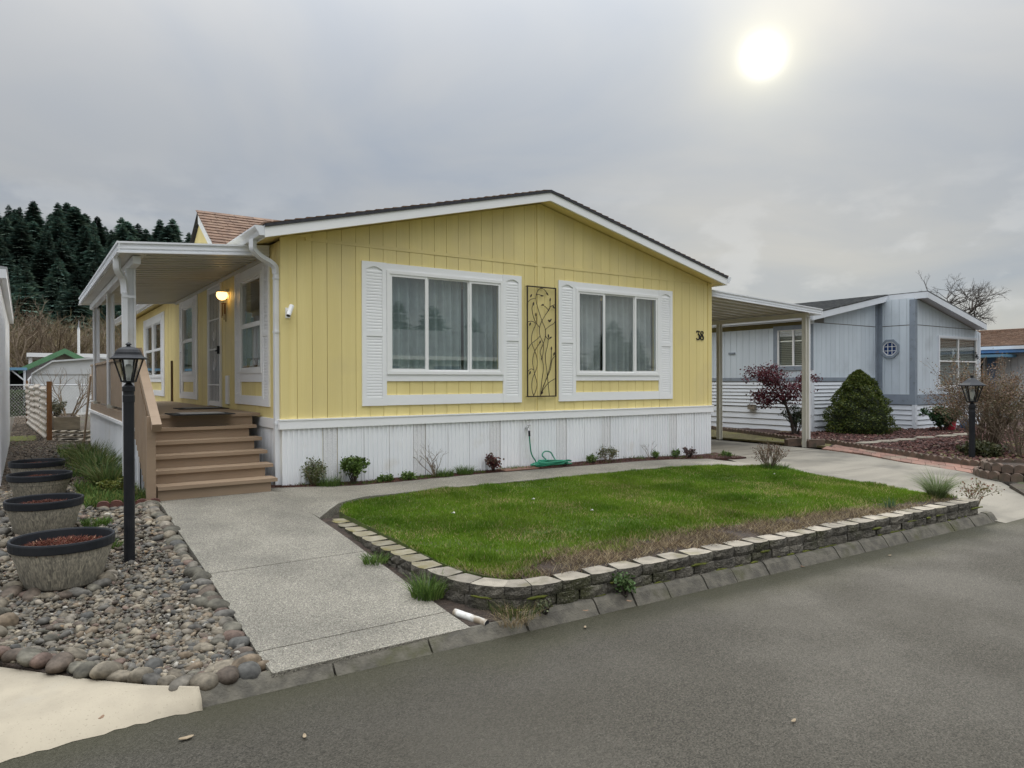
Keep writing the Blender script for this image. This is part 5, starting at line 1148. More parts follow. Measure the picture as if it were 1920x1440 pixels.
# ------------------------------------------------------------------ black lamp post
def lantern_post(name, label, px, py, zg, ztop, scale=1.0, cream=False, post_r=.036, steps_=True):
    t = thing(name, label, 'lamp post', (px, py, zg), 'garden lamp posts')
    s_ = scale; R_ = .138*s_; zr = ztop-.132*s_; zl = zr-.200*s_      # brim radius, brim height, underside of the glass
    MB().lathe([(0, 0), (post_r, 0), (post_r, zl-zg-.115*s_)], (px, py, zg), 16).build('post', 'black_metal', t, smooth=False)
    MB().lathe([(post_r, -.16*s_), (post_r*1.10, -.16*s_), (post_r*1.10, -.105*s_), (post_r*1.02, -.10*s_), (post_r*1.02, -.075*s_), (post_r*1.16, -.07*s_), (post_r*1.16, -.035*s_), (post_r*.8, -.02*s_), (post_r*.5, -.004*s_), (post_r*.5, .0)], (px, py, zl), 20).build('collar', 'black_metal', t)
    n = 6; r0, r1, z0, z1 = .052*s_, .108*s_, zl+.012*s_, zr-.004*s_
    MB().lathe([(0, -.002), (.03*s_, -.002*s_), (r0*1.15, .006*s_), (r0*1.15, .016*s_), (0, .017*s_)], (px, py, zl), 6).build('base_ring', 'black_metal', t)
    for k in range(n):
        a = 2*PI*k/n; b2 = 2*PI*(k+1)/n; A = (px+r0*math.cos(a), py+r0*math.sin(a), z0); B = (px+r1*math.cos(a), py+r1*math.sin(a), z1)
        MB().bar(A, B, .011*s_, .011*s_).build('rib', 'black_metal', t)
        q = .94; A2 = [(px+r0*q*math.cos(w), py+r0*q*math.sin(w), z0) for w in (a, b2)]; B2 = [(px+r1*q*math.cos(w), py+r1*q*math.sin(w), z1) for w in (b2, a)]
        MB().add(A2+B2, [(0, 1, 2, 3)]).build('pane', 'lantern_glass', t)
    if steps_: pr = [(r1*1.0, -.010), (R_, -.010), (R_*1.01, -.002), (R_*.84, .012), (R_*.75, .026), (R_*.71, .046), (R_*.61, .068), (R_*.42, .085), (R_*.16, .094), (.015, .096), (.014, .104), (.024, .112), (.012, .124), (0, .132)]
    else: pr = [(r1*1.0, -.008), (R_*1.1, -.010), (R_*1.12, .0), (R_*.75, .03), (R_*.35, .07), (R_*.16, .085), (.028, .086), (.028, .115), (0, .117)]
    MB().lathe([(q if i < 9 or not steps_ else q*s_, w*s_) for i, (q, w) in enumerate(pr)], (px, py, zr), 24 if steps_ else 6, a0=PI/12).build('roof', 'black_metal', t)
    MB().lathe([(0, 0), (.014*s_, 0), (.014*s_, .03*s_), (.028*s_, .07*s_), (.030*s_, .10*s_), (.016*s_, .125*s_), (0, .13*s_)], (px, py, z0+.01), 12).build('bulb', 'lamp_white', t, smooth=True)
    return t
lb = on(243, 1058, z=-.085); ltop = on(240, 641, y=lb[1])[2]
lantern_post('lamp_post', 'tall black lamp post standing in the river rock bed beside the path', lb[0], lb[1], -.09, ltop, 1.0, post_r=.041)

# ================================================================== PLANTS
def leaf_cloud(P, size, C, r, aspect=.45, up=.3):
    n = len(P); d = r.normal(size=(n, 3)); d[:, 2] = d[:, 2]*.7+up; d /= np.linalg.norm(d, axis=1)[:, None]; e = np.cross(d, r.normal(size=(n, 3))); e /= np.linalg.norm(e, axis=1)[:, None]
    a = d*size[:, None]; w = e*(size*aspect)[:, None]
    V = np.stack([P, P+a*.5+w, P+a, P+a*.5-w], 1).reshape(-1, 3); k = np.arange(n)[:, None]*4
    F = np.concatenate([k+[0, 1, 2], k+[0, 2, 3]], 0); return V, F, np.repeat(C, 4, 0)
def branch(mb, p, d, L, r, depth, rnd, spread=.6, kids=(2, 3), shrink=.7, tips=None, grav=.05, sides=4, seg=3):
    pts = [Vector(p)]; d = Vector(d).normalized()
    for i in range(seg):
        d = (d+Vector((rnd.gauss(0, .12), rnd.gauss(0, .12), rnd.gauss(0, .10)+grav))).normalized(); pts.append(pts[-1]+d*L/seg)
    mb.tube(pts, [lerp(r, r*.62, i/seg) for i in range(seg+1)], sides, cap=False)
    if tips is not None and depth <= 1: tips += pts[1:]
    if depth == 0: return
    for k in range(rnd.randint(*kids)):
        nd = (d+Vector((rnd.gauss(0, spread), rnd.gauss(0, spread), rnd.gauss(0, spread*.6)))).normalized(); i = rnd.choice((seg-1, seg, seg))
        branch(mb, pts[i], nd, L*shrink*rnd.uniform(.8, 1.15), r*.6, depth-1, rnd, spread, kids, shrink, tips, grav, max(3, sides-1), seg)
GREEN = np.array([[.075, .14, .026], [.10, .17, .035], [.14, .20, .05], [.06, .105, .024]])
def pick(cols, n, r, j=.25): cols = np.array(cols); return cols[r.integers(0, len(cols), n)]*r.uniform(1-j, 1+j, (n, 1))
def shrub(name, label, cat, base, rx, h, nstem, nleaf, lsize, cols, seed, group=None, bark_='bark', up=.3, lean=1.0, low=0.1, aspect=.45):
    """leafy shrub: stems with leaves carried along them"""
    r = np.random.default_rng(seed); rn = random.Random(seed); t = thing(name, label, cat, base, group); mb = MB(); tips = []
    for k in range(nstem):
        a = rn.random()*6.3; d = Vector((math.cos(a)*rx/h*lean*rn.random()**.5, math.sin(a)*rx/h*lean*rn.random()**.5, 1)); L = h*rn.uniform(.55, .95)
        branch(mb, Vector(base)+Vector((math.cos(a)*rx*.08, math.sin(a)*rx*.08, 0)), d, L*.55, .006+.008*h, 2, rn, .45, (2, 3), .55, tips)
    mb.build('stem', bark_, t)
    T = np.array([p[:] for p in tips]); P = T[r.integers(0, len(T), nleaf)]+r.normal(0, lsize*.7, (nleaf, 3)); P = P[P[:, 2] > base[2]+h*low]
    V, F, C = leaf_cloud(P, lsize*r.uniform(.6, 1.3, len(P)), pick(cols, len(P), r), r, aspect, up)
    build_np('foliage', V, F, 'foliage', t, C=C); return t
def bare_shrub(name, label, base, h, rx, nstem, depth, seed, mat='bark', r0=.010, group=None, cat='shrub', kids=(2, 3), leaves=None, spread=.4):
    rn = random.Random(seed); t = thing(name, label, cat, base, group); mb = MB(); tips = []
    for k in range(nstem):
        a = rn.random()*6.3; q = rn.random()**.5; branch(mb, Vector(base)+Vector((math.cos(a), math.sin(a), 0))*rx*.12, Vector((math.cos(a)*rx/h*q*1.3, math.sin(a)*rx/h*q*1.3, 1)), h*rn.uniform(.34, .46), r0, depth, rn, spread, kids, .72, tips)
    mb.build('stem', mat, t)
    if leaves:
        n, ls, cols = leaves; r = np.random.default_rng(seed); T = np.array([p[:] for p in tips]); P = T[r.integers(0, len(T), n)]+r.normal(0, ls, (n, 3))
        V, F, C = leaf_cloud(P, ls*r.uniform(.6, 1.3, n), pick(cols, n, r), r); build_np('foliage', V, F, 'foliage', t, C=C)
    return t
def tuft(name, label, base, h, spread, n, cols, seed, w=.006, cat='plant', lean=(.2, .8), group=None):
    r = np.random.default_rng(seed); a = r.random(n)*2*PI; q = spread*.35*np.sqrt(r.random(n)); P = np.column_stack([base[0]+q*np.cos(a), base[1]+q*np.sin(a)])
    hh = h*r.uniform(.5, 1.1, n); le = r.uniform(*lean, n); sd = r.random(n)*2*PI; K = 6; ts = np.linspace(0, 1, K); V = []; 
    out = np.stack([np.cos(a+r.normal(0, .6, n)), np.sin(a+r.normal(0, .6, n))], 1); wd = np.stack([np.cos(sd), np.sin(sd), 0*sd], 1)*w/2
    L = []
    for t_ in ts:
        c_ = np.column_stack([P+out*(le*hh*t_**1.6)[:, None], base[2]+hh*(t_-.45*le*t_**2.4)]); L += [c_-wd*(1-t_*.9), c_+wd*(1-t_*.9)]
    V = np.stack(L, 1).reshape(-1, 3); k = np.arange(n)[:, None]*2*K; F = np.concatenate([np.concatenate([k+[2*i, 2*i+1, 2*i+3], k+[2*i, 2*i+3, 2*i+2]], 0) for i in range(K-1)], 0)
    o = build_np(name, V, F, 'foliage', C=np.repeat(pick(cols, n, r), 2*K, 0), origin=base); return tag(o, label, cat, group)
GB = .055
def gp(u, v, z=GB): return on(u, v, z=z)
def frontpt(u, y=-.16): p = on(u, 900, y=y); return (p[0], y, zwalk(p[0])+.01)
# along the front skirting, left to right
pt = frontpt(588, -.12); bare_shrub('lavender_bush', 'grey wispy lavender-like plant at the left end of the front skirting', pt, .42, .26, 26, 1, 3, 'twig_olive', .004, cat='plant', leaves=(1100, .026, [[.13, .15, .07], [.20, .20, .12], [.09, .12, .04]]), spread=.16)
tuft('grass_tuft', 'bright green grass spilling onto the walk at the foot of the wispy plant', (pt[0]+.16, -.20, .06), .17, .42, 420, GREEN, 4, .005)
pt = frontpt(663, -.18); shrub('green_shrub', 'small upright green leafy shrub in front of the skirting near the steps', 'shrub', pt, .24, .47, 9, 1500, .034, [[.075, .13, .022], [.10, .165, .030], [.13, .19, .045], [.055, .095, .02]], 5, aspect=.5)
pt = frontpt(722, -.19); shrub('ground_plant', 'low spreading green plant right of the small green shrub', 'plant', pt, .22, .10, 14, 420, .030, GREEN, 6, low=-.2)
pt = frontpt(765, -.19); shrub('ground_plant', 'low patch of green leaves left of the bare twiggy shrub', 'plant', pt, .24, .11, 14, 420, .030, GREEN, 7, low=-.2)
pt = frontpt(818, -.16); bare_shrub('bare_shrub', 'leafless twiggy shrub in front of the white skirting', pt, .50, .30, 7, 3, 8, 'bark_pale', .008, kids=(2, 2))
tuft('grass_tuft', 'small green weeds at the foot of the leafless twiggy shrub', (pt[0]+.12, -.2, .06), .13, .35, 260, GREEN, 9, .007)
pt = frontpt(872, -.18); tuft('weed_patch', 'feathery green weeds between the bare shrub and the red-leaved shrub', pt, .15, .34, 320, GREEN, 10, .006)
pt = frontpt(926, -.15); shrub('red_shrub', 'small dark red-leaved shrub left of the hose', 'shrub', pt, .17, .27, 7, 620, .032, [[.10, .030, .032], [.15, .060, .045], [.065, .022, .026], [.12, .085, .06]], 11, aspect=.5)
pt = frontpt(1112, -.22); shrub('ground_plant', 'low green plant just right of the heaped hose', 'plant', pt, .16, .13, 12, 360, .030, GREEN, 12, low=-.2)
pt = frontpt(1140, -.20); bare_shrub('dry_plant', 'low half-dry plant with pale stems right of the hose', pt, .26, .22, 12, 2, 13, 'bark_pale', .005, leaves=(520, .026, [[.12, .14, .06], [.19, .17, .10], [.075, .10, .035]]), cat='plant')
pt = frontpt(1218, -.20); bare_shrub('twig_plant', 'few thin bare twigs with green leaves at their foot, mid right of the skirting', pt, .36, .12, 3, 2, 14, 'bark_pale', .005, leaves=None, cat='plant')
shrub('ground_plant', 'bright green low plant at the foot of the thin bare twigs', 'plant', (pt[0]+.12, -.22, zwalk(pt[0])), .13, .16, 10, 360, .026, [[.10, .17, .035], [.13, .19, .05]], 15, low=-.2)
pt = frontpt(1268, -.24); shrub('ground_plant', 'low green plant beside the purple-leaved plant near the right corner', 'plant', pt, .14, .16, 10, 260, .028, GREEN, 16, low=-.2)
pt = frontpt(1293, -.26); shrub('purple_plant', 'small purple-brown leaved plant near the right corner of the skirting', 'plant', pt, .17, .20, 10, 320, .030, [[.10, .055, .055], [.15, .10, .085], [.07, .04, .045]], 17, low=-.1)
pt = (7.95, -.52, .03); shrub('ground_plant', 'low green ground cover at the right tip of the mulch strip', 'plant', pt, .30, .07, 16, 420, .026, GREEN, 18, low=-.3)
# lawn corner plants
pt = (7.02, -2.10, .01); bare_shrub('dry_bush', 'rounded leafless brown bush on the far right corner of the lawn', pt, .46, .32, 34, 2, 19, 'bark_pale', .006, kids=(2, 3), spread=.22, leaves=(500, .02, [[.16, .10, .06], [.11, .055, .05]]))
tuft('grass_tuft', 'tuft of taller green leaves round the foot of the brown bush', (6.98, -2.22, .0), .13, .55, 380, GREEN, 20, .012)
cl = on(1792, 936, z=-.03); pt = (min(cl[0], 6.45), -4.86, -.05)
tuft('ornamental_grass', 'fountain of green ornamental grass at the right end of the retaining wall', pt, .44, .22, 620, [[.085, .14, .035], [.12, .18, .055], [.16, .21, .085], [.22, .24, .13]], 21, .006, 'ornamental grass', (.35, 1.1))
tuft('bulb_shoots', 'bluish green bulb shoots behind the wall left of the ornamental grass', (5.35, -4.86, -.05), .15, .14, 40, [[.075, .135, .07], [.09, .15, .08]], 22, .012, 'plant', (.05, .35))
bare_shrub('rose_bush', 'small leggy bush with reddish buds beside the right end of the wall', (6.80, -5.12, -.20), .44, .20, 7, 2, 23, 'twig_olive', .006, leaves=(260, .024, [[.16, .13, .06], [.20, .09, .06], [.10, .11, .04]]))
for k, (u, v, lab) in enumerate(((1452, 893, 'pale fallen petals cluster on the lawn by the brown bush'), (850, 968, 'single white petal lying in the middle of the lawn'), (1000, 942, 'small white petal on the lawn below the hose'), (1110, 960, 'yellowish petal on the lawn at mid right'))):
    p = on(u, v, z=-.0); z = zlawn(p[1])+.035; MB().prism([(p[0]+.018*math.cos(a)*(1+.3*(q % 2)), p[1]+.014*math.sin(a), z+.006*math.sin(2*a)) for q, a in enumerate(np.linspace(0, 5.6, 7))], (0, 0, .004)).build('petal', 'petal_white'); tag(bpy.data.objects['petal' if k == 0 else 'petal.%03d' % k], lab, 'petal', 'petals on the lawn')
# weeds by the wall
tuft('weed_clump', 'clump of green weeds growing against the wall bend beside the path', (-.27, -4.42, -.17), .19, .34, 330, GREEN, 24, .010)
tuft('weed_clump', 'grassy weeds around the white drain pipe by the kerb', (.12, -5.0, -.21), .14, .50, 300, [[.07, .10, .025], [.24, .19, .10], [.10, .13, .04]], 25, .006)
tuft('weed_clump', 'small weed patch halfway along the path edge of the wall', (-.30, -3.55, -.10), .10, .30, 170, GREEN, 26, .010)
wd = on(1185, 1120, z=-.21); shrub('wall_weed', 'leafy green weed growing out of the kerb joint under the wall', 'plant', (wd[0], yw(wd[0])-.05, -.225), .10, .20, 8, 330, .026, [[.06, .11, .03], [.085, .15, .045], [.11, .16, .06]], 27, low=-.2)
wd = on(1025, 1150, z=-.21); shrub('wall_weed', 'sparse small-leaved weed under the wall bend', 'plant', (wd[0], yw(wd[0])-.04, -.225), .12, .15, 8, 120, .018, [[.10, .12, .06], [.14, .15, .08]], 28, low=-.2)
tuft('dry_grass', 'bleached dry grass hanging over the kerb at the wall corner', (.02, -5.10, -.235), .15, .30, 200, [[.34, .27, .16], [.26, .20, .12]], 29, .004, 'dead grass', (.6, 1.2))
pz = [(-.262, -4.80, -.185), (-.21, -4.94, -.197), (-.165, -5.06, -.210)]
pp = thing('drain_pipe', 'short white plastic drain pipe lying at the corner of path and kerb', 'pipe', (-.2, -4.95, -.2))
MB().tube(pz, .026, 14, cap=False).build('pipe', 'pipe_white', pp, smooth=True); MB().tube([pz[2], tuple(np.array(pz[2])*.97+np.array(pz[1])*.03)], .0245, 14).build('bore', 'dark_void', pp)
# flower bed beside the porch
for k, (y, h, lab) in enumerate(((.35, .30, 'tuft of dark green strap leaves at the foot of the stair newel'), (1.25, .42, 'mixed green leaves in the flower bed below the near porch post'), (2.3, .50, 'tall clump of strap leaves in the flower bed beside the porch skirting'), (3.5, .48, 'clump of long arching leaves farther along the porch skirting'), (4.8, .42, 'farthest clump of strap leaves beside the porch skirting'))):
    tuft('iris_clump', lab, (-1.82+(.20 if k == 0 else .06*math.sin(k*3)), y if k else -.05, .06), h if k else .22, .5 if k else .2, 430 if k else 120, [[.065, .115, .032], [.10, .155, .042], [.15, .19, .06], [.19, .17, .07]], 40+k, .016, 'plant', (.15, .9), 'leaf clumps in the flower bed')
shrub('heather_plant', 'yellow-green low shrub at the front of the flower bed', 'shrub', (-1.82, .62, .06), .26, .24, 16, 1500, .024, [[.15, .17, .03], [.10, .14, .03], [.19, .19, .045]], 46, low=-.1)
shrub('heather_plant', 'dark green low shrub behind the yellow-green one in the flower bed', 'shrub', (-1.76, 1.75, .06), .25, .34, 16, 1400, .026, [[.05, .085, .022], [.08, .11, .03]], 47, low=-.1)
tuft('weed_clump', 'small bright green clump in the gravel beside the second planter', (-2.12, -1.15, .03), .09, .36, 260, [[.10, .17, .03], [.075, .13, .025]], 48, .010)
tuft('weed_clump', 'small green sprig in the gravel behind the nearest planter', (-2.08, -2.02, -.03), .09, .24, 140, [[.09, .15, .03], [.075, .12, .025]], 49, .010)
# litter on the road
for k, (u, v, mt, lab) in enumerate(((349, 1385, 'leaf_pale', 'pale curled leaf lying on the asphalt near the apron'), (571, 1382, 'leaf_pale', 'small pale leaf scrap on the asphalt in the foreground'), (1098, 1146, 'leaf_brown', 'brown leaf on the kerb below the wall bend'), (1097, 1177, 'leaf_pale', 'white scrap on the road below the wall bend'), (1180, 1128, 'leaf_brown', 'reddish leaf caught in the weed at the kerb'), (1488, 1353, 'leaf_pale', 'tiny pale fleck on the asphalt at lower right'), (1505, 1063, 'leaf_brown', 'dark leaf on the road edge by the right part of the wall'), (1668, 1042, 'leaf_pale', 'pale leaf on the road near the right end of the wall'), (190, 1347, 'leaf_brown', 'tiny dark leaf on the beige apron'))):
    p = on(u, v, z=ROAD_Z+.006 if v > 1150 or u > 1400 else -.20); zz = -.207 if k == 8 else p[2]
    if k == 8: p = on(u, v, z=-.207)
    a0 = k*1.3; L_ = .036 if k in (0,) else .022; pts = [(p[0]+L_*math.cos(a)*math.cos(a0)-.4*L_*math.sin(a)*math.sin(a0), p[1]+L_*math.cos(a)*math.sin(a0)+.4*L_*math.sin(a)*math.cos(a0), zz+.003+.004*abs(math.cos(a))) for a in np.linspace(0, 5.5, 8)]
    tag(MB().prism(pts, (0, 0, .002)).build('fallen_leaf', mt), lab, 'leaf', 'leaf litter on road and apron')

# ================================================================== NEIGHBOUR'S GARDEN AND GREY HOUSE (right)
NZ = -.05
ED = [(14.4, 6.6, NZ)]+[(*on(u, v, z=z)[:2], z) for u, v, z in ((1335, 806, NZ), (1420, 817, NZ), (1500, 829, NZ), (1560, 834, NZ), (1650, 849, NZ), (1760, 867, -.07), (1850, 879, -.09))]
# brick strip beside the drive
strip = thing('brick_strip', None, None, (10.5, -2.5, -.06), kind='structure')
def poly_at(P, n):
    P = np.array(P, float); S = np.concatenate([[0], np.cumsum(np.linalg.norm(np.diff(P[:, :2], axis=0), axis=1))]); return [tuple(np.interp(t, S, P[:, i]) for i in range(3)) for t in np.linspace(0, S[-1], n)]
Ls = poly_at(DR, 15); Rs = poly_at(ED[4:], 15)
for i in range(14):
    for c_ in range(2):
        t0, t1 = c_/2+.01, (c_+1)/2-.01; f = lambda a, b_, t: tuple(lerp(a[k], b_[k], t) for k in range(2))+(lerp(a[2], b_[2], t)+.022+rr.uniform(-.004, .004),)
        off = .5 if c_ else 0; sub = lambda P, q: tuple(lerp(P[int(q)][k], P[min(int(q)+1, 14)][k], q-int(q)) for k in range(3))
        q0, q1 = min(i+off, 14), min(i+off+.97, 14)
        if q1-q0 < .2: continue
        MB().loft([f(sub(Ls, q0), sub(Rs, q0), t1), f(sub(Ls, q1), sub(Rs, q1), t1)], [f(sub(Ls, q0), sub(Rs, q0), t0), f(sub(Ls, q1), sub(Rs, q1), t0)], .06).build('paver', 'brick_paver', strip)
tag(MB().loft([(p[0]+.02, p[1], p[2]+.012) for p in Rs], [(p[0]+.02, p[1], p[2]-.004) for p in Ls], .05).build('strip_base', 'soil', strip), kind=None)
# mossy strip between carport slab and edging
tag(MB().loft([(p[0], p[1], NZ+.018) for p in ED[:5]], [(11.72, 6.6, NZ+.016), (11.72, 4.3, NZ+.016), (11.72, 2.6, NZ+.016), (11.72, .9, NZ+.016), (11.6, -.3, NZ+.016)], .04, 3).build('mossy_strip', 'mossy_earth', origin=(12, 2, NZ)), kind='structure')
# lava-rock bed
mb = MB().loft([(lerp(p[0], 30, t), p[1], p[2]+.02) for p in poly_at(ED, 40) for t in (0,)], [(30, p[1]-.5, NZ+.02) for p in poly_at(ED, 40)], .05, 46)
mb.v = [(x, y, z+rr.uniform(-.015, .03)) for x, y, z in mb.v]
lv_ = tag(mb.build('lava_rock_bed', 'red_rock', origin=(17, 0, NZ)), kind='structure')
r = np.random.default_rng(71); n = 9000; y = r.uniform(-4.3, 2.6, n); ex = np.interp(y, [p[1] for p in ED[::-1]], [p[0] for p in ED[::-1]]); x = ex+.08+r.random(n)**1.4*8.5; S = r.uniform(.018, .045, n)
C = np.array([.075, .033, .026])*r.uniform(.35, 1.5, (n, 1)); C[r.random(n) < .015] = (.26, .20, .15); C[(r.random(n) < .25) & (y < -2.2)] = (.10, .085, .035)
pebbles(np.column_stack([x, y, np.full(n, NZ+.03)+S*.2]), S, C, ico(1)[0], IF1, r, 'lava_rock', lv_)
tag(MB().loft([(8.2, -5.45, -.283), (9.2, -4.6, -.13)], [(30, -5.6, -.283), (30, -4.6, -.09)], .1, 4).build('verge', 'earth', origin=(12, -5, -.2)), kind='structure')
edg = thing('garden_edging', 'long row of low scalloped concrete edging round the red lava rock bed', 'garden edging', (11, -1, NZ))
SCM = scallop_mesh('edging_stone', .150, .125, .06, 'edging_mat')
scallops(edg, ED, SCM, .155, zoff=-.01)
# round planter ring of two scalloped tiers at the frame edge
rc = on(1905, 893, z=-.10); ring = thing('edging_ring', 'round two-tier bed of scalloped edging at the right edge by the drive', 'garden edging', (rc[0]+.25, rc[1], -.12))
for (R_, z_) in ((.62, -.14), (.52, -.02)):
    scallops(ring, [(rc[0]+.25+R_*math.cos(a), rc[1]+R_*math.sin(a), z_) for a in np.linspace(0, 2*PI, 40)], SCM, .155)
MB().lathe([(0, .075), (.53, .06), (.53, -.1)], (rc[0]+.25, rc[1], -.02), 24).build('fill', 'soil', ring)
# wheel-stop blocks by the carport post
for k, (u, v, lab) in enumerate(((1503, 836, 'squat brown concrete block left behind the carport post'), (1545, 838, 'longer mossy concrete block right of the carport post'))):
    p = on(u, v, z=NZ); w = .26 if k == 0 else .36
    MB().prism([(p[0]-w/2, p[1]+.25, NZ-.02), (p[0]+w/2, p[1]+.25-.16, NZ-.02), (p[0]+w/2, p[1]+.25-.16, NZ+.12), (p[0]+w/2-.03, p[1]+.25-.145, NZ+.145), (p[0]-w/2+.03, p[1]+.25-.015, NZ+.145), (p[0]-w/2, p[1]+.25, NZ+.12)], (.07, .14, 0)).build('concrete_block', 'edging_mat'); tag(bpy.data.objects['concrete_block' if k == 0 else 'concrete_block.001'], lab, 'block', 'concrete blocks by the carport post')
# stepping stones
stp = [(1628, 832), (1663, 829), (1697, 826), (1735, 822), (1775, 819), (1805, 816)]
for k, (u, v) in enumerate(stp):
    p = on(u, v, z=NZ+.03); tag(MB().prism([(p[0]+.42*math.cos(a+.4), p[1]+.2*math.sin(a+.4), NZ+.02) for a in np.linspace(0, 5.4, 6)], (0, 0, .045)).build('stepping_stone', 'weathered_wood'), 'grey stepping stone number %s from the drive across the lava rock' % ('one two three four five six'.split()[k]), 'stepping stone', 'stepping stones in the lava rock')
# ------------------------------------------------------------------ grey house
b0 = on(1715, 806.7, z=NZ); BX, FY = b0[0], b0[1]; LY = on(1645, 700, x=BX)[1]; CX = on(1521, 700, y=LY)[0]; RX = on(1836, 700, y=FY)[0]
gh = thing('grey_house', 'pale blue-grey manufactured house with grey corner boards and octagonal window', 'house', ((CX+RX)/2, 8, NZ))
zpk = on(1723.5, 556, y=FY-.3)[2]; zre = on(1848, 619, y=FY-.3)[2]; xre = on(1849, 619, y=FY-.3)[0]
zle = on(1522, 600, y=LY-.25)[2]; xle = CX-.30; RXG = BX+.12
def gtop(x): return lerp(zle, zpk, (x-xle)/(RXG-xle)) if x < RXG else lerp(zpk, zre, (x-RXG)/(xre-RXG))
GB1 = on(1714, 740, y=FY)[2]; GB0 = on(1714, 759, y=FY)[2]          # grey band on the front
SB1 = on(1400, 708.5, x=CX)[2]; SB0 = on(1400, 715, x=CX)[2]         # thin band on the side, lap siding below
GF = lambda yy: (lambda u, d, z: (u, yy-d, z)); GS = lambda xx: (lambda u, d, z: (xx-d, u, z))
def grooved(M, u0, u1, z0, ztop, step, par, mat, holes=(), name='siding'):
    n = max(1, int((u1-u0)/step)); mb = MB()
    for i in range(n):
        a, b_ = lerp(u0, u1, i/n), lerp(u0, u1, (i+1)/n); holed(mb, M, a+.004, b_-.004, z0, ztop, holes, -.004, .010)
    o = mb.build(name, mat, par); o['kind'] = 'stuff'; return o
gw2 = (on(1760, 632, y=FY)[0], on(1830.5, 632, y=FY)[0], on(1760, 724, y=FY)[2], on(1760, 633, y=FY)[2])
sw = (on(1503, 660, x=CX)[1]-.25, on(1458, 660, x=CX)[1], on(1460, 687, x=CX)[2], on(1460, 620, x=CX)[2])
mb = MB(); holed(mb, GF(FY), BX+.02, RX, NZ, lambda u: gtop(u)+.02, [gw2], -.12, -.005); holed(mb, GF(LY), CX+.02, BX, NZ, lambda u: gtop(u)+.02, [], -.12, -.005)
mb.box(BX+.005, BX+.12, FY+.13, LY+1, NZ, zpk); holed(mb, GS(CX), LY+.13, 17, NZ, lambda u: 2.95, [sw], -.12, -.005); mb.box(RX-.12, RX, FY+.13, 17, NZ, 2.9); mb.box(CX+.2, RX-.2, 17, 17.1, NZ, 2.9)
mb.build('wall', 'room', gh)
SEAMZ = on(1680, 611, x=BX)[2]
for (z0, zt, gapn) in ((GB1, lambda u: min(SEAMZ-.012, gtop(u)), 0), (SEAMZ+.012, lambda u: gtop(u), 1)):
    grooved(GF(FY), BX+.02, RX, z0, zt, .20, gh, 'grey_siding', [gw2]); grooved(GS(BX), FY, LY, z0, (lambda u: SEAMZ-.012) if not gapn else (lambda u: zpk+.02), .20, gh, 'grey_siding')
grooved(GF(LY), CX+.02, BX-.01, SB1, lambda u: min(SEAMZ-.012, gtop(u)), .22, gh, 'grey_siding'); grooved(GF(LY), CX+.6, BX-.01, SEAMZ+.012, lambda u: gtop(u), .22, gh, 'grey_siding')
grooved(GS(CX), LY+.0, 17, SB1, lambda u: 2.95, .22, gh, 'grey_siding', [sw])
# corner boards and bands
box('corner_board', BX-.035, BX+.10, FY-.03, FY+.13, GB0, gtop(BX)-.0, 'grey_trim', gh); box('corner_board', BX-.13, BX-.011, LY-.03, LY-.0101, SB0, gtop(BX), 'grey_trim', gh); box('corner_board', BX-.03, BX-.0105, LY-.16, LY-.031, GB0, gtop(BX)-.03, 'grey_trim', gh)
box('corner_board', RX-.07, RX+.03, FY-.03, FY+.05, GB0, gtop(RX), 'lap_white', gh); box('corner_board', CX-.03, CX+.10, LY-.03, LY+.1, NZ, gtop(CX), 'lap_white', gh)
box('band', BX+.101, RX-.071, FY-.035, FY-.0, GB0, GB1-.003, 'grey_trim', gh); box('band', BX-.036, BX-.0, FY+.131, LY-.161, GB0, GB1-.003, 'grey_trim', gh)
box('band', CX+.101, BX-.131, LY-.032, LY-.0, SB0, SB1-.003, 'grey_trim', gh); box('band', CX-.032, CX-.0, LY+.101, 17, SB0, SB1-.003, 'grey_trim', gh)
def laps(M, u0, u1, z0, z1, n, par, mat='lap_white', name='lap_board'):
    for i in range(n):
        a, b_ = lerp(z0, z1, i/n), lerp(z0, z1, (i+1)/n)
        MB().hexa([M(u0, -.01, a), M(u1, -.01, a), M(u1, .030, a+.004), M(u0, .030, a+.004), M(u0, -.01, b_-.012), M(u1, -.01, b_-.012), M(u1, .006, b_-.012), M(u0, .006, b_-.012)]).build(name, mat, par)
LZ = on(1400, 762, x=CX)[2]
laps(GS(CX), LY+.12, 14, LZ+.02, SB0-.004, 7, gh); laps(GF(LY), CX+.11, BX-.13, LZ+.02, SB0-.004, 7, gh)
laps(GS(CX), LY+.12, 14, NZ, LZ, 4, gh, name='skirting_board'); laps(GF(LY), CX+.11, BX-.04, NZ, LZ, 4, gh, name='skirting_board')
laps(GF(FY), BX+.08, RX, NZ, GB0-.01, 5, gh, name='skirting_board'); laps(GS(BX), FY+.06, LY-.02, NZ, GB0-.01, 5, gh, name='skirting_board'); box('skirting_corner', BX-.045, BX+.06, FY-.045, FY+.05, NZ, GB0-.005, 'lap_white', gh)
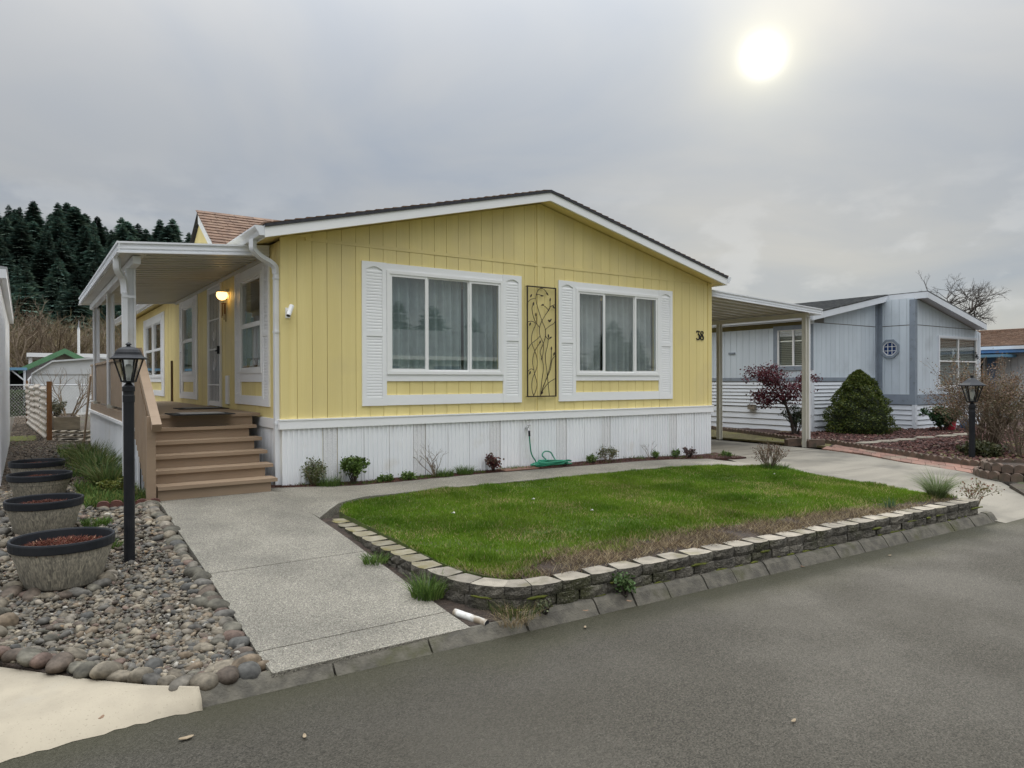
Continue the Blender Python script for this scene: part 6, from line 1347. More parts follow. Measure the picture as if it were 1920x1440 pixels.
# windows
def grid_window(M, r, nu, nz, par, blind=True, fr=.05, tr=.11, tm='lap_white', glass='glass'):
    mb = MB()
    for q in ((r[0]-tr, r[1]+tr, r[3], r[3]+tr), (r[0]-tr, r[1]+tr, r[2]-tr, r[2]), (r[0]-tr, r[0], r[2], r[3]), (r[1], r[1]+tr, r[2], r[3])): wall_hex(mb, M, q[0], q[1], q[2], q[3], q[3], .010, .035)
    o = mb.build('window', tm, par); fm = MB()
    for i in range(nu+1):
        u = lerp(r[0], r[1], i/nu); w = fr/2 if 0 < i < nu else fr; a = u-(w if i else 0) if i != 0 else u; b_ = u+w if i < nu else u
        wall_hex(fm, M, a, b_, r[2], r[3], r[3], -.03, .020)
    for j in range(nz+1):
        z = lerp(r[2], r[3], (j/nz if j in (0, nz) else .52)); w = .02; wall_hex(fm, M, r[0], r[1], z-(w if j else 0), z+(w if j < nz else 0), z+(w if j < nz else 0), -.031, .018)
    fm.build('frame', 'white_vinyl', o)
    for i in range(nu):
        for j in range(nz):
            mb = MB(); wall_hex(mb, M, lerp(r[0], r[1], i/nu)+.03, lerp(r[0], r[1], (i+1)/nu)-.03, lerp(r[2], r[3], j/nz)+.02, lerp(r[2], r[3], (j+1)/nz)-.02, lerp(r[2], r[3], (j+1)/nz)-.02, -.012, -.006); mb.build('pane', glass, o)
    if blind:
        sl = MB(); n = int((r[3]-r[2])/.05)
        for k in range(n):
            z = r[2]+k*(r[3]-r[2])/n; sl.hexa([M(r[0]+.02, -.075, z+.002), M(r[1]-.02, -.075, z+.002), M(r[1]-.02, -.055, z+.034), M(r[0]+.02, -.055, z+.034), M(r[0]+.02, -.078, z+.004), M(r[1]-.02, -.078, z+.004), M(r[1]-.02, -.058, z+.036), M(r[0]+.02, -.058, z+.036)])
        tag(sl.build('blind', 'blind', o), kind='stuff')
    return o
grid_window(GF(FY), gw2, 2, 2, gh, tr=.07); grid_window(GS(CX), sw, 2, 1, gh, tr=.12, tm='grey_trim')
oc = on(1669.5, 654, x=BX); oz = oc[2]; oy = oc[1]; oct_ = [(math.cos(PI/8+k*PI/4), math.sin(PI/8+k*PI/4)) for k in range(8)]
def ring8(r0, r1, d0, d1, mat, nm, par):
    mb = MB()
    for k in range(8):
        p = [oct_[k], oct_[(k+1) % 8]]; Q = [(p[0][0]*r0, p[0][1]*r0), (p[1][0]*r0, p[1][1]*r0), (p[1][0]*r1, p[1][1]*r1), (p[0][0]*r1, p[0][1]*r1)]
        mb.hexa([(BX-d0, oy+q[0], oz+q[1]) for q in Q]+[(BX-d1, oy+q[0], oz+q[1]) for q in Q])
    return mb.build(nm, mat, par)
R1 = (on(1652, 654, x=BX)[1]-on(1688, 655, x=BX)[1])/2*1.04
ow = ring8(R1*.74, R1, .010, .05, 'grey_trim', 'octagon_window', gh); ring8(R1*.67, R1*.74, .010, .042, 'white_vinyl', 'frame', ow)
MB().prism([(BX-.011, oy+p[0]*R1*.68, oz+p[1]*R1*.68) for p in oct_], (-.008, 0, 0)).build('pane', 'octagon_blue', ow)
gb = MB()
for k in (-1, 1): gb.box(BX-.034, BX-.0195, oy+k*R1*.21-.007, oy+k*R1*.21+.007, oz-R1*.58, oz+R1*.58).box(BX-.033, BX-.0192, oy-R1*.58, oy+R1*.58, oz+k*R1*.21-.007, oz+k*R1*.21+.007)
gb.build('muntins', 'white_vinyl', ow)
# roof
TH2 = .17
def slab2(name, x0, x1, z0, z1, y0, y1, t0, t1, mat, par):
    return MB().hexa([(x0, y0, z0+t0), (x1, y0, z1+t0), (x1, y1, z1+t0), (x0, y1, z0+t0), (x0, y0, z0+t1), (x1, y0, z1+t1), (x1, y1, z1+t1), (x0, y1, z0+t1)]).build(name, mat, par)
g_roof = slab2('roof', xle, RXG, zle, zpk, LY-.27, 17.3, TH2, TH2+.03, 'shingle_grey', gh); slab2('roof', RXG, xre, zpk, zre, FY-.32, 17.3, TH2+.001, TH2+.03, 'shingle_grey', gh)
slab2('rake_board', xle, RXG-.03, zle, gtop(RXG-.03), LY-.27, LY-.23, 0, TH2-.001, 'lap_white', gh); slab2('rake_board', RXG-.03, xre, gtop(RXG-.03), zre, FY-.32, FY-.28, 0, TH2-.001, 'lap_white', gh)
box('ridge_board', RXG-.03, RXG+.01, FY-.279, LY-.271, zpk-.005, zpk+TH2-.002, 'lap_white', gh)
slab2('soffit', xle, RXG, zle, zpk, LY-.229, 17, .02, .035, 'lap_white', gh); slab2('soffit', RXG+.012, xre, zpk, zre, FY-.279, 17, .02, .035, 'lap_white', gh)
sup = Vector((RXG-xle, 0, zpk-zle)); shingles(g_roof, (xle-.02, LY-.29, zle+TH2+.03), (0, 1, 0), sup, int(sup.length/.14), .142, lambda i: (0, 10), 'shingle_grey', 12, drop=.02)
gutter('gutter', xle-.002, LY-.20, 17, zle+.03, -1, gh, .12, .11, 'lap_white'); box('eave_board', xle+.0, xle+.02, LY-.22, 17, zle+.0, zle+TH2-.01, 'lap_white', gh)
vp = on(1549, 563, y=LY+3.0); vx = lerp(xle, RXG, .40); vz = gtop(vx)+TH2
MB().box(vx-.16, vx+.16, LY+3.0, LY+3.3, vz, vz+.10).box(vx-.26, vx+.26, LY+2.9, LY+3.4, vz+.12, vz+.15).build('roof_vent', 'shingle_grey', gh)
box('frieze_board', CX-.028, CX-.0105, LY+.101, 16.9, zle-.12, zle+.03, 'olive_board', gh)
ub = on(1373, 663, x=CX); box('vent_plate', CX-.035, CX-.011, ub[1]-.12, ub[1]+.12, ub[2]-.03, ub[2]+.03, 'grey_trim', gh)
cbx = on(1413, 763, x=CX); MB().box(CX-.13, CX-.03, cbx[1]-.12, cbx[1]+.12, cbx[2]-.07, cbx[2]+.07).build('meter_box', 'weathered_wood', gh)
hn2 = on(1831.5, 667, y=FY-.03)
n2 = thing('house_number', 'small dark number 36 at the right corner of the grey house', 'house number', (hn2[0], FY-.034, hn2[2]))
digit('digit', D3, n2, hn2[0]-.085, hn2[2]+.03, .17, .0305, .042, GF(FY)); digit('digit', D6, n2, hn2[0]+.045, hn2[2]-.02, .17, .0305, .042, GF(FY))
# starfish ornament in the window
st = on(1787, 663, y=FY+.045); stp_ = [(math.cos(PI/2+k*PI/5)*(.15 if k % 2 == 0 else .06), math.sin(PI/2+k*PI/5)*(.15 if k % 2 == 0 else .06)) for k in range(10)]
MB().prism([(st[0]+p[0], FY+.035, st[2]+p[1]) for p in stp_], (0, .012, 0)).build('star_ornament', 'white_vinyl', gh)
# ------------------------------------------------------------------ garden plants of the neighbour
def conifer_dome():
    c = on(1607, 812, z=NZ); h = 1.68; base = (c[0]-.35, c[1]-.25, NZ); t = thing('dome_conifer', 'dense dark green dome-shaped dwarf conifer in front of the grey house', 'conifer', base)
    R_ = .90*(1672-1545)/2/FOC*float(np.dot(np.array(base)-CAM, FWD)); r = np.random.default_rng(61); n = 15000
    MB().tube([base, (base[0], base[1], NZ+.5)], [.06, .04], 7).build('trunk', 'bark', t)
    prof = lambda q: np.interp(q, [0, .08, .25, .5, .75, .9, 1.0], [.93, 1.0, .97, .80, .52, .30, .02])
    q = r.random(n)**.85; a = r.random(n)*2*PI; lump = 1+.06*np.sin(a*5+q*9)+.06*np.sin(a*3-q*17)+.07*np.sin(a*8+q*29)+.06*np.sin(a*2+q*43)
    rad = R_*prof(q)*lump*(1-.10*r.random(n)**2); P = np.column_stack([base[0]+rad*np.cos(a), base[1]+rad*np.sin(a), NZ+.02+q*h])
    C = pick([[.050, .076, .014], [.075, .100, .018], [.105, .120, .022], [.042, .062, .012]], n, r); V, F, CC = leaf_cloud(P, .055*r.uniform(.6, 1.3, n), C, r, .28, .35)
    build_np('foliage', V, F, 'foliage', t, C=CC)
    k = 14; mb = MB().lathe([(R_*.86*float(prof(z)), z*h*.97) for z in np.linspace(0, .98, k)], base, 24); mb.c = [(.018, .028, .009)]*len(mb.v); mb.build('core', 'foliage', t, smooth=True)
conifer_dome()
def maple():
    c = on(1489, 812, x=13.75); base = (13.75, c[1], NZ); rn = random.Random(62); t = thing('japanese_maple', 'small Japanese maple with dark red leaves behind the carport post', 'tree', base); mb = MB()
    dpt = float(np.dot(np.array(base)-CAM, FWD)); px = dpt/FOC; sx = lambda u: (u-1489)*px
    tgt = [(1405, 700, .0), (1430, 712, .3), (1452, 705, -.2), (1470, 725, .2), (1415, 740, -.1), (1512, 708, .1), (1500, 725, -.3), (1440, 690, .1), (1425, 755, .2), (1455, 745, 0), (1485, 745, .25)]
    pts0 = [Vector(base), Vector((base[0]-.06, base[1]+.04, .35)), Vector((base[0]-.20, base[1]+.10, .75))]; mb.tube(pts0, [.05, .04, .032], 7); mb.tube([Vector(base)+Vector((.06, 0, 0)), Vector((base[0]+.12, base[1], .40)), Vector((base[0]+.25, base[1]-.15, .8))], [.03, .025, .018], 6)
    L = []
    for (u, v, dd) in tgt:
        w = on(u, v, x=base[0]+dd*.6); e = Vector((base[0]+dd*.8+sx(u)*RGT[0], base[1]+sx(u)*RGT[1]+dd*.5, 1.406-(v-714)*px)); o_ = pts0[2] if u < 1490 else Vector((base[0]+.25, base[1]-.15, .8)); m_ = (o_+e)/2+Vector((0, 0, .10))
        mb.tube(smooth_curve([o_, m_, e], 4), list(np.linspace(.018, .005, 9)), 5)
        for k in range(7):
            d = Vector((rn.gauss(0, 1), rn.gauss(0, 1), rn.gauss(0, .35))).normalized(); s_ = lerp(.5, 1, rn.random()); q = m_+(e-m_)*s_; tip = q+d*rn.uniform(.12, .32); mb.tube([q, (q+tip)/2+Vector((0, 0, .03)), tip], [.005, .004, .002], 3, cap=False); L += [tip, (q+tip)/2, tip]
    mb.build('trunk', 'bark', t); r = np.random.default_rng(62); T = np.array([p[:] for p in L]); n = 5200; P = T[r.integers(0, len(T), n)]+r.normal(0, 1, (n, 3))*[.10, .10, .06]
    V, F, C = leaf_cloud(P, .048*r.uniform(.6, 1.3, n), pick([[.085, .016, .026], [.14, .028, .040], [.055, .014, .022], [.11, .035, .035]], n, r), r, .42, -.2); build_np('crown', V, F, 'foliage', t, C=C)
    shrub('dark_shrub', 'dark green feathery shrub at the foot of the red maple', 'shrub', (base[0]+.15, base[1]+.05, NZ), .42, .98, 12, 2600, .045, [[.020, .038, .016], [.035, .055, .022]], 63, aspect=.22)
maple()
q = on(1747, 809, z=NZ); shrub('green_shrub', 'compact dark green shrub before the front corner of the grey house', 'shrub', (q[0], q[1]-.3, NZ), .50, .78, 16, 3600, .065, [[.022, .055, .022], [.035, .075, .028], [.05, .095, .035]], 64, low=.02)
q = on(1781, 808, z=NZ); bk = thing('red_bucket', 'red plastic bucket beside the dark green shrub', 'bucket', (q[0], q[1], NZ))
MB().lathe([(0, 0), (.125, 0), (.165, .33), (.172, .33), (.172, .345), (.155, .345), (.12, .02), (0, .02)], (q[0], q[1], NZ), 18).build('tub', 'bucket_red', bk); MB().tube([(q[0]-.16, q[1], NZ+.30), (q[0]-.12, q[1]-.12, NZ+.16), (q[0], q[1]-.175, NZ+.10), (q[0]+.12, q[1]-.12, NZ+.16), (q[0]+.16, q[1], NZ+.30)], .006, 5).build('handle', 'galvanised', bk)
q = on(1812, 806, z=NZ); bp_ = thing('blue_pot', 'small blue pot half hidden by the brown shrub', 'pot', (q[0], q[1], NZ)); MB().lathe([(0, 0), (.12, 0), (.17, .16), (.15, .26), (.17, .29), (.14, .29), (.12, .2), (0, .18)], (q[0], q[1], NZ), 16).build('body', 'pot_blue', bp_, smooth=True); MB().lathe([(0, .19), (.125, .2)], (q[0], q[1], NZ), 12).build('soil', 'soil', bp_)
q = on(1868, 862, z=NZ); bare_shrub('brown_shrub', 'large tangled brown shrub with dry seed heads behind the second lamp post', (q[0]+1.5, q[1]+.75, NZ), 1.70, .85, 60, 3, 65, 'bark_pale', .012, kids=(2, 3), leaves=(7000, .030, [[.17, .10, .065], [.23, .15, .095], [.11, .07, .045], [.16, .13, .06]]), spread=.30)
q = on(1838, 868, z=NZ); shrub('low_evergreen', 'low olive green foliage under the tangled brown shrub', 'shrub', (q[0]+.9, q[1]+.35, NZ), .7, .40, 18, 2600, .05, [[.06, .07, .025], [.045, .05, .02], [.085, .08, .035]], 66, low=-.1)
q = on(1905, 868, z=NZ); bare_shrub('brown_shrub', 'second twiggy brown shrub at the right edge of the picture', (q[0]+1.2, q[1]+.35, NZ), 1.25, .7, 34, 3, 67, 'bark_pale', .011, kids=(2, 3), leaves=(3500, .030, [[.17, .11, .075], [.12, .09, .05], [.09, .085, .04]]), spread=.30)
q = on(1822.5, 864, z=-.07); tz = on(1822, 701, y=q[1])[2]
lantern_post('lamp_post', 'shorter dark lamp post in the lava rock bed before the grey house', q[0], q[1], -.08, tz, 1.55, post_r=.050, steps_=False)
# ------------------------------------------------------------------ white house with blue trim at the right edge
HX = 27.5; f2 = thing('blue_trim_house', 'white house with blue trim and brown shingle roof beyond the grey house', 'house', (HX+3, 4, NZ))
ez = on(1880, 652, x=HX)[2]; yA = on(1835, 700, x=HX)[1]+6; sh_ = (on(1867, 700, x=HX)[1], on(1852, 700, x=HX)[1]); wn = (on(1848.5, 700, x=HX)[1], on(1837, 700, x=HX)[1])
mb = MB(); n = 60
for k in range(n): a = lerp(-4, yA, k/n); b_ = lerp(-4, yA, (k+1)/n)-.015; mb.box(HX, HX+.03, a, b_, NZ, ez)
tag(mb.build('siding', 'shed_white', f2), kind='stuff'); mb = MB().box(HX+.031, HX+.2, -4, yA, NZ, ez).box(HX+.2, HX+7, yA-.2, yA, NZ, ez).box(HX+.2, HX+7, -4, -3.8, NZ, ez); mb.build('wall', 'shed_white', f2)
sz = on(1860, 665, x=HX)[2]; box('shutter', HX-.05, HX-.001, sh_[0], sh_[1], .45, sz, 'blue_paint', f2); box('window', HX-.03, HX-.001, wn[0], wn[1], .6, sz-.05, 'dark_void', f2); box('window_trim', HX-.045, HX-.0315, wn[0], wn[0]+.07, .6, sz-.05, 'lap_white', f2)
tz_ = on(1890, 619, x=HX+3.5)[2]
r_ = MB().hexa([(HX-.5, -4.5, ez), (HX+3.5, -4.5, tz_), (HX+3.5, yA+.4, tz_), (HX-.5, yA+.4, ez), (HX-.5, -4.5, ez+.05), (HX+3.5, -4.5, tz_+.05), (HX+3.5, yA+.4, tz_+.05), (HX-.5, yA+.4, ez+.05)]).hexa([(HX+7.5, -4.5, ez), (HX+3.5, -4.5, tz_), (HX+3.5, yA+.4, tz_), (HX+7.5, yA+.4, ez), (HX+7.5, -4.5, ez+.05), (HX+3.5, -4.5, tz_+.05), (HX+3.5, yA+.4, tz_+.05), (HX+7.5, yA+.4, ez+.05)]).build('roof', 'shingle_brown', f2)
su = Vector((4, 0, tz_-ez)); shingles(r_, (HX-.52, -4.5, ez+.05), (0, 1, 0), su, int(su.length/.2), .2, lambda i: (0, yA+4.9), 'shingle_brown', 14, drop=.03)
box('fascia', HX-.53, HX-.5, -4.5, yA+.4, ez-.08, ez+.04, 'lap_white', f2); box('fascia', HX-.49, HX-.02, -4.5, yA+.4, ez-.20, ez-.09, 'blue_paint', f2)
aw = on(1846, 655, x=HX-.5); box('awning', HX-1.2, HX-.1, aw[1]-.9, aw[1]+1.4, aw[2]-.32, aw[2]-.22, 'teal_blue', f2)
# bare gnarled tree behind the grey house
def gnarled():
    q = on(1788, 714, y=24); base = (q[0], 24, NZ); rn = random.Random(70); t = thing('bare_tree', 'leafless gnarled tree behind the roof of the grey house', 'tree', base); mb = MB()
    top = on(1788, 505, y=24)[2]; mb.tube([base, (base[0]+.05, 24, top*.28), (base[0], 24.1, top*.55)], [.32, .26, .20], 8)
    for k in range(11):
        a = k*2.39; d = Vector((math.cos(a)*.8, math.sin(a)*.8, rn.uniform(.25, 1.2))); branch(mb, (base[0], 24.1, top*rn.uniform(.42, .60)), d, top*.175, .11, 5, rn, .70, (2, 4), .70, None, .02, 5)
    mb.build('trunk', 'bark', t)
gnarled()

# ================================================================== LEFT BACKGROUND
lw = thing('white_metal_building', 'white metal-sided building at the left edge of the picture', 'building', (-4.5, 7, 0))
WX = -2.96; zt0 = 2.88
k = 0; y = 2.6
while y < 11.3:
    skirt_panel(lambda u, d, z: (WX+d, u, z), y, min(y+.398, 11.4), -.02, zt0-.10, 'white_metal', lw, rib=.1, name='siding_panel', d=0.0); y += .40
MB().box(-6.8, WX-.02, 2.6, 2.7, -.02, zt0).box(-6.8, WX-.02, 11.3, 11.39, -.02, zt0).box(-6.8, -6.7, 2.7, 11.3, -.02, zt0).build('wall', 'white_metal', lw)
box('eave_trim', WX-.08, WX+.09, 2.5, 11.5, zt0-.10, zt0+.02, 'white_metal', lw); MB().hexa([(-7, 2.5, zt0+.02), (WX+.10, 2.5, zt0+.021), (WX+.10, 11.5, zt0+.021), (-7, 11.5, zt0+.02), (-7, 2.5, zt0+.55), (WX+.10, 2.5, zt0+.05), (WX+.10, 11.5, zt0+.05), (-7, 11.5, zt0+.55)]).build('roof', 'galvanised', lw)
# gravel of the side yard
r = np.random.default_rng(80); n = 5000; P = np.column_stack([r.uniform(-2.95, -2.02, n), r.uniform(1.8, 26, n)]); S = r.uniform(.012, .03, n)
yard = thing('side_yard', None, None, (-2.5, 8, 0), kind='structure')
MB().loft([(-2.05, y, .02) for y in (1.8, 6, 12, 30)], [(-3.0, y, .02) for y in (1.8, 6, 12, 30)], .06).build('gravel_base', 'earth', yard)
pebbles(np.column_stack([P, .02+S*.2]), S, np.array([.10, .078, .058])*r.uniform(.5, 1.6, (n, 1)), IV1*1.0, IF1, r, 'gravel', yard)
mp_ = on(42, 822, z=.03); box('moss_mat', mp_[0]-.28, mp_[0]+.28, mp_[1]-.9, mp_[1]+.9, .02, .035, 'moss'); tag(bpy.data.objects['moss_mat'], 'flat yellow-green mossy slab on the gravel between fence and white building', 'slab')
# corrugated sheet fence with brown post
fy0 = on(92, 828, z=.0)[1]; fxx = on(92, 828, z=0)[0]
fen = thing('sheet_fence', 'rusty white corrugated metal sheets fixed to a brown post in the side yard', 'fence', (fxx, fy0+3, 0))
box('post', fxx-.045, fxx+.06, fy0-.05, fy0+.05, -.02, 1.42, 'rust_post', fen)
for k in range(4):
    y0, y1 = fy0+.06+k*2.0, fy0+.06+k*2.0+1.97; V = []; F = []; nz = 40; lean = .04*k
    for j in range(nz+1):
        z = j/nz*(1.30+.05*(k % 2)); dx_ = .022*math.cos(j*PI/2*.8)-lean*z*.3
        V += [(fxx-.05-.085*k+dx_, y0, z), (fxx-.05-.085*(k+1)+dx_, y1, z)]
    F = [(2*j, 2*j+1, 2*j+3, 2*j+2) for j in range(nz)]; o = MB().add(V, F).build('sheet', 'corrugated', fen); md = o.modifiers.new('thickness', 'SOLIDIFY'); md.thickness = .004
    if k == 3: box('post', fxx-.42, fxx-.36, y1-.03, y1+.05, 0, 1.46, 'rust_post', fen)
# raised planter box, bare shrub, ladder, paving
pb = on(140, 805, z=0); PBX0, PBX1, PBY0, PBY1 = on(97, 800, z=.0)[0], on(176, 800, y=15.6)[0]-.35, 15.6, 18.5
tb = thing('planter_box', 'weathered grey timber planter box holding a bare shrub', 'planter', ((PBX0+PBX1)/2, 17, 0))
for q in ((PBX0, PBX1, PBY0, PBY0+.06), (PBX0, PBX1, PBY1-.06, PBY1), (PBX0, PBX0+.06, PBY0+.061, PBY1-.061), (PBX1-.06, PBX1, PBY0+.061, PBY1-.061)):
    for kk in range(2): box('board', q[0], q[1], q[2], q[3], .0+.19*kk, .185+.19*kk, 'weathered_wood', tb)
box('soil', PBX0+.07, PBX1-.07, PBY0+.07, PBY1-.07, 0, .33, 'soil', tb)
bq = on(128, 770, y=17.2); bare_shrub('bare_shrub', 'leafless multi-stemmed shrub in the timber planter box', (bq[0], 17.2, .3), 1.75, 1.1, 12, 3, 81, 'bark_pale', .018, kids=(2, 3))
sq = on(103, 770, y=16.6); shrub('sage_bush', 'grey-green low bush in the left of the planter box', 'shrub', (sq[0], 16.6, .3), .35, .6, 10, 1200, .05, [[.13, .13, .09], [.09, .10, .06], [.17, .16, .11]], 82, low=-.1)
pav = thing('stone_paving', None, None, (-1.5, 13, 0), kind='structure')
for k in range(14):
    u = 100+(k % 5)*17+rr.uniform(-4, 4); v = 826-(k//5)*8; p = on(u, v, z=.0)
    MB().prism([(p[0]+.22*math.cos(a)*rr.uniform(.8, 1.1), p[1]+.45*math.sin(a)*rr.uniform(.8, 1.1), -.01) for a in np.linspace(0, 5.3, 6)], (0, 0, .04)).build('paving_stone', 'weathered_wood', pav)
la = on(172, 770, y=20.0); ld = thing('ladder', 'white metal ladder lying on its side behind the planter box', 'ladder', (la[0], 20, .35))
for z in (.40, .95): MB().bar((la[0]-.45, 20, z-.12), (la[0]+1.6, 20.1, z+.05), .05, .07).build('rail', 'white_metal', ld)
for k in range(6): x = la[0]-.3+k*.33; MB().bar((x, 20.02, .40-.10), (x, 20.02, .92), .03, .03, (1, 0, 0)).build('rung', 'white_metal', ld)
lb_ = on(177, 800, y=9.2)
MB().bar((-1.62, 8.9, .02), (-1.50, 8.55, 1.55), .14, .03, (1, 0, 0)).build('leaning_board', 'deck_paint'); tag(bpy.data.objects['leaning_board'], 'brown board leaning against the far end of the porch skirting', 'board')
# chain-link fence
CFY = 24.0
cf = thing('chain_link_fence', 'galvanised chain-link fence across the back of the side yard', 'fence', (0, CFY, 0))
cz = on(40, 722, y=CFY)[2]
for x in (-4.6, -2.2, .2, 2.4): MB().tube([(x, CFY, 0), (x, CFY, cz+.05)], .03, 7).build('post', 'galvanised', cf)
MB().tube([(-7, CFY, cz), (4, CFY, cz)], .022, 6).build('top_rail', 'galvanised', cf)
mb = MB(); x = -7.0
while x < 4:
    for s_ in (1, -1):
        h = cz-.05; a = (x, CFY, .05 if s_ > 0 else h); b_ = (x+h*.75, CFY, h if s_ > 0 else .05); mb.tube([a, b_], .0022, 3, cap=False)
    x += .10
tag(mb.build('mesh', 'galvanised', cf), kind='stuff')
# arched white shed
SY = 28.5; shd = thing('white_shed', 'white metal shed with a barn-shaped roof behind the porch', 'shed', (0, SY, 0))
xa, xb = on(60, 740, y=SY)[0], on(60, 740, y=SY)[0]+5.2; xm = (xa+xb)/2
ze = on(62, 702, y=SY)[2]; zs = on(97, 679, y=SY)[2]; zp = on(150, 672, y=SY)[2]
prof = [(xa, 0), (xb, 0), (xb, ze), (xb-.75, zs), (xm, zp), (xa+.75, zs), (xa, ze)]
MB().prism([(p[0], SY, p[1]) for p in prof], (0, 4, 0)).build('wall', 'shed_white', shd)
rp = prof[2:]
for (a, b_) in zip(rp[:-1], rp[1:]): MB().hexa([(a[0], SY-.12, a[1]), (b_[0], SY-.12, b_[1]), (b_[0], SY+4.1, b_[1]), (a[0], SY+4.1, a[1]), (a[0], SY-.12, a[1]+.07), (b_[0], SY-.12, b_[1]+.07), (b_[0], SY+4.1, b_[1]+.07), (a[0], SY+4.1, a[1]+.07)]).build('roof_panel', 'shed_white', shd)
for x in np.linspace(xa+.02, xb-.05, 6): box('panel_seam', x, x+.025, SY-.015, SY-.001, .0, ze-.03, 'galvanised', shd)
box('seam_band', xa, xb, SY-.02, SY-.0155, ze-.02, ze+.02, 'galvanised', shd)
dpz = on(60, 765, y=SY-.3); MB().tube(smooth_curve([(xa-.02, SY-.15, ze-.1), (xa-.14, SY-.15, ze-.35), (xa-.14, SY-.15, .6), (xa-.14, SY-.15, .1)], 4), .05, 6).build('downspout', 'white_metal', shd)
# green-trimmed building
GY = 35.0; gbd = thing('green_trim_shed', 'mauve gabled outbuilding with green roof edges behind the white shed', 'outbuilding', (0, GY, 0))
x0 = on(50, 700, y=GY)[0]; xp = on(120.5, 658, y=GY)[0]; z1 = on(48, 690, y=GY)[2]; zp2 = on(120.5, 660, y=GY)[2]; x1 = 2*xp-x0
MB().prism([(x0, GY, 0), (x1, GY, 0), (x1, GY, z1), (xp, GY, zp2-.1), (x0, GY, z1)], (0, 6, 0)).build('wall', 'mauve_siding', gbd)
for k in range(1, 12): x = lerp(x0, x1, k/12); box('siding_batten', x-.02, x+.02, GY-.03, GY-.001, 0, z1-.05, 'mauve_siding', gbd)
for (a, b_) in (((x0-.35, z1-.22), (xp, zp2)), ((x1+.35, z1-.22), (xp, zp2))): MB().hexa([(a[0], GY-.4, a[1]-.1), (b_[0], GY-.4, b_[1]-.1), (b_[0], GY+6.2, b_[1]-.1), (a[0], GY+6.2, a[1]-.1), (a[0], GY-.4, a[1]+.18), (b_[0], GY-.4, b_[1]+.18), (b_[0], GY+6.2, b_[1]+.18), (a[0], GY+6.2, a[1]+.18)]).build('roof', 'green_paint', gbd)
gv_ = on(121, 670, y=GY); box('gable_vent', gv_[0]-.4, gv_[0]+.4, GY-.06, GY-.031, gv_[2]-.13, gv_[2]+.16, 'weathered_wood', gbd)
# flat white roof far behind
FYY = 46.0; fr_ = thing('flat_roof_building', 'building with a long flat white roof edge behind the green-trimmed shed', 'building', (0, FYY, 0))
xa_, xb_ = on(50, 666, y=FYY)[0], on(330, 666, y=FYY)[0]; zt_ = on(60, 661.5, y=FYY)[2]; zb2 = on(60, 669, y=FYY)[2]
box('fascia', xa_, xb_, FYY, FYY+.2, zb2, zt_, 'white_paint', fr_); box('roof', xa_, xb_, FYY+.21, FYY+8, zb2, zt_-.05, 'galvanised', fr_); box('wall', xa_+1.2, xb_, FYY+2, FYY+8, 0, zb2-.002, 'dark_void', fr_); box('post', xa_+.1, xa_+.3, FYY+.25, FYY+.45, 0, zb2-.002, 'white_paint', fr_); box('post', xb_-3, xb_-2.8, FYY+.25, FYY+.45, 0, zb2-.002, 'white_paint', fr_)
vpx = on(147.5, 650, y=FYY-2); vt = on(147.5, 617, y=FYY-2)[2]; fl = thing('vent_pipe', 'tall white vent pipe rising above the sheds', 'vent pipe', (vpx[0], FYY-2, 0)); MB().tube([(vpx[0], FYY-2, 0), (vpx[0], FYY-2, vt)], .075, 8).build('pipe', 'white_paint', fl); MB().tube([(vpx[0], FYY-2, vt), (vpx[0], FYY-2, vt+.1), (vpx[0]+.02, FYY-2, vt+.55)], [.09, .05, .015], 6).build('cap', 'galvanised', fl)
# blue-edged carport and hedge at the far left
BY = 32.0; bcp = thing('blue_carport', 'low carport with a blue roof edge at the far left', 'carport', (-4, BY, 0)); bz1 = on(30, 689, y=BY)[2]; bz0 = on(30, 694, y=BY)[2]; bx1 = on(51, 700, y=BY)[0]
box('fascia', bx1-6, bx1, BY, BY+.1, bz0, bz1, 'teal_blue', bcp); box('roof', bx1-6, bx1-.01, BY+.101, BY+5, bz0, bz1-.02, 'galvanised', bcp); box('back_wall', bx1-6, bx1, BY+5, BY+5.1, 0, bz0, 'dark_void', bcp)
for x in (bx1-.1, bx1-3, bx1-5.9): box('post', x-.05, x+.05, BY+.15, BY+.25, 0, bz0-.002, 'white_metal', bcp)
MB().bar((bx1-.1, BY+.2, bz0-.5), (bx1-.6, BY+.2, bz0-.02), .06, .06).build('brace', 'white_metal', bcp)
hq = on(33, 768, y=27.0); r = np.random.default_rng(83); hb = (hq[0], 27.2, 0); hd_ = thing('clipped_hedge', 'clipped dark green hedge behind the chain-link fence', 'hedge', hb); n = 7000; hw_, hh = .75, 1.05
P = r.uniform(-1, 1, (n, 3)); m_ = np.abs(P).max(1); P = P/m_[:, None]**.7; P = np.column_stack([hb[0]+P[:, 0]*hw_, hb[1]+P[:, 1]*.8, np.maximum(.03, hh*.5+P[:, 2]*hh*.5)]); V, F, C = leaf_cloud(P, .06*r.uniform(.6, 1.3, n), pick([[.035, .06, .018], [.05, .08, .022]], n, r), r, .5, .2); build_np('foliage', V, F, 'foliage', hd_, C=C)
mb = MB(); rn = random.Random(84)
for k in range(8): branch(mb, (hb[0]+rn.uniform(-.4, .4), hb[1]+rn.uniform(-.3, .3), 0), (rn.gauss(0, .2), rn.gauss(0, .2), 1), .6, .02, 1, rn)
mb.build('stem', 'bark', hd_)
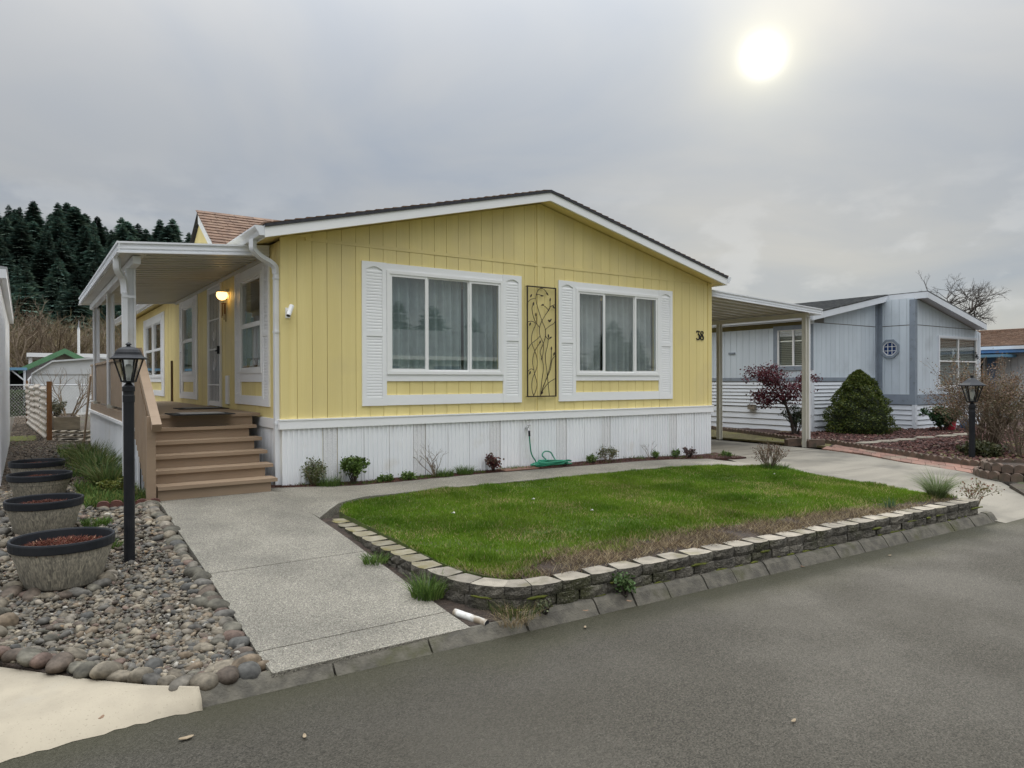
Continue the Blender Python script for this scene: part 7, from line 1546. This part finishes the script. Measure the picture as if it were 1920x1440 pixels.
# ------------------------------------------------------------------ wooded hill
def ridge(x): return 68+1.8*math.sin(x*.045+2.2)-.030*max(0, x)+1.5*math.sin(x*.13)
def hz(x, y):
    t = max(0, (y-150)/270); return -.5+ridge(x)*sstep(0, 1, t)*(1-.0*t)
xs = np.linspace(-180, 200, 39); ys = np.linspace(140, 520, 30); V = [(x, y, hz(x, y)-(.25*(y-430) if y > 430 else 0)) for y in ys for x in xs]; n = len(xs)
tag(build_np('hill', np.array(V), [(j*n+i, j*n+i+1, (j+1)*n+i+1, (j+1)*n+i) for j in range(len(ys)-1) for i in range(n-1)], 'hill_floor', smooth=True, origin=(0, 300, 0)), kind='structure')
def conifer_mesh(seed, H=26, R=4.6):
    rn = random.Random(seed); t = MB().tube([(0, 0, 0), (0, 0, H*.5), (0, 0, H*.97)], [.38, .24, .03], 6); tm = t.build('trunk', 'bark', origin=(0, 0, 0)); mb = MB(); z = H*.10
    while z < H*.985:
        q = (z-H*.10)/(H*.90); L0 = R*(1-q)**.72*(.62+.5*min(1, q*4)); nb = max(4, int(10-4*q)); a0 = rn.random()*6
        for k in range(nb):
            a = a0+2*PI*k/nb+rn.uniform(-.3, .3); L = L0*rn.uniform(.62, 1.18)+.25; dr = -.30*L+rn.uniform(-.1, .25)*L*.5+(.35*L if q > .85 else 0); d = Vector((math.cos(a), math.sin(a), 0)); s_ = Vector((-math.sin(a), math.cos(a), 0)); b_ = Vector((0, 0, z)); w = .27*L+.12
            g_ = rn.uniform(.55, 1.5); yl = rn.uniform(0, .5); c_ = ((.066+.045*yl)*g_, .120*g_, (.100-.026*yl)*g_)
            for (sa, l2, ww) in ((0, 1.0, .8), (.42, .72, .7), (-.42, .72, .7), (.2, .88, .5), (-.22, .85, .5)):
                d2 = (d*math.cos(sa)+s_*math.sin(sa)); s2 = Vector((-d2.y, d2.x, 0)); LL = L*l2*rn.uniform(.8, 1.15); o2 = b_+d*L*.12*abs(sa); w2 = w*ww*.62
                tip = o2+d2*LL+Vector((0, 0, dr*l2+rn.uniform(-.06, .06)*L)); m1 = o2+d2*LL*.55+Vector((0, 0, dr*l2*.35)); dp2 = Vector((0, 0, -.14*LL-rn.uniform(.05, .2)))
                mb.add([o2, m1+s2*w2, m1-s2*w2, tip, m1+dp2+d2*LL*.2], [(0, 1, 2), (1, 3, 2), (0, 4, 3)], c_)
        z += H*.027*(1.25-q*.5)
    cm = mb.build('crown', 'needles', origin=(0, 0, 0)); a, b2 = tm.data, cm.data; bpy.data.objects.remove(tm); bpy.data.objects.remove(cm); return a, b2
CON = [conifer_mesh(200+k, 26, (6.4, 7.4, 5.6, 6.9, 8.0)[k]) for k in range(5)]
rt = random.Random(91)
def conifer(x, y, z, s_, label, group):
    tm, cm = CON[rt.randrange(5)]; t = bpy.data.objects.new('conifer', None); COL.objects.link(t); t.location = (x, y, z); t.rotation_euler = (0, 0, rt.random()*6.3); w_ = rt.uniform(1.1, 1.9); t.scale = (s_*w_, s_*w_*rt.uniform(.9, 1.1), s_); tag(t, label, 'tree', group)
    for nm, me in (('trunk', tm), ('crown', cm)): o = bpy.data.objects.new(nm, me); COL.objects.link(o); o.parent = t
y = 172
while y < 432:
    x = -2.7+(y+9)*math.tan(math.radians(-5.5)); x1 = -2.7+(y+9)*math.tan(math.radians(13)); top = y > 395
    while x < x1:
        xx, yy = x+rt.uniform(-3.5, 3.5), y+rt.uniform(-5, 5); conifer(xx, yy, hz(xx, yy)-.5, rt.uniform(.50, .85) if not top else rt.uniform(.30, .62), 'dark conifer on the skyline of the wooded hill' if top else 'dark conifer on the face of the wooded hill behind the porch', 'skyline conifers' if top else 'hillside conifers'); x += rt.uniform(6, 10) if not top else rt.uniform(3, 6.5)
    y += 15
# bare deciduous trees at the foot of the hill
def bare_tree_mesh(seed, H, mat):
    rn = random.Random(seed); mb = MB()
    for k in range(9):
        a = rn.random()*6.3; branch(mb, (.4*math.cos(a), .4*math.sin(a), 0), (math.cos(a)*.55, math.sin(a)*.55, 1), H*.30, .11, 5, rn, .38, (2, 3), .74, None, .05, 4, 2)
    o = mb.build('branches', mat, origin=(0, 0, 0)); me = o.data; bpy.data.objects.remove(o); return me
BT = [bare_tree_mesh(301, 8.5, 'twig_olive'), bare_tree_mesh(302, 8.0, 'bark_pale'), bare_tree_mesh(303, 9.0, 'twig_olive')]
blab = ['reddish-brown leafless tree at the far left below the hill', 'olive leafless tree just right of the reddish one', 'broad olive leafless tree above the green-trimmed shed', 'leafless brown tree above the arched shed', 'leafless tree between the two far porch posts', 'leafless tree behind the middle porch post', 'leafless tree beyond the porch awning end', 'leafless tree seen past the near porch post']
i = 0
for row, (yy, us) in enumerate(((78, (-40, 30, 85, 140, 195, 250)), (98, (-70, 0, 55, 112, 168, 222, 280, 330)), (125, (-30, 40, 100, 150, 205, 260, 310)))):
    for u in us:
        p = on(u+rt.uniform(-10, 10), 714, y=yy); t = bpy.data.objects.new('bare_tree', None); COL.objects.link(t); t.location = (p[0], yy+rt.uniform(-4, 4), -.3+(hz(p[0], yy)+.5)*.0); s_ = rt.uniform(.85, 1.2)*(1.1 if row == 0 else 1.2 if row == 1 else 1.55); t.scale = (s_*1.1, s_*1.1, s_); t.rotation_euler = (0, 0, rt.random()*6.3)
        tag(t, '%s leafless tree from the left in the %s' % ('first second third fourth fifth sixth seventh eighth'.split()[us.index(u)], ('nearest row below the wooded hill', 'middle row below the wooded hill', 'back row at the edge of the conifers')[row]), 'tree', ('nearest bare trees', 'second row of bare trees', 'bare trees at the forest edge')[row])
        o = bpy.data.objects.new('branches', BT[(i*2+row) % 3]); COL.objects.link(o); o.parent = t; i += 1

# ================================================================== ACROSS THE ROAD (seen mirrored in the front windows)
oh = thing('opposite_house', 'pale gabled house across the road, mirrored in the front windows', 'house', (14, -25, -.24))
ox0, ox1, oy0, oy1, ozb = 8.5, 20.5, -29.0, -20.5, -.24
mb = MB(); n = 40
for k in range(n): mb.box(lerp(ox0, ox1, k/n)+.01, lerp(ox0, ox1, (k+1)/n)-.01, oy1-.02, oy1, ozb, 2.5)
tag(mb.build('siding', 'grey_siding', oh), kind='stuff')
MB().box(ox0, ox1, oy0, oy1-.021, ozb, 2.5).prism([(ox0, oy0, 2.501), (ox0, oy1-.021, 2.501), (ox0, (oy0+oy1)/2, 3.9)], (ox1-ox0, 0, 0)).build('wall', 'grey_siding', oh)
for s_, ya in ((1, oy1+.4), (-1, oy0-.4)): MB().hexa([(ox0-.4, ya, 2.42), (ox1+.4, ya, 2.42), (ox1+.4, (oy0+oy1)/2, 4.0), (ox0-.4, (oy0+oy1)/2, 4.0), (ox0-.4, ya, 2.52), (ox1+.4, ya, 2.52), (ox1+.4, (oy0+oy1)/2, 4.1), (ox0-.4, (oy0+oy1)/2, 4.1)]).build('roof', 'shingle_grey', oh)
box('fascia', ox0-.4, ox1+.4, oy1+.401, oy1+.44, 2.38, 2.55, 'white_paint', oh)
for x in (10.0, 13.2, 16.8): box('window', x, x+1.4, oy1+.001, oy1+.03, 1.1, 2.1, 'octagon_blue', oh); box('window_trim', x-.08, x+1.48, oy1+.0015, oy1+.02, 2.101, 2.2, 'white_paint', oh)
for k in range(26):
    x = 12+k*3.1+rt.uniform(-1.5, 1.5); y = -62-rt.uniform(0, 16); conifer(x, y, -.4, rt.uniform(.26, .46), 'conifer across the road, mirrored in the front windows', 'conifers across the road')
